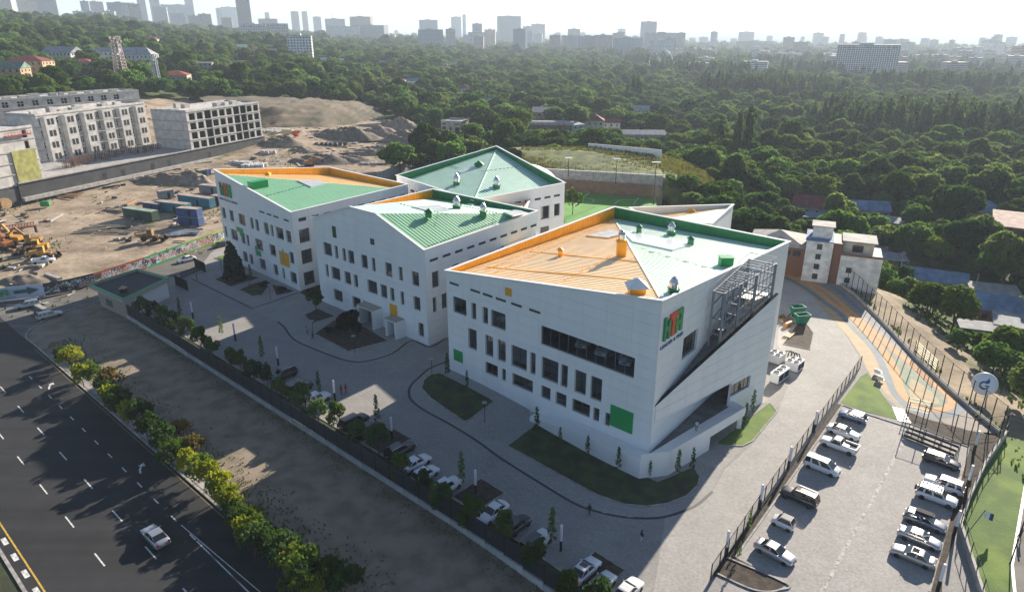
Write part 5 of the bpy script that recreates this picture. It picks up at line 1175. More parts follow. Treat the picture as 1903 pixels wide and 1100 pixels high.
def car_meshes(kind):
    if kind in _carmesh: return _carmesh[kind]
    L, W, H, zb, wb_, rf, rr_, rb, hf, tl, gc, wr = CARS[kind]; h = L / 2; w = W / 2
    ax, rx = h - .85 if kind != 'mini' else h - .5, -h + .9 if kind != 'mini' else -h + .5
    st = [(h, gc + .16, hf - .14, .80), (h - .08, gc + .06, hf - .02, .90), (h - .35, gc, hf + .06, .98), (wb_ + .1, gc, zb - .01, 1.0), (wb_ - .3, gc, zb, 1.0), (0, gc, zb + .01, 1.0), (rr_ + .2, gc, zb + .02, 1.0), (rb + .05 if rb + .05 > -h + .4 else -h + .4, gc, zb + .02, 1.0), (-h + .3, gc + .02, tl + .02, .97), (-h + .06, gc + .08, tl - .06, .91), (-h, gc + .2, tl - .22, .83)]
    body = MB(); rings_ = []
    for x, zl, zt, f in st:
        ww = w * f; half = [(ww * .84, zl), (ww * .99, zl + .1), (ww, (zl + zt) * .5), (ww * .97, zt - .1), (ww * .86, zt - .01), (ww * .4, zt + .025)]
        rings_.append([(x, y, z) for y, z in half] + [(x, -y, z) for y, z in reversed(half)])
    n = 12; vs = [p for r in rings_ for p in r]
    body.add(vs, [(j * n + k, j * n + (k + 1) % n, (j + 1) * n + (k + 1) % n, (j + 1) * n + k) for j in range(len(st) - 1) for k in range(n)] + [tuple(reversed(range(n))), tuple(range((len(st) - 1) * n, len(st) * n))])
    gb, gt = w * .9, w * .74; z0 = zb - .03
    Bp = [(wb_, -gb * .96, z0), (wb_, gb * .96, z0), (rb, gb * .95, z0), (rb, -gb * .95, z0)]; Tp = [(rf, -gt, H - .05), (rf, gt, H - .05), (rr_, gt, H - .04), (rr_, -gt, H - .04)]
    mid = [((rf * .8 + rr_ * .2), -gt * .9, H), ((rf * .8 + rr_ * .2), gt * .9, H), ((rf * .15 + rr_ * .85), gt * .9, H), ((rf * .15 + rr_ * .85), -gt * .9, H)]
    body.add(Bp + Tp + mid, [(i, (i + 1) % 4, 4 + (i + 1) % 4, 4 + i) for i in range(4)] + [(4 + i, 4 + (i + 1) % 4, 8 + (i + 1) % 4, 8 + i) for i in range(4)] + [(8, 9, 10, 11)])
    if kind == 'pickup':
        body.box(-h + .05, -w * .98, zb, rb - .05, -w * .9, zb + .28).box(-h + .05, w * .9, zb, rb - .05, w * .98, zb + .28).box(-h + .02, -w * .9, zb, -h + .1, w * .9, zb + .28)
    bm_ = bmesh.new(); me_ = body.mesh("body", [M_TYRE]); bm_.from_mesh(me_); bmesh.ops.recalc_face_normals(bm_, faces=bm_.faces); bm_.to_mesh(me_); bm_.free()
    me_.polygons.foreach_set("use_smooth", [i < 12 * (len(st) - 1) for i in range(len(me_.polygons))])
    B_, T_ = [V3(p) for p in Bp], [V3(p) for p in Tp]
    def pane(nm, a, b_, c_, d_, e=.07, off=.012):
        nn = (b_ - a).cross(d_ - a).normalized(); cen = (a + b_ + c_ + d_) / 4
        if nn.dot(cen - V3((0, 0, z0 * .5 + H * .4))) < 0 and abs(nn.z) < .98: nn = -nn
        q = [p + (cen - p) * e + nn * off for p in (a, b_, c_, d_)]; return (nm, MB().quad(*q).mesh(nm, M_GLASSC), (0, 0, 0))
    out = [pane("windscreen", B_[0], B_[1], T_[1], T_[0]), pane("rear_window", B_[3], B_[2], T_[2], T_[3])]
    nsw = 3 if kind in ('suv', 'van', 'estate') else (1 if kind in ('mini', 'pickup') else 2)
    for (bf, br_, tf_, tr) in ((B_[1], B_[2], T_[1], T_[2]), (B_[0], B_[3], T_[0], T_[3])):
        cu_ = [.0, .42, .74, 1.0] if nsw == 3 else ([0, .5, 1] if nsw == 2 else [0, 1])
        for s0_, s1_ in zip(cu_, cu_[1:]): out.append(pane("side_window", bf.lerp(br_, s0_ + .03), bf.lerp(br_, s1_ - .02), tf_.lerp(tr, s1_ - .02), tf_.lerp(tr, s0_ + .03), .08))
    tyre = MB().lathe([(wr * .6, -.11), (wr * .92, -.11), (wr, -.07), (wr, .07), (wr * .92, .11), (wr * .6, .11)], 16).mesh("tyre", M_TYRE, True); rim = MB().lathe([(wr * .62, -.1), (wr * .62, .09), (wr * .5, .06), (.05, .1)], 10).mesh("rim", M_RIM)
    for me2 in (tyre, rim): me2.transform(Matrix.Rotation(R(-90), 4, 'X'))
    wheels = [(x, s * (w - .1), wr, s) for x in (ax, rx) for s in (1, -1)]
    arch = MB()
    hl = [("headlight", MB().obox((h - .1, s * w * .68, hf - .12), (.07, 0, 0), (0, w * .19, 0), (0, 0, .07)).mesh("headlight", M_HEAD), (0, 0, 0)) for s in (1, -1)]
    tlm = [("taillight", MB().obox((-h + .08, s * w * .72, tl - .12), (.07, 0, 0), (0, w * .14, 0), (0, 0, .1 if kind not in ('suv', 'van') else .17)).mesh("taillight", M_TAIL), (0, 0, 0)) for s in (1, -1)]
    gr_ = [("grille", MB().obox((h - .015, 0, hf - .17), (.03, 0, 0), (0, w * .38, 0), (0, 0, .075)).mesh("grille", M_DARK), (0, 0, 0)), ("number_plate", MB().obox((-h + .0, 0, tl - .3), (.02, 0, 0), (0, .26, 0), (0, 0, .06)).mesh("number_plate", M_PLATE), (0, 0, 0)), ("number_plate", MB().obox((h, 0, gc + .26), (.02, 0, 0), (0, .26, 0), (0, 0, .06)).mesh("number_plate", M_PLATE), (0, 0, 0)), ("bumper", MB().obox((h - .05, 0, gc + .1), (.06, 0, 0), (0, w * .75, 0), (0, 0, .07)).mesh("bumper", M_DARK), (0, 0, 0))]
    mir = [MB().obox((wb_ - .35, s * (w + .05), zb + .06), (.06, 0, 0), (0, .1, 0), (0, 0, .07)).mesh("mirror", M_TYRE) for s in (1, -1)]
    _carmesh[kind] = (me_, out + hl + tlm + gr_, wheels, tyre, rim, mir); return _carmesh[kind]
_painted = {}
def car(label, kind, col, p, head, group=None, roofcol=None, extra=None, nm="parked_car"):
    me_, parts, wheels, ty, ri, mir = car_meshes(kind); key = (kind, col)
    if key not in _painted:
        q = me_.copy(); q.materials.clear(); q.materials.append(PT[col]); mm = [x.copy() for x in mir]
        for x in mm: x.materials.clear(); x.materials.append(PT[col])
        _painted[key] = (q, mm)
    T = thing(nm, label, "car", p, R(head), group); b_, mm = _painted[key]; ob("body", b_, T)
    for n_2, m_, l_2 in parts: ob(n_2, m_, T)
    for x, y, z, s in wheels:
        wo_ = ob("wheel", ri, T, (x, y, z), 0 if s > 0 else math.pi); ob("tyre", ty, wo_)
    for x in mm: ob("mirror", x, T)
    L, W, H, zb = CARS[kind][:4]; rf, rr_ = CARS[kind][5], CARS[kind][6]
    if extra == 'rails' or extra == 'rack':
        for s in (-1, 1): MB().bar((rf - .1, s * W * .34, H + .05), (rr_ + .1, s * W * .34, H + .05), .05).build("roof_rail", M_SILVER, T)
    if extra == 'rack':
        for k in range(6): x = rf - .2 + (rr_ - rf + .4) * k / 5; MB().bar((x, -W * .36, H + .1), (x, W * .36, H + .1), .08).build("rack_bar", M_DARK, T)
        MB().lathe([(.1, -.1), (.36, -.1), (.36, .1), (.1, .1)], 14).mesh
        sp_ = MB().lathe([(.1, -.1), (.36, -.1), (.36, .1), (.1, .1)], 14).mesh("spare_wheel", M_TYRE); sp_.transform(Matrix.Rotation(R(90), 4, 'Y')); ob("spare_wheel", sp_, T, (-L / 2 - .1, .1, 1.0))
    if extra == 'box':
        MB().obox((-.3, 0, H + .2), (.95, 0, 0), (0, .42, 0), (0, 0, .16)).obox((.75, 0, H + .16), (.16, 0, 0), (0, .36, 0), (0, 0, .1)).build("roof_box", M_DARK, T)
    if extra == 'darkroof': MB().obox(((rf + rr_) / 2, 0, H + .004), ((rf - rr_) / 2 - .05, 0, 0), (0, W * .33, 0), (0, 0, .012)).build("roof_panel", PT['black'], T)
    if extra == 'sunroof': MB().obox(((rf + rr_) / 2 + .2, 0, H + .004), (.35, 0, 0), (0, W * .24, 0), (0, 0, .012)).build("sunroof", M_GLASSC, T)
    return T
gL, gR_, gY = "cars in the left row of the parking lot", "cars in the right row of the parking lot", "cars parked along the campus fence"
for (l_, k, c_, q, h_, e_) in [
    ("silver saloon nearest the bottom of the left row in the lot", 'sedan', 'silver', (1439, 1032), -45, None), ("tiny white and black two seater car in the left row", 'mini', 'white', (1455, 977), 138, 'darkroof'),
    ("black off road car in the left row of the lot", 'suv', 'black', (1485, 930), 138, 'rails'), ("white minivan in the left row of the lot", 'van', 'white', (1526, 873), -42, None),
    ("white saloon squeezed beside the pickup truck", 'sedan', 'white', (1566, 808), -42, None), ("blue grey hatchback at the top of the left row", 'hatch', 'blue', (1584, 779), 140, None)]:
    car(l_, k, c_, G(*q), h_, gL, extra=e_)
tk = car("white pickup truck with open dark bed in the left row", 'pickup', 'white', G(1558, 834), 138, gL); MB().box(-2.3, -.8, .95, -.6, .8, 1.12).build("load_bed", M_DARK, tk)
for s in (-.7, .7): MB().bar((-.55, s, 1.1), (-.55, s, 2.0), .07).build("load_frame", M_DARK, tk)
MB().bar((-.55, -.7, 2.0), (-.55, .7, 2.0), .07).build("load_frame", M_DARK, tk)
for (l_, k, c_, q, h_, e_) in [
    ("black estate car at the top of the right row before the benches", 'estate', 'black', (1748, 862), -40, None), ("white off road car behind the one with roof rack", 'suv', 'white', (1752, 908), 138, None),
    ("white off road car with roof rack and spare wheel", 'suv', 'white', (1738, 930), -40, 'rack'), ("silver estate car with black roof box", 'estate', 'grey', (1717, 975), -40, 'box'),
    ("silver saloon between roof box estate and champagne saloon", 'sedan', 'silver', (1707, 1006), -40, None), ("champagne saloon nearest the bottom of the right row", 'sedan', 'gold', (1695, 1039), 140, 'sunroof')]:
    car(l_, k, c_, G(*q), h_, gR_, extra=e_)
for (l_, k, c_, q, h_, e_) in [
    ("black car half hidden by yard trees near the third light column", 'suv', 'black', (528, 702), 229, 'rails'), ("black off road car beside the white one before the people in red", 'suv', 'black', (556, 726), 49, 'rails'), ("white off road car with dark windows before the people in red", 'suv', 'white', (588, 748), 49, None),
    ("dark brown car at the edge of the second sunlit patch", 'suv', 'dark', (658, 790), 49, None), ("black car behind trees just past the second sunlit patch", 'suv', 'black', (685, 806), 49, None), ("black estate car with bright roof rails beside the white saloons", 'estate', 'black', (744, 842), 49, 'rails'),
    ("white saloon first of the three white cars mid row", 'sedan', 'white', (773, 866), 49, None), ("white hatchback second of the three white cars mid row", 'hatch', 'white', (790, 887), 49, None), ("white off road car third of the three white cars mid row", 'suv', 'white', (828, 913), 49, None),
    ("white coupe with windscreen towards the fence past the island", 'sedan', 'white', (916, 958), 229, None), ("dark car half hidden behind a round tree in the near row", 'hatch', 'dark', (960, 982), 49, None), ("white car with black glass roof and roof rails", 'suv', 'white', (995, 1016), 49, 'darkroof'),
    ("white saloon with sunroof near the bottom edge", 'sedan', 'white', (1086, 1066), 49, 'sunroof'), ("white car with black bonnet cover at the bottom edge", 'hatch', 'white', (1117, 1092), 49, 'darkroof'), ("white car last in the yard row cut by the bottom edge", 'sedan', 'white', (1165, 1106), 49, None)]:
    car(l_, k, c_, G(*q), h_, gY, extra=e_)
car("old silver saloon driving alone on the wide road", 'sedan', 'silver', G(290, 1003), 139, nm="car"); car("silver estate car under the hoarding arrow", 'estate', 'silver', G(52, 571), 213, nm="car"); car("silver estate car at the kerb of the side road", 'estate', 'gold', G(93, 590), 48, nm="car")
car("white saloon passing the printed hoarding", 'sedan', 'white', G(347, 486), 230, nm="car"); car("dark car in front of the left school block by the hoarding", 'hatch', 'black', G(409, 459), 230, nm="car")
car("white car standing by the grey wall behind the blocks", 'sedan', 'white', TP(795, 309), 200, nm="parked_car")
for q, c_, l_ in (((1607, 521), 'white', "white car in the valley lane farther up"), ((1601, 531), 'white', "white car in the valley lane nearer"), ((1650, 541), 'grey', "grey car in the valley lane by the bushes")): car(l_, 'sedan', c_, TP(*q), -35)
# cars shown behind the long window
for k, s in enumerate((26.2, 29.9, 34.2)):
    p = W1.p(s, 11.62, -4.3 + 0.2 * k); car(("white show car behind the long window, %s of three" % ("left", "middle", "right")[k]), 'suv', 'white', p, math.degrees(math.atan2(W1.n.y, W1.n.x)) + 14, "show cars behind the long window", nm="show_car")

# ------------------------------------------------------------------ people
def person(label, p, face, top, legs, hair=(0.02, .015, .012), stride=.25, skirt=False, scale=1.0):
    J = dict(pel=(0, 0, .95), sp=(0, 0, 1.18), ch=(0, 0, 1.38), nk=(0, 0, 1.52), hd=(.02, 0, 1.63), tp=(.01, 0, 1.74), hl=(0, .1, .9), kl=(stride * .5 + .04, .11, .5), al=(stride * .7, .11, .09), tl=(stride * .7 + .17, .12, .05), hr=(0, -.1, .9), kr=(-stride * .2 + .04, -.11, .5), ar=(-stride * .8, -.11, .11), tr=(-stride * .8 + .16, -.12, .05), sl=(0, .19, 1.42), el=(-.1 * stride * 4, .25, 1.13), wl=(.02, .25, .9), fl=(.06, .24, .78), sr=(0, -.19, 1.42), er=(.05, -.25, 1.13), wr=(.16, -.22, .93), fr=(.22, -.2, .82))
    rad = dict(pel=.15, sp=.13, ch=.155, nk=.06, hd=.1, tp=.075, hl=.09, kl=.062, al=.042, tl=.04, hr=.09, kr=.062, ar=.042, tr=.04, sl=.07, el=.048, wl=.036, fl=.035, sr=.07, er=.048, wr=.036, fr=.035)
    ed = [('pel', 'sp'), ('sp', 'ch'), ('ch', 'nk'), ('nk', 'hd'), ('hd', 'tp'), ('pel', 'hl'), ('hl', 'kl'), ('kl', 'al'), ('al', 'tl'), ('pel', 'hr'), ('hr', 'kr'), ('kr', 'ar'), ('ar', 'tr'), ('ch', 'sl'), ('sl', 'el'), ('el', 'wl'), ('wl', 'fl'), ('ch', 'sr'), ('sr', 'er'), ('er', 'wr'), ('wr', 'fr')]
    ks = list(J); bm = bmesh.new(); sk = bm.verts.layers.skin.verify(); vs = [bm.verts.new(J[k]) for k in ks]
    for a, b_ in ed: bm.edges.new((vs[ks.index(a)], vs[ks.index(b_)]))

    for v_, k in zip(vs, ks): v_[sk].radius = (rad[k], rad[k]); v_[sk].use_root = (k == 'pel')
    me_ = bpy.data.meshes.new("sk"); bm.to_mesh(me_); bm.free(); o = bpy.data.objects.new("sk", me_); COL.objects.link(o)
    o.modifiers.new("skin", 'SKIN'); s_ = o.modifiers.new("sub", 'SUBSURF'); s_.levels = 1; s_.render_levels = 1
    dg = bpy.context.evaluated_depsgraph_get(); q = bpy.data.meshes.new_from_object(o.evaluated_get(dg)); bpy.data.objects.remove(o)
    q.materials.clear()
    for mm in (mat("skin", (.42, .25, .17), .6), mat("cloth_%d_%d_%d" % tuple(int(c * 99) for c in top), top, .85), mat("cloth_%d_%d_%d" % tuple(int(c * 99) for c in legs), legs, .85), mat("shoe", (.6, .6, .6) if legs[0] > .3 else (.03, .03, .03), .6)): q.materials.append(mm)
    for f in q.polygons:
        c_ = f.center; z = c_.z; arm = abs(c_.y) > .2 and z < .98
        f.material_index = 3 if z < .1 else (0 if (z > 1.5 or (arm and z < .9)) else (1 if z > .93 or arm else 2)); f.use_smooth = True
    T = thing("person", label, "person", p, R(face)); T.scale = (scale,) * 3; ob("body", q, T)
    hm = MB(); hm.lathe([(.03, .14), (.085, .11), (.115, .04), (.115, -.03), (.09, -.09)], 10, (-.012, 0, 1.68)); hm.build("hair", mat("hair_dark", hair, .6), T, smooth=True)
    if skirt: MB().lathe([(.16, 1.0), (.2, .8), (.3, .45)], 10, (0, 0, 0)).build("long_hair", mat("hair_dark", hair, .6), T)
    return T
RED, BLK, NVY = (.38, .02, .03), (.015, .015, .018), (.02, .025, .05)
person("person in a red jacket, left of the pair walking in the yard", G(635, 733), 230, RED, NVY); person("person in a red jacket, right of the pair walking in the yard", G(643.5, 731), 230, RED, (.3, .02, .03))
person("person in dark clothes standing on the drain line", G(1095, 957), 60, BLK, BLK, stride=.12); person("person in black top and pale trousers walking into sunlight", G(1192, 1007), 200, BLK, (.55, .6, .68))
person("person in dark clothes beside the path lamp near middle block", G(581.5, 631), 200, BLK, NVY); person("person in grey standing left of the dark one near middle block", G(571, 621), 20, (.2, .21, .24), NVY, stride=.1)
person("person in pale top on the gallery of the nearest block", WW.p(9.6, 1.2, .9), 240, (.6, .6, .62), NVY, stride=.1); person("person in red by the open gate", G(366.5, 521.5), 220, RED, BLK, stride=.1); person("person in dark clothes at the right edge by the lane", G(1893, 1003), 100, BLK, BLK)
# ------------------------------------------------------------------ pitch, bank and walls behind the blocks
EXC = []                       # (x, y, radius, level to keep in sight): no trees here, only low ones in front
def exc(p, r, see=None): EXC.append((p[0], p[1], r, see))
K5 = lambda v: drop(v, 980, 260, 5.597)
pitch = struct(sheet("sports_pitch", [(17.5, 262), (53.5, 250), (46, 207), (8, 216)], 0.03, M_TURF))
M_LINE = mat("pitch_line", (.7, .75, .65), .7)
def pline(px, wd=.22): ribbon("pitch_line", [G2(u, v) for u, v in px], wd, .05, M_LINE, pitch)
pline(K5([(650, 545), (480, 690)])); pline(K5([(900, 670), (950, 633), (1000, 625), (1140, 625)])); pline(K5([(1160, 602), (1100, 675)]))
cc_ = G(*K5([(560, 632)])[0]); ribbon("pitch_line", [(cc_.x + 4.6 * math.cos(a), cc_.y + 4.6 * math.sin(a)) for a in [2 * math.pi * k / 24 for k in range(24)]], .22, .05, M_LINE, pitch, closed=True)
gp_ = G(*K5([(660, 525)])[0]); T = thing("dugout", "small pale blue shelter at the edge of the sports pitch", "shelter", gp_); MB().box(-2, -.6, 0, 2, -.5, 1.8).box(-2, -.6, 1.75, 2, .6, 1.85).box(-2.05, -.6, 0, -1.95, .6, 1.8).box(1.95, -.6, 0, 2.05, .6, 1.8).build("shell", mat("shelter_blue", (.35, .5, .55), .5), T)
def block_wall(nm, label, pts, th, z0, z1, step, m, cat="wall", top=None):
    P = [V3((p[0], p[1], 0)) for p in pts]; T = thing(nm, label, cat, (P[0].x, P[0].y, z0))
    for a, b_ in zip(P, P[1:]):
        n = max(1, round((b_ - a).length / step))
        for k in range(n):
            p0, p1 = a.lerp(b_, k / n), a.lerp(b_, (k + 1) / n); d = (p1 - p0).normalized() * .02; zc = V3((0, 0, (z0 + z1) / 2)); MB().bar(p0 + d + zc, p1 - d + zc, th, z1 - z0).build("wall_panel", m, T, -T.location)
            if top: MB().bar(p0 + V3((0, 0, z1 + .1)), p1 + V3((0, 0, z1 + .1)), th + .1, .2).build("wall_cap", top, T, -T.location)
    return T
block_wall("pitch_wall", "brown lower wall behind the sports pitch", [(15, 263.5), (55, 250.5)], .4, -2, 2.6, 5, mat("wall_brown", (.22, .13, .085), .85, var=.12, vscale=.5)); block_wall("concrete_wall", "grey concrete retaining wall above the sports pitch", [(10, 266.5), (56, 252)], .4, 1, 6.0, 5, M_CONC, top=M_TRIM)
def mound(nm, px_or_pts, rx, ry, h, m, rot=0, z=None, kind=None, label=None, cat=None, n=18, rough=.25, group=None):
    p = px_or_pts; v = []; N2 = n * 2
    ph = random.random() * 9
    for j in range(n + 1):
        r = j / n
        for k in range(N2):
            a = 2 * math.pi * k / N2; x, y = r * math.cos(a), r * math.sin(a)
            ns = math.sin(x * 5 + ph) * math.cos(y * 4.3 - ph) + .6 * math.sin(x * 11 + y * 9 + ph * 2) + .35 * math.sin(x * 23 - y * 19 + ph)
            zz = h * ((1 - r * r) ** 1.2) * (1 + rough * ns) - .4 * r
            v.append((x * rx * (1 + .12 * math.sin(3 * a + ph)), y * ry * (1 + .12 * math.cos(2 * a + ph)), zz))
    f = [(j * N2 + k, j * N2 + (k + 1) % N2, (j + 1) * N2 + (k + 1) % N2, (j + 1) * N2 + k) for j in range(n) for k in range(N2)]
    o = MB().add(v, [tuple(reversed(q)) for q in f]).build(nm, m, None, p, rot, smooth=True)
    for q in o.data.polygons: pass
    return tag(o, label, cat, group, kind)
M_BANK = mat("wild_grass", (.17, .19, .05), .95, bump=1.0, bscale=2.5, col2=(.06, .09, .02), vscale=.22, detail=10)
def far_sheet(nm, px, zs, m, kind="structure"):
    pass
# grassy bank above the wall
bkv = [[(6, 267.6, 0), (30, 261.6, 0), (57, 252.6, -3), (72, 247, -12)], [(6, 268.4, 5.0), (30, 262.4, 5.2), (57, 253.6, 5.0), (76, 251, -10)], [(6, 280, 6.0), (30, 276, 6.5), (58, 268, 5.5), (84, 262, -13)], [(4, 296, 8.0), (30, 294, 8.0), (60, 286, 6.0), (90, 276, -14)], [(0, 312, 7.0), (30, 312, 7.0), (62, 304, 4.0), (94, 290, -15)], [(-4, 330, -4), (30, 330, -6), (64, 320, -8), (96, 302, -16)]]
def grid_mesh(nm, rows, m, sub=6, amp=.35, kind="structure"):
    R0, C0 = len(rows), len(rows[0]); V = []; nr, nc = (R0 - 1) * sub + 1, (C0 - 1) * sub + 1
    for i in range(nr):
        for j in range(nc):
            a, b_ = min(i // sub, R0 - 2), min(j // sub, C0 - 2); s, t = i / sub - a, j / sub - b_
            p = [(rows[a][b_][k] * (1 - t) + rows[a][b_ + 1][k] * t) * (1 - s) + (rows[a + 1][b_][k] * (1 - t) + rows[a + 1][b_ + 1][k] * t) * s for k in range(3)]
            p[2] += amp * (math.sin(p[0] * .9) * math.cos(p[1] * .8) + .5 * random.uniform(-1, 1)); V.append(tuple(p))
    F = [(i * nc + j, i * nc + j + 1, (i + 1) * nc + j + 1, (i + 1) * nc + j) for i in range(nr - 1) for j in range(nc - 1)]
    o = MB().add(V, F).build(nm, m, smooth=True); o["kind"] = kind; return o
bank = grid_mesh("grassy_bank", bkv, M_BANK, 8, .3)
exc((30, 290), 38); exc((60, 285), 26); exc((5, 290), 26)
block_wall("boundary_wall", "long low white wall on top of the grassy bank", [(34, 308), (63, 290)], .35, 5.5, 9.2, 4, M_WALLW, top=M_TRIM)
fence_run("steel_fence", "thin dark fence with posts along the top of the concrete retaining wall", "fence", [(10, 266.5), (56, 252)], 3, .08, 2.2, z=6.0)
def mast(label, q, z, h, head):
    p = G(*q, z); T = thing("floodlight", label, "lamp", p); MB().lathe([(.16, 0), (.08, h)], 8).build("pole", M_DARK, T); MB().obox((0, 0, h), (head, 0, 0), (0, .5, 0), (0, 0, .15)).build("lamp_head", M_TRIM, T)
mast("floodlight mast with white head at the pitch corner", K5([(1310, 675)])[0], -1.5, 15, 1.5); mast("floodlight mast at the left end of the concrete wall", K5([(425, 378)])[0], 4, 7, 1.4); mast("floodlight mast in the middle of the concrete wall", K5([(918, 455)])[0], 4, 9, 1.3)
NP = [G(*q, -1.5) for q in K5([(1290, 672), (1400, 672)])]; T = thing("ball_net", "tall pale ball net hanging at the corner of the pitch", "net", NP[0])
nv = MB(); top = [NP[0] + V3((.4, 0, 13)), NP[1] + V3((0, 0, 5))]
for i in range(8):
    a0, a1 = NP[0].lerp(NP[1], i / 8), NP[0].lerp(NP[1], (i + 1) / 8); f_2 = lambda t: V3((0, 0, 13 * (1 - t) ** 2 + 5 * t * (2 - t))); nv.quad(a0, a1, a1 + f_2((i + 1) / 8), a0 + f_2(i / 8))
nv.build("netting", M_NET, T, -T.location); MB().bar(NP[1], NP[1] + V3((0, 0, 5)), .12).build("post", M_DARK, T, -T.location)
# white air dome behind the back block
p = V3((4.5, 246, -1)); dm_ = MB(); dm_.lathe([(13 * math.cos(a), 12.5 * math.sin(a)) for a in [R(6 * k) for k in range(15)]], 32); o = dm_.build("air_dome", mat("dome_white", (.78, .78, .78), .5), None, p, 0, True); o.scale = (1.1, .9, 1); tag(o, "smooth white air dome just behind the back school block", "dome")
# courtyard furniture seen between the roofs
for k, q in enumerate(((1062, 412), (1096, 395))):
    pass

# ------------------------------------------------------------------ houses
GLZ = mat("house_window", (.03, .035, .045), .15, spec=.8)
HM = dict(maroon=(.20, .055, .05), red=(.32, .085, .05), green=(.16, .24, .19), white=(.34, .35, .36), grey=(.27, .28, .29), blue=(.17, .25, .36), brown=(.16, .12, .10), teal=(.12, .28, .24), pale=(.33, .32, .30), pink=(.42, .29, .24), slate=(.13, .15, .18))
WM = dict(cream=(.52, .46, .36), white=(.68, .67, .64), brick=(.28, .13, .08), grey=(.36, .35, .34), tan=(.48, .33, .2), blue=(.2, .42, .5), stone=(.4, .37, .33))
def hmat(d, k, pre, rough=.7): return mat(pre + k, d[k], rough, var=.18, vscale=.5, spec=.2)
def house(label, q, w, d, h, roof, rc, wc, head=0.0, rh=None, nfl=None, group=None, z=None, chim=False, nm="house", cat="house"):
    p = TP(*q) if not isinstance(q, Vector) else q
    T = thing(nm, label, cat, p, R(head), group); x, y = w / 2, d / 2; rh = rh if rh is not None else w * .16; e = .5
    exc(p, max(w, d) * .62 + 1.5, p.z + h * .45)
    MB().box(-x, -y, -3, x, y, h).build("wall", hmat(WM, wc, "house_wall_"), T)
    rm = hmat(HM, rc, "house_roof_", .8); r = MB(); X, Y = x + e, y + e
    if roof == 'hip':
        k = max(0.5, X - Y) if X > Y else 0.3; pts = [(-X, -Y, h), (X, -Y, h), (X, Y, h), (-X, Y, h), (-k, 0, h + rh), (k, 0, h + rh)]; r.add(pts, [(0, 1, 5, 4), (1, 2, 5), (2, 3, 4, 5), (3, 0, 4), (3, 2, 1, 0)])
    elif roof == 'gable':
        pts = [(-X, -Y, h), (X, -Y, h), (X, Y, h), (-X, Y, h), (-X, 0, h + rh), (X, 0, h + rh)]; r.add(pts, [(0, 1, 5, 4), (2, 3, 4, 5), (1, 2, 5), (3, 0, 4), (3, 2, 1, 0)])
    elif roof == 'shed': r.add([(-X, -Y, h + .1), (X, -Y, h + .1), (X, Y, h + rh), (-X, Y, h + rh), (-X, -Y, h - .1), (X, -Y, h - .1), (X, Y, h - .1), (-X, Y, h - .1)], [(0, 1, 2, 3), (0, 4, 5, 1), (1, 5, 6, 2), (2, 6, 7, 3), (3, 7, 4, 0)])
    elif roof == 'arch':
        n = 10
        for i in range(n):
            a0, a1 = math.pi * i / n, math.pi * (i + 1) / n; r.quad((-X, -Y * math.cos(a0), h + rh * math.sin(a0)), (X, -Y * math.cos(a0), h + rh * math.sin(a0)), (X, -Y * math.cos(a1), h + rh * math.sin(a1)), (-X, -Y * math.cos(a1), h + rh * math.sin(a1)))
        for s in (-1, 1): r.poly([(s * X, -Y * math.cos(math.pi * i / n), h + rh * math.sin(math.pi * i / n)) for i in (range(n + 1) if s > 0 else range(n, -1, -1))])
    else: r.box(-X, -Y, h, X, Y, h + .3)
    ro = r.build("roof", rm, T)
    if chim: MB().box(-.35, -.35, h + rh * .2, .35, .35, h + rh + .8).build("chimney", hmat(WM, 'brick', "house_wall_"), ro, (x * .35, y * .2, 0))
    nf = nfl or max(1, int(h / 3)); nc = max(1, int(w / 3.2)); wm = MB().box(-.55, -.06, -.7, .55, .04, .7).mesh("window", GLZ)
    for f in range(nf):
        zc = h * (f + .55) / nf
        for k in range(nc): ob("window", wm, T, (-x + w * (k + .5) / nc, -y, zc))
        for k in range(max(1, int(d / 4))): ob("window", wm, T, (x, -y + d * (k + .5) / max(1, int(d / 4)), zc), R(90)); ob("window", wm, T, (-x, -y + d * (k + .5) / max(1, int(d / 4)), zc), R(-90))
    MB().box(-.5, -.1, 0, .5, .05, 2.1).build("door", hmat(HM, 'brown', "house_roof_"), T, (x * .4, -y, 0))
    return T
# valley on the right
house("house with red brown gable roof above the guesthouse", (1512, 400), 15, 12, 4.5, 'gable', 'maroon', 'stone', -32, 3.2); house("low house with pale blue roof behind the red brown one", (1612, 402), 13, 10, 3.5, 'gable', 'blue', 'grey', -12, 2.8); house("lean to with grey blue roof under the red brown house", (1512, 414), 11, 4, 2.6, 'shed', 'blue', 'grey', -15, .9)
house("house with steel blue roof among dark trees at far right", (1822, 410), 14, 11, 4.5, 'hip', 'blue', 'tan', -14, 3.4); house("brick house with faded pink roof at the right edge", (1892, 452), 17, 16, 7, 'shed', 'pink', 'brick', -32, 2.0); house("small shed with glaring white tin roof in the trees", (1655, 424), 7, 5, 2.6, 'shed', 'white', 'grey', -38, 1.2)
house("flat roofed shed beside the valley lane", (1612, 476), 10, 5, 2.8, 'flat', 'grey', 'brick', -20); house("rusty shed with white tin sheets by the valley lane", (1650, 492), 9, 5, 2.4, 'shed', 'white', 'brick', -14, .8)
house("low house with dull blue roof behind round bushes", (1730, 533), 16, 8, 3, 'gable', 'blue', 'grey', -28, 2.4); house("house with bright blue roof below the dirt slope", (1838, 590), 13, 10, 3.6, 'gable', 'blue', 'brick', -30, 3.0); house("shed with pale rusty roof behind the blue one", (1842, 560), 11, 7, 3, 'shed', 'pale', 'brick', -20, 1.0)
house("shed with white roof at the right edge under the blue house", (1893, 622), 11, 7, 3, 'shed', 'white', 'grey', -30, 1.0); house("small shed with white roof in the bushes under the blue house", (1815, 622), 8, 4, 2.2, 'shed', 'white', 'grey', -20, .6)
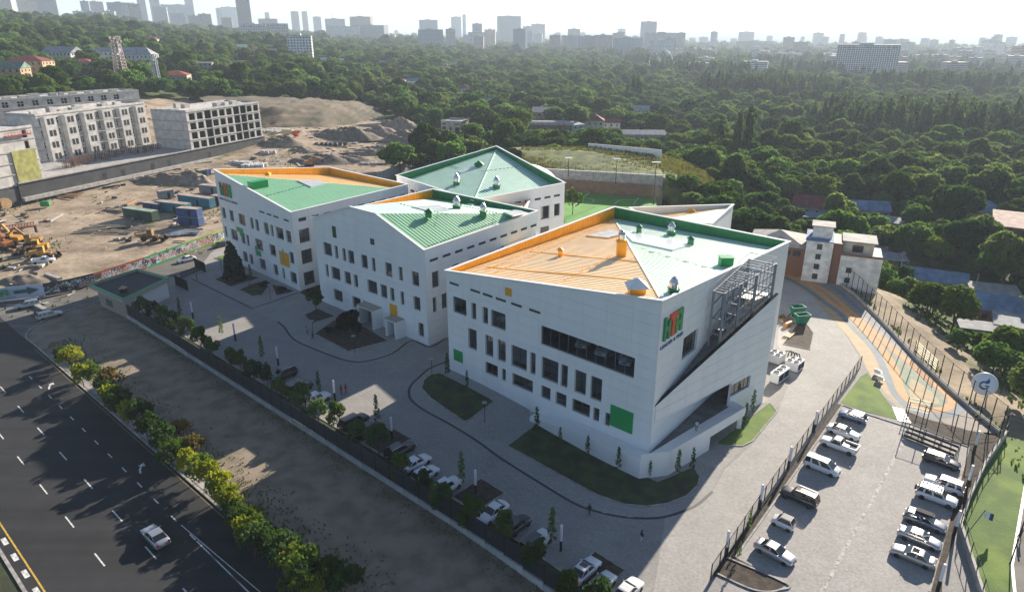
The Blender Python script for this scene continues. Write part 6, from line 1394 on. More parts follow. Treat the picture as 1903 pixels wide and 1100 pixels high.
# guesthouse in the valley
p = TP(1545, 520); GHo = thing("guesthouse", "white and brown guesthouse with square tower below the running track", "building", p, R(-24)); exc(p, 17, p.z + 3); exc(TP(1450, 470), 13)
MB().box(-7, -4, -3, -1, 6, 12.5).build("white_wing", hmat(WM, 'white', "house_wall_"), GHo); MB().box(-1, -3.2, -3, 1, 6, 12.3).build("stair_bay", mat("bay_brown", (.2, .09, .05), .7), GHo); MB().box(1, -4, -3, 10, 6, 9.2).build("white_wing", hmat(WM, 'white', "house_wall_"), GHo)
MB().box(1.2, -1, 9.2, 8, 6, 12.4).build("top_storey", hmat(WM, 'cream', "house_wall_"), GHo); MB().box(.9, -1.6, 12.4, 8.6, 6.4, 12.8).build("roof", hmat(HM, 'pale', "house_roof_"), GHo); MB().box(-6, -1, 12.5, -1.5, 4, 16).build("tower", hmat(WM, 'white', "house_wall_"), GHo); MB().box(-6.4, -1.4, 16, -1.1, 4.4, 16.3).build("tower_roof", hmat(HM, 'pale', "house_roof_"), GHo); MB().box(-7.3, -4.3, 12.5, -1, 6.3, 12.75).build("roof", hmat(HM, 'blue', "house_roof_"), GHo)
MB().box(-20, -1, -3, -7, 12, 9).build("brown_wing", mat("bay_brown", (.2, .09, .05), .7), GHo); MB().add([(-20.6, -1.6, 9), (-6.6, -1.6, 9), (-6.6, 12.6, 9), (-20.6, 12.6, 9), (-13.6, 5.5, 12)], [(0, 1, 4), (1, 2, 4), (2, 3, 4), (3, 0, 4), (3, 2, 1, 0)]).build("hip_roof", hmat(HM, 'pale', "house_roof_"), GHo)
wm_ = MB().box(-.6, -.08, -.8, .6, .03, .8).mesh("window", GLZ)
for z in (2, 5, 8, 11): ob("window", wm_, GHo, (-4, -4, z)); ob("window", wm_, GHo, (3.2, -4, min(z, 7.6))) if z < 8 else None
GHo.scale = (1.0, 1.0, 0.84)
for k in range(5): ob("window", MB().box(-.9, -.08, -.8, .9, .03, .8).mesh("window", GLZ), GHo, (-18.5 + k * 2.4, -1, 7.2))
ob("window", MB().box(-1.2, -.08, -1, 1.2, .03, 1).mesh("window", GLZ), GHo, (4.5, -1, 10.6)); MB().box(1, -4.05, 9.2, 10.05, -3.9, 9.9).build("balcony_rail", mat("bay_brown", (.2, .09, .05), .7), GHo)
# middle distance
house("cream house with maroon hip roof in the trees", (1100, 247), 15, 12, 8.5, 'hip', 'maroon', 'cream', -6, 4); house("side house with maroon roof beside the cream one", (1135, 245), 12, 10, 6.5, 'gable', 'maroon', 'white', -6, 2.6); house("turquoise walled house with white roof", (1068, 252), 9, 7, 7, 'shed', 'white', 'blue', 30, .8)
house("long shed with curved pale roof among trees", (1012, 246), 36, 10, 5, 'arch', 'pale', 'brick', -4, 2.2); house("brick house with dark roof behind the curved shed", (1008, 228), 15, 10, 7.5, 'shed', 'slate', 'tan', -8, 3); house("house with pale blue hip roof and white dormer", (906, 203), 13, 11, 5.5, 'hip', 'blue', 'white', 0, 3.4); house("dark roofed house behind trees left of the blue one", (857, 178), 15, 12, 7, 'hip', 'maroon', 'white', 8, 4)
house("long white gabled barn in the dark wood", (1192, 212), 26, 12, 4.5, 'gable', 'white', 'white', -12, 3); house("long grey hall with dull metal roof", (1190, 262), 30, 14, 5, 'gable', 'grey', 'grey', -4, 2.2); house("small white roofed outhouse below the blue hip roof", (912, 214), 8, 6, 3, 'gable', 'white', 'grey', -30, 1.5)
# hillside on the left
for l_, q, w_, d_, h_, rf_, rc, wc, hd in [
    ("large tan house with maroon stepped hip roof on the left", (62, 142), 21, 16, 9, 'hip', 'maroon', 'tan', 8), ("house with faded green roof at the left edge", (14, 147), 22, 12, 6, 'gable', 'green', 'tan', 8), ("long hall with white and green roof on the hillside", (120, 113), 26, 14, 6, 'gable', 'white', 'white', -12), ("small house with red roof under the white hall", (157, 126), 13, 10, 4, 'hip', 'red', 'cream', 10),
    ("white long building left of the lattice mast", (200, 112), 22, 11, 6, 'gable', 'white', 'white', 5), ("white long building right of the lattice mast", (250, 118), 36, 12, 6.5, 'hip', 'white', 'white', 0), ("house with red tiled roof behind the construction site", (328, 153), 18, 14, 5, 'hip', 'red', 'cream', 12), ("unfinished brick house without roof on the hillside", (382, 138), 14, 11, 9, 'flat', 'pale', 'stone', 12),
    ("pale low house right of the unfinished one", (440, 124), 20, 10, 5, 'flat', 'pink', 'white', 4), ("house with dark red roof near the tan walls", (402, 96), 16, 10, 6, 'gable', 'red', 'cream', 4), ("house with pale green roof on the slope", (445, 97), 22, 12, 6, 'shed', 'green', 'grey', 3), ("house with small orange roof on the slope", (473, 100), 12, 10, 6, 'hip', 'red', 'white', 0), ("white house with steep pale gable", (512, 106), 16, 12, 7, 'gable', 'pale', 'white', -4),
    ("house with tall brown gables under the white tower block", (581, 110), 18, 14, 7, 'gable', 'maroon', 'stone', -6), ("house with blue roof left of the grey gables", (606, 121), 16, 12, 6, 'gable', 'blue', 'grey', 5), ("grey house with double gables", (636, 124), 18, 14, 7, 'gable', 'pale', 'grey', -6), ("house with sandy hip roof near the grey gables", (672, 122), 20, 13, 6, 'hip', 'pale', 'white', 5), ("house with blue grey roof right of the sandy one", (712, 124), 20, 13, 5, 'hip', 'blue', 'grey', 4),
    ("house with maroon roof in the middle wood", (740, 162), 14, 11, 6, 'hip', 'maroon', 'white', 2), ("house with pale roof beside the maroon one in the wood", (768, 160), 15, 9, 5, 'gable', 'blue', 'white', -4), ("pale house with steep roof in the middle wood", (843, 128), 18, 12, 6, 'gable', 'white', 'grey', 0), ("brown roofed house left of the steep pale one", (822, 130), 16, 12, 7, 'hip', 'brown', 'stone', 3), ("orange brick houses row top on the left ridge", (118, 55), 30, 14, 7, 'hip', 'red', 'tan', 5), ("grey roofed house on the left ridge", (20, 50), 26, 14, 6, 'hip', 'pale', 'grey', 5), ("white roofed house right of the ridge houses", (166, 52), 24, 14, 6, 'shed', 'white', 'white', -6), ("small house with brown roof below the ridge", (160, 66), 18, 12, 5, 'hip', 'maroon', 'white', 5),
    ("tiny red roofed house below the tower block", (282, 82), 18, 12, 5, 'hip', 'red', 'white', 3), ("white house on the slope above the mast", (300, 80), 18, 12, 6, 'gable', 'white', 'white', 3), ("flat grey house in the upper trees", (357, 70), 22, 12, 8, 'flat', 'grey', 'grey', 3), ("white flat house in the upper trees", (650, 98), 14, 10, 6, 'flat', 'white', 'white', 0)]:
    house(l_, q, w_, d_, h_, rf_, rc, wc, hd)
# beige substation on the rim of the site
p = TP(846, 246); T = thing("substation", "small cream windowless block with dark doors on the rim of the site", "building", p, R(-24)); exc(p, 14, p.z + 1); mw = hmat(WM, 'cream', "house_wall_")
MB().box(-6.5, -5.5, -2, 6.5, 5.5, 7).build("wall", mw, T); MB().box(-6.8, -5.8, 7, 6.8, 5.8, 7.3).build("roof", hmat(HM, 'white', "house_roof_"), T)
for s_ in range(1): MB().box(-6.8, 5.4, 7.3, 6.8, 5.8, 8).build("parapet", mw, T)
for x, w_ in ((-4.5, 1.2), (0, .7), (4.4, 1.4)): MB().box(x - w_, -5.56, 0, x + w_, -5.4, 3.6).build("door", M_DARK, T)
for x in (-4.5, 4.4): MB().box(x - 1.4, -5.56, 5.2, x + 1.4, -5.4, 5.8).build("louvre", M_DARK, T)
for y in (-3, 0, 3): MB().box(6.4, y - .6, 3.4, 6.56, y + .6, 4.6).build("window", M_DARK, T)
# grey sheet wall and gate post behind the blocks
fence_run("sheet_wall", "tall grey corrugated sheet wall behind the school blocks", "fence", [tuple(TP(u, v)[:2]) for u, v in ((700, 338), (750, 318), (806, 293))], 3, .1, 3.4, parts=lambda T, a, b_: [MB().bar(a.lerp(b_, k / 10) + V3((0, 0, 1.7)), a.lerp(b_, (k + .9) / 10) + V3((0, 0, 1.7)), .06 if k % 2 else .1, 3.3).build("sheet", mat("sheet_grey", (.3, .32, .34), .5), T, -T.location) for k in (0,)] and [MB().bar(a + V3((0, 0, 1.7)), b_ + V3((0, 0, 1.7)), .05, 3.3).build("sheet", mat("sheet_grey", (.3, .32, .34), .5), T, -T.location)])
# ------------------------------------------------------------------ construction site
def ORD(n):
    o = ["", "first", "second", "third", "fourth", "fifth", "sixth", "seventh", "eighth", "ninth", "tenth", "eleventh", "twelfth", "thirteenth", "fourteenth", "fifteenth", "sixteenth", "seventeenth", "eighteenth", "nineteenth"]
    t = ["", "", "twenty", "thirty", "forty", "fifty", "sixty", "seventy", "eighty", "ninety"]; te = ["", "", "twentieth", "thirtieth", "fortieth", "fiftieth", "sixtieth", "seventieth", "eightieth", "ninetieth"]
    if n >= 200: return "two hundred " + (ORD(n - 200) if n > 200 else "th")
    if n > 100: return "one hundred and " + ORD(n - 100)
    if n == 100: return "hundredth"
    return o[n] if n < 20 else (te[n // 10] if n % 10 == 0 else t[n // 10] + " " + o[n % 10])
M_RAW = mat("raw_concrete", (.43, .41, .385), .9, var=.16, vscale=.35, bump=.2, bscale=3); M_BLOCK = mat("aerated_block", (.52, .50, .47), .9, var=.14, vscale=.5, rnd=.06); M_HOLE = mat("dark_room", (.022, .022, .024), .9)
M_POD = mat("podium_dark", (.055, .057, .06), .85, var=.2, vscale=.3)
def raw_block(T, W, s0, s1, z0, nfl, fh, cols, depth, wmat=M_RAW, glazed=False, para=0.8, bays=()):
    """unfinished storeys: slabs proud of the wall, an opening (own object) in each field"""
    z1 = z0 + nfl * fh; wins = []
    for f in range(nfl):
        for (a, b_, h0, h1) in cols: wins.append((a, b_, z0 + f * fh + h0, z0 + f * fh + h1))
    wl = MB()
    for r in minus([(s0, s1, z0, z1 + para)], wins): wl.quad(*[W.p(s, z) for s, z in ((r[0], r[2]), (r[1], r[2]), (r[1], r[3]), (r[0], r[3]))])
    for a, b_, c_, d_ in wins:
        for (p, q) in (((a, c_), (b_, c_)), ((b_, c_), (b_, d_)), ((b_, d_), (a, d_)), ((a, d_), (a, c_))): wl.quad(W.p(*p), W.p(*p, -.5), W.p(*q, -.5), W.p(*q))
    c4 = [W.p(s, 0, o) for s, o in ((s0, 0), (s1, 0), (s1, -depth), (s0, -depth))]
    for i in (1, 2, 3): a, b_ = c4[i], c4[(i + 1) % 4]; wl.quad((a.x, a.y, z0), (b_.x, b_.y, z0), (b_.x, b_.y, z1 + para), (a.x, a.y, z1 + para))
    wl.poly([(p.x, p.y, z1) for p in c4]); wb(wl, "wall", wmat, T)
    for f in range(nfl + 1):
        z = z0 + f * fh; m = MB(); m.bar(W.p(s0 - .15, z, .1), W.p(s1 + .15, z, .1), .35, .3)
        for a, b_ in ((c4[1], c4[2]), (c4[3], c4[0])): m.bar((a.x, a.y, z), (b_.x, b_.y, z), .35, .3)
        wb(m, "floor_slab", M_CONC, T)
    for a, b_, c_, d_ in wins:
        m = MB(); P = [W.p(s, k, oo) for oo in (-.5, -1.6) for s, k in ((a, c_), (b_, c_), (b_, d_), (a, d_))]; m.add(P, [(4, 7, 6, 5), (0, 4, 5, 1), (1, 5, 6, 2), (2, 6, 7, 3), (3, 7, 4, 0)]); wo_ = wb(m, "opening", M_HOLE, T)
        if glazed:
            g = MB(); g.bar(W.p((a + b_) / 2, c_, -.3), W.p((a + b_) / 2, d_, -.3), .12)
            for z in (c_, c_ + (d_ - c_) * .55, d_): g.bar(W.p(a, z, -.3), W.p(b_, z, -.3), .1)
            g.build("frame", M_TRIM, wo_)
    rng = random.Random(int(s0 * 7 + nfl))
    for k in range(int((s1 - s0) / 6)):                     # stair heads and low walls on the roof
        s = s0 + 3 + k * 6 + rng.uniform(-1.5, 1.5); w_ = rng.uniform(1, 2.6); h_ = rng.uniform(.8, 2.4); c_ = W.p(s, z1 + h_ / 2, -rng.uniform(2, depth - 3)); wb(MB().obox(c_, W.d * w_, W.n * rng.uniform(.6, 1.6), (0, 0, h_ / 2)), "roof_block", rng.choice([M_BLOCK, M_RAW, M_CONC]), T)
def GZ(u, v, z): return G2(u, v, z)
zg = 3.0
WP = Wall(GZ(40, 369, zg), GZ(494, 272, zg))
ST_ = thing("apartment_shell", "unfinished concrete apartment shell with open window grid on a dark podium", "building", (*GZ(350, 300, zg), zg))
Lp = WP.L; zp = zg + 5.0
pod = MB(); pod.quad(WP.p(0, -2), WP.p(Lp, -2), WP.p(Lp, zp), WP.p(0, zp)).quad(WP.p(Lp, -2), WP.p(Lp, -2, -26), WP.p(Lp, zp, -26), WP.p(Lp, zp)).quad(WP.p(0, -2, -60), WP.p(0, -2), WP.p(0, zp), WP.p(0, zp, -60)); wb(pod, "podium_wall", M_POD, ST_)
wb(MB().poly([WP.p(0, zp), WP.p(Lp, zp), WP.p(Lp, zp, -60), WP.p(0, zp, -60)]), "podium_deck", M_CONC, ST_); wb(MB().bar(WP.p(0, zp + .1, .1), WP.p(Lp, zp + .1, .1), .7, .4), "deck_edge", M_CONC, ST_); wb(MB().bar(WP.p(0, zg - .4, .8), WP.p(Lp, zg - .4, .8), 1.6, 1.2), "footing", M_CONC, ST_)
for u in (196, 230, 285, 315, 390, 476):
    s, z = WP.back(u, 372 - (u - 40) * .214 - 8); wb(MB().add([WP.p(s + a, k, .06) for a, k in ((-.8, zg), (.8, zg), (.8, zg + 2.8), (-.8, zg + 2.8))], [(0, 1, 2, 3)]), "door_opening", M_HOLE, ST_)
s_l, _ = WP.back(357, 282); s_r, _ = WP.back(489, 256)
nc = 10; cw = (s_r - s_l - 1.2) / nc
raw_block(ST_, WP, s_l, s_r, zp, 4, 3.95, [(s_l + .9 + cw * k + .5, s_l + .9 + cw * (k + 1) - (.5 if k not in (2, 6, 7) else .05), .35 if k not in (2, 6, 7) else .1, 3.2 if k not in (2, 6, 7) else 3.55) for k in range(nc)], 20, M_BLOCK)
# long glazed block behind the courtyard
T = thing("apartment_shell", "long grey apartment shell with white window frames and bays behind the courtyard", "building", (*GZ(180, 290, zp), zg)); W2c = Wall(GZ(86, 302, zp), GZ(282, 266, zp)); L2 = W2c.L; cols = []
k = 0; s = 1.0
while s < L2 - 3: cols.append((s, s + 1.5, .7, 3.1)); s += 2.6 if k % 3 else 4.2; k += 1
raw_block(T, W2c, 0, L2, zp, 4, 4.4, cols, 16, M_BLOCK, True)
for k in range(6):
    s = L2 * (k + .5) / 6; w_ = 3.0; bm_ = MB(); bm_.add([W2c.p(s + a, z, o) for z in (zp, zp + 17) for a, o in ((-w_, .16), (-w_ * .8, 1.8), (w_ * .8, 1.8), (w_, .16))], [(0, 1, 5, 4), (1, 2, 6, 5), (2, 3, 7, 6), (4, 5, 6, 7)]); wb(bm_, "bay", M_BLOCK, T)
    for f in range(4):
        for a in (-1.4, .2): m = MB().add([W2c.p(s + a + x, zp + f * 4.4 + z, 1.84) for x, z in ((0, .8), (1.2, .8), (1.2, 3.1), (0, 3.1))], [(0, 1, 2, 3)]); wb(m, "opening", M_HOLE, T)
for f in range(1, 4): wb(MB().bar(W2c.p(L2 * .45, zp + f * 4.4, .9), W2c.p(L2 * .7, zp + f * 4.4, .9), 1.8, .25), "balcony", M_CONC, T)
T = thing("apartment_shell", "rear apartment shell whose top storey shows above the glazed block", "building", (*GZ(150, 240, 8), 8)); W3c = Wall(GZ(-30, 258, 12), GZ(268, 226, 12)); raw_block(T, W3c, 0, W3c.L, 12, 4, 3.8, [(4 + 6.2 * k, 6.6 + 6.2 * k, .6, 3.0) for k in range(int(W3c.L / 6.2) - 1)], 16, M_BLOCK, True)
T = thing("apartment_shell", "low cream walled shell at the back of the building site", "building", (*GZ(200, 190, 16), 16)); W4c = Wall(GZ(128, 190, 18), GZ(240, 178, 18)); raw_block(T, W4c, 0, W4c.L, 18, 2, 3.8, [(3 + 5 * k, 4.6 + 5 * k, .6, 3.0) for k in range(int(W4c.L / 5) - 1)], 14, M_BLOCK)
T = thing("apartment_shell", "wide roofless shell with low grey walls at the left back of the site", "building", (*GZ(60, 195, 17), 17)); W4d = Wall(GZ(-40, 198, 18), GZ(118, 184, 18)); raw_block(T, W4d, 0, W4d.L, 18, 1, 3.6, [(2 + 4 * k, 3.2 + 4 * k, .6, 2.6) for k in range(int(W4d.L / 4) - 1)], 18, M_RAW)
T = thing("apartment_shell", "grey block wall tower with yellow netting at the left edge of the site", "building", (*GZ(30, 365, zg), zg)); W5c = Wall(GZ(-70, 394, zg), GZ(89, 357, zg)); raw_block(T, W5c, 0, W5c.L, zg + 4.5, 5, 3.6, [(W5c.L - 4, W5c.L - 2.4, .4, 3.0)], 22, M_BLOCK); wb(MB().quad(W5c.p(0, -1), W5c.p(W5c.L, -1), W5c.p(W5c.L, zg + 4.4), W5c.p(0, zg + 4.4)), "podium_wall", M_POD, T)
s0_, _ = W5c.back(34, 340); s1_, _ = W5c.back(76, 330); wb(MB().obox(W5c.p((s0_ + s1_) / 2, zg + 10, .4), W5c.d * (s1_ - s0_) / 2, W5c.n * .05, (0, 0, 5.6)), "netting", mat("net_yellow", (.33, .32, .10), .9, var=.2, vscale=.6), T)
s0_, z0_ = W5c.back(5, 255); s1_, _ = W5c.back(52, 245); m = MB().bar(W5c.p(s0_, z0_, .8), W5c.p(s1_, z0_, .8), 1.0, .3).bar(W5c.p(s0_, z0_ + 1.1, 1.2), W5c.p(s1_, z0_ + 1.1, 1.2), .08)
for k in range(9): s = s0_ + (s1_ - s0_) * k / 8; m.bar(W5c.p(s, z0_, 1.2), W5c.p(s, z0_ + 1.1, 1.2), .08)
o = wb(m, "work_platform", mat("platform_red", (.3, .03, .03), .6), T)
# rebar in the courtyard
M_RUST = mat("rebar_rust", (.13, .055, .03), .9, var=.3, vscale=1)
for k in range(14):
    u = 128 + k * 13.5; v = 312 - k * 2.9 + random.uniform(-4, 3); p = V3((*GZ(u, v, zp), zp)); T = tag(ob("rebar_cage", None, None, p), "rusty rebar cage standing in the courtyard of the shells", "rebar", "rebar cages in the courtyard")
    m = MB(); n = 6; hh = random.uniform(2.5, 4); T["label"] = "rusty rebar cage, %s from the left in the courtyard of the shells" % ORD(k + 1)
    for i in range(n):
        for j in range(2): x, y = (i - n / 2) * .7, j * 1.6 + random.uniform(-.3, .3); m.bar((x, y, 0), (x + random.uniform(-.1, .1), y, hh * random.uniform(.7, 1)), .14)
    for z in (.8, 1.8, 2.6): m.bar((-2.2, 0, z), (2.2, 0, z), .1)
    m.build("bars", M_RUST, T)["kind"] = "stuff"
exc(GZ(180, 280, zp), 75); exc(GZ(420, 240, zp), 55); [exc(W_.p(W_.L * k / 8, 0, -8), 15) for W_ in (W3c, W4c, W4d) for k in range(9)]
# containers
def container(label, a, b_, h, col, wd=2.6, roofc=None, group="site containers", lvl=0.0):
    p, q = TP(*a), TP(*b_); d = q - p; d.z = 0; L = d.length; c = (p + q) / 2; T = thing("container", label, "container", (c.x, c.y, c.z + lvl), math.atan2(d.y, d.x), group); m = mat("container_%d_%d_%d" % tuple(int(x * 99) for x in col), col, .6, var=.15, vscale=.6)
    b = MB().box(-L / 2, -wd / 2, .1, L / 2, wd / 2, h); n = int(L / .4)
    for s in (-1, 1):
        for i in range(n): x = -L / 2 + L * (i + .5) / n; b.box(x - .08, s * wd / 2 - .04, .2, x + .08, s * wd / 2 + .04, h - .1)
    b.build("shell", m, T); MB().box(-L / 2 - .03, -wd / 2 - .03, h, L / 2 + .03, wd / 2 + .03, h + .08).build("roof", mat("container_roof_%d" % int((roofc or (.4,))[0] * 99), roofc or (.40, .33, .28), .7, var=.2, vscale=.4), T); MB().box(-.5, -wd / 2 - .06, .2, .5, -wd / 2 + .02, 2.1).build("door", M_DARK, T, (L * .12, 0, 0))
    for s in (-1, 1): MB().box(-.05, -wd / 2, .1, .05, wd / 2, h - .05).build("end_door", m, T, (s * (L / 2 + .03), 0, 0))
container("long dark green container nearest the wheel loader", (237, 402), (290, 410), 3.0, (.035, .08, .05), roofc=(.28, .36, .27)); container("blue container behind the dark green one", (273, 390), (300, 394), 2.8, (.03, .08, .2)); container("long teal container in the middle of the site", (297, 390), (352, 397), 3.2, (.04, .2, .26)); container("blue container lower of the stacked pair", (338, 416), (375, 419), 2.6, (.03, .075, .22)); container("blue container stacked on another by the hoarding", (338, 416), (375, 419), 2.6, (.035, .08, .23), lvl=2.7)
container("long teal container beside the left school block", (338, 377), (396, 386), 3.2, (.035, .18, .25)); container("maroon container against the left school block", (398, 378), (415, 380), 3.0, (.14, .03, .04)); container("grey container with blue end behind the teal ones", (296, 370), (322, 366), 2.8, (.2, .24, .28)); container("pale grey container behind the school corner", (376, 356), (415, 361), 2.8, (.26, .26, .28))
container("green and blue site cabin by the school corner", (369, 329), (380, 327), 2.6, (.02, .18, .14)); container("blue site cabin right of the green one", (381, 327), (389, 325), 2.6, (.03, .1, .32)); container("navy container at the back rim of the site", (318, 172), (345, 170), 3, (.03, .06, .14)); container("pale blue container at the back rim of the site", (346, 170), (364, 169), 3, (.2, .32, .4))
# machines
M_CAT = mat("machine_yellow", (.5, .26, .03), .5, var=.15, vscale=.8); M_CATD = mat("machine_ochre", (.26, .15, .04), .6, var=.2, vscale=.8); M_OR = mat("machine_orange", (.45, .17, .05), .5)
def excavator(label, q, head, m, reach=1.0):
    T = thing("excavator", label, "excavator", TP(*q), R(head))
    for s in (-1, 1): MB().box(-2, s * 1.3 - .35, 0, 2, s * 1.3 + .35, .9).build("track", M_DARK, T)
    MB().box(-2.1, -1.3, 1.0, 1.2, 1.3, 2.2).box(-2.3, -1.2, 1.2, -2.1, 1.2, 2.0).build("body", m, T); c = MB().box(.1, .1, 2.2, 1.5, 1.25, 3.3).build("cab", m, T); MB().box(1.45, .2, 2.3, 1.53, 1.15, 3.2).build("cab_window", GLZ, c)
    MB().bar((1.0, -.5, 2.0), (3.6, -.5, 5.2 * reach), .5).build("boom", m, T); MB().bar((3.6, -.5, 5.2 * reach), (6.0, -.5, 2.8), .4).build("arm", m, T); MB().add([(5.6, -1, 2.8), (6.4, -1, 2.8), (6.2, -1, 1.6), (5.2, -1, 1.7), (5.6, 0, 2.8), (6.4, 0, 2.8), (6.2, 0, 1.6), (5.2, 0, 1.7)], [(0, 1, 2, 3), (7, 6, 5, 4), (0, 4, 5, 1), (1, 5, 6, 2), (2, 6, 7, 3)]).build("bucket", M_DARK, T)
def loader(label, q, head, m):
    T = thing("wheel_loader", label, "loader", TP(*q), R(head)); ty = MB().lathe([(.3, -.3), (.75, -.3), (.8, 0), (.75, .3), (.3, .3)], 14).mesh("wheel", M_TYRE); ty.transform(Matrix.Rotation(R(90), 4, 'X'))
    for x in (-1.6, 1.5):
        for s in (-1, 1): ob("wheel", ty, T, (x, s * 1.1, .8))
    MB().box(-2.8, -.9, .9, -.4, .9, 2.2).box(-.4, -.5, .8, 2.2, .5, 1.6).build("body", m, T); c = MB().box(-.7, -.8, 1.6, .7, .8, 3.3).box(-.8, -.9, 3.3, .8, .9, 3.42).build("cab", m, T); MB().box(-.6, -.83, 2.3, .6, .83, 3.2).build("cab_window", GLZ, c)
    for s in (-.5, .5): MB().bar((1.2, s, 1.6), (3.2, s, .8), .25).build("arm", m, T)
    MB().add([(3.0, -1.4, .1), (4.2, -1.4, .1), (3.6, -1.4, 1.2), (3.0, -1.4, 1.3), (3.0, 1.4, .1), (4.2, 1.4, .1), (3.6, 1.4, 1.2), (3.0, 1.4, 1.3)], [(0, 3, 7, 4), (0, 4, 5, 1), (0, 1, 2, 3), (4, 7, 6, 5)]).build("bucket", M_DARK, T)
loader("mud coloured wheel loader behind the hoarding", (282, 447), 5, M_CATD); loader("yellow wheel loader in the machine park at the left", (70, 468), 200, M_CAT); loader("yellow wheel loader nearest the white pickup in the machine park", (80, 480), 20, M_CAT)
excavator("yellow excavator at the left of the machine park", (30, 452), 170, M_CAT); excavator("yellow excavator behind the loaders of the machine park", (62, 455), 200, M_CATD); excavator("orange excavator in the machine park at the far left", (12, 462), 150, M_OR); excavator("orange excavator behind the left school block", (575, 309), 15, M_OR, .7)
T = thing("crane_boom", "red lattice crane boom lying in the machine park", "crane", TP(30, 438)); a, b_ = TP(-10, 444), TP(68, 432)
for k in range(14):
    p0, p1 = a.lerp(b_, k / 14) + V3((0, 0, 2)), a.lerp(b_, (k + 1) / 14) + V3((0, 0, 2)); m = MB()
    for o in ((0, -.6, 0), (0, .6, 0), (0, 0, 1.2)): m.bar(p0 + V3(o), p1 + V3(o), .2)
    m.bar(p0 + V3((0, -.6, 0)), p1 + V3((0, .6, 0)), .1).bar(p0 + V3((0, .6, 0)), p1 + V3((0, 0, 1.2)), .1).bar(p0 + V3((0, -.6, 0)), p1 + V3((0, 0, 1.2)), .1); m.build("boom_section", mat("crane_red", (.35, .06, .04), .6), T, -T.location)
for s_ in (0, 1): MB().bar((a, b_)[s_], (a, b_)[s_] + V3((0, 0, 2)), .5).build("support", M_DARK, T, -T.location)
car("white pickup in the machine park behind the white hoarding", 'pickup', 'white', TP(82, 489), 20)
T = thing("dump_truck", "truck with red cab and beige box body on the site road", "truck", TP(541, 254), R(-12)); ty = MB().lathe([(.2, -.2), (.5, -.2), (.5, .2), (.2, .2)], 12).mesh("wheel", M_TYRE); ty.transform(Matrix.Rotation(R(90), 4, 'X'))
MB().box(-4.5, -1.25, 1.1, 1.4, 1.25, 3.6).build("box_body", mat("truck_beige", (.42, .38, .27), .7), T); MB().box(1.7, -1.2, .8, 4, 1.2, 3.0).build("cab", PT['red'], T); MB().box(3.98, -1, 1.9, 4.04, 1, 2.8).build("windscreen", GLZ, T)
for x in (-3.5, -2.3, 2.9):
    for s in (-1, 1): ob("wheel", ty, T, (x, s * 1.1, .5))
# stacks and heaps
def stack(nm, label, cat, q, n, size, step, m, jit=.1, group=None, part="block"):
    p = TP(*q); T = thing(nm, label, cat, p, random.uniform(-.4, .2), group)
    me_ = MB().box(-size[0] / 2, -size[1] / 2, 0, size[0] / 2, size[1] / 2, size[2]).mesh(part, m)
    for i in range(n[0]):
        for j in range(n[1]):
            for k in range(n[2]): ob(part, me_, T, ((i - n[0] / 2) * step[0] + random.uniform(-jit, jit), (j - n[1] / 2) * step[1] + random.uniform(-jit, jit), k * size[2]), random.uniform(-jit, jit))
M_BAG = mat("white_sack", (.58, .58, .57), .8, var=.15, vscale=1.5)
stack("sack_pile", "large pile of white sacks before the concrete shell", "sacks", (478, 309), (5, 3, 1), (1.6, 1.6, 1.3), (2.0, 2.0), M_BAG, .5, part="sack"); stack("sack_pile", "row of white sacks right of the large sack pile", "sacks", (455, 304), (6, 2, 1), (1.5, 1.3, 1.1), (1.8, 1.8), M_BAG, .4, part="sack"); stack("block_pallets", "pallets of pale blocks at the corner of the shell", "pallets", (503, 285), (4, 2, 1), (1.3, 1.2, 1.4), (1.8, 1.8), M_BLOCK, .3)
stack("slab_stack", "stack of long concrete slabs under the earth bank", "slabs", (512, 241), (7, 2, 2), (1.6, 5.5, .35), (2.6, 6.5), M_CONC, .1, part="slab"); stack("pallet_rows", "rows of dark pallets on the site road", "pallets", (620, 270), (7, 2, 2), (1.4, 1.2, .7), (2.3, 2.0), M_DARK, .3, part="pallet"); stack("pallet_rows", "white plates and pallets right of the dark ones", "pallets", (650, 266), (4, 2, 1), (2.2, 1.4, .3), (3.0, 2.0), M_CONC, .4, part="plate")
stack("rubble_heap", "heap of broken concrete by the grey sheet wall", "rubble", (700, 305), (9, 3, 1), (1.3, .9, .9), (1.4, 1.3), M_CONC, .7, part="chunk"); stack("pipe_rows", "rows of formwork boards before the green container", "boards", (238, 425), (3, 8, 1), (6.5, .5, .2), (7.2, 1.2), mat("board_grey", (.17, .15, .13), .9), .3, part="board"); stack("plate_stack", "grey plates leaning by the hoarding", "plates", (345, 431), (1, 6, 1), (10, 1.0, .25), (1, 1.1), M_STEEL, .2, part="plate")
stack("timber_pile", "timber and pipes before the yellow netting", "timber", (130, 363), (2, 6, 1), (8, .35, .3), (9, .9), mat("old_board", (.3, .16, .08), .8), .4, part="beam")
p = TP(85, 384); T = thing("green_tank", "green plastic tank lying on the site", "tank", p, .3); MB().lathe([(.05, -1.5), (.8, -1.35), (.95, -1.0), (.95, 1.0), (.8, 1.35), (.05, 1.5)], 12).build("shell", M_PGREEN, T, (0, 0, .9)).rotation_euler = (0, R(90), 0)
p = TP(12, 388); T = thing("cable_reel", "large wooden cable reel at the left edge", "reel", p, 1.2); 
for s in (-.7, .7): o = MB().lathe([(.2, -.08), (1.8, -.08), (1.8, .08), (.2, .08)], 18).build("flange", M_WOOD, T, (0, s, 1.8)); o.rotation_euler = (R(90), 0, 0)
o = MB().lathe([(.9, -.65), (.9, .65)], 14).build("drum", M_DARK, T, (0, 0, 1.8)); o.rotation_euler = (R(90), 0, 0)
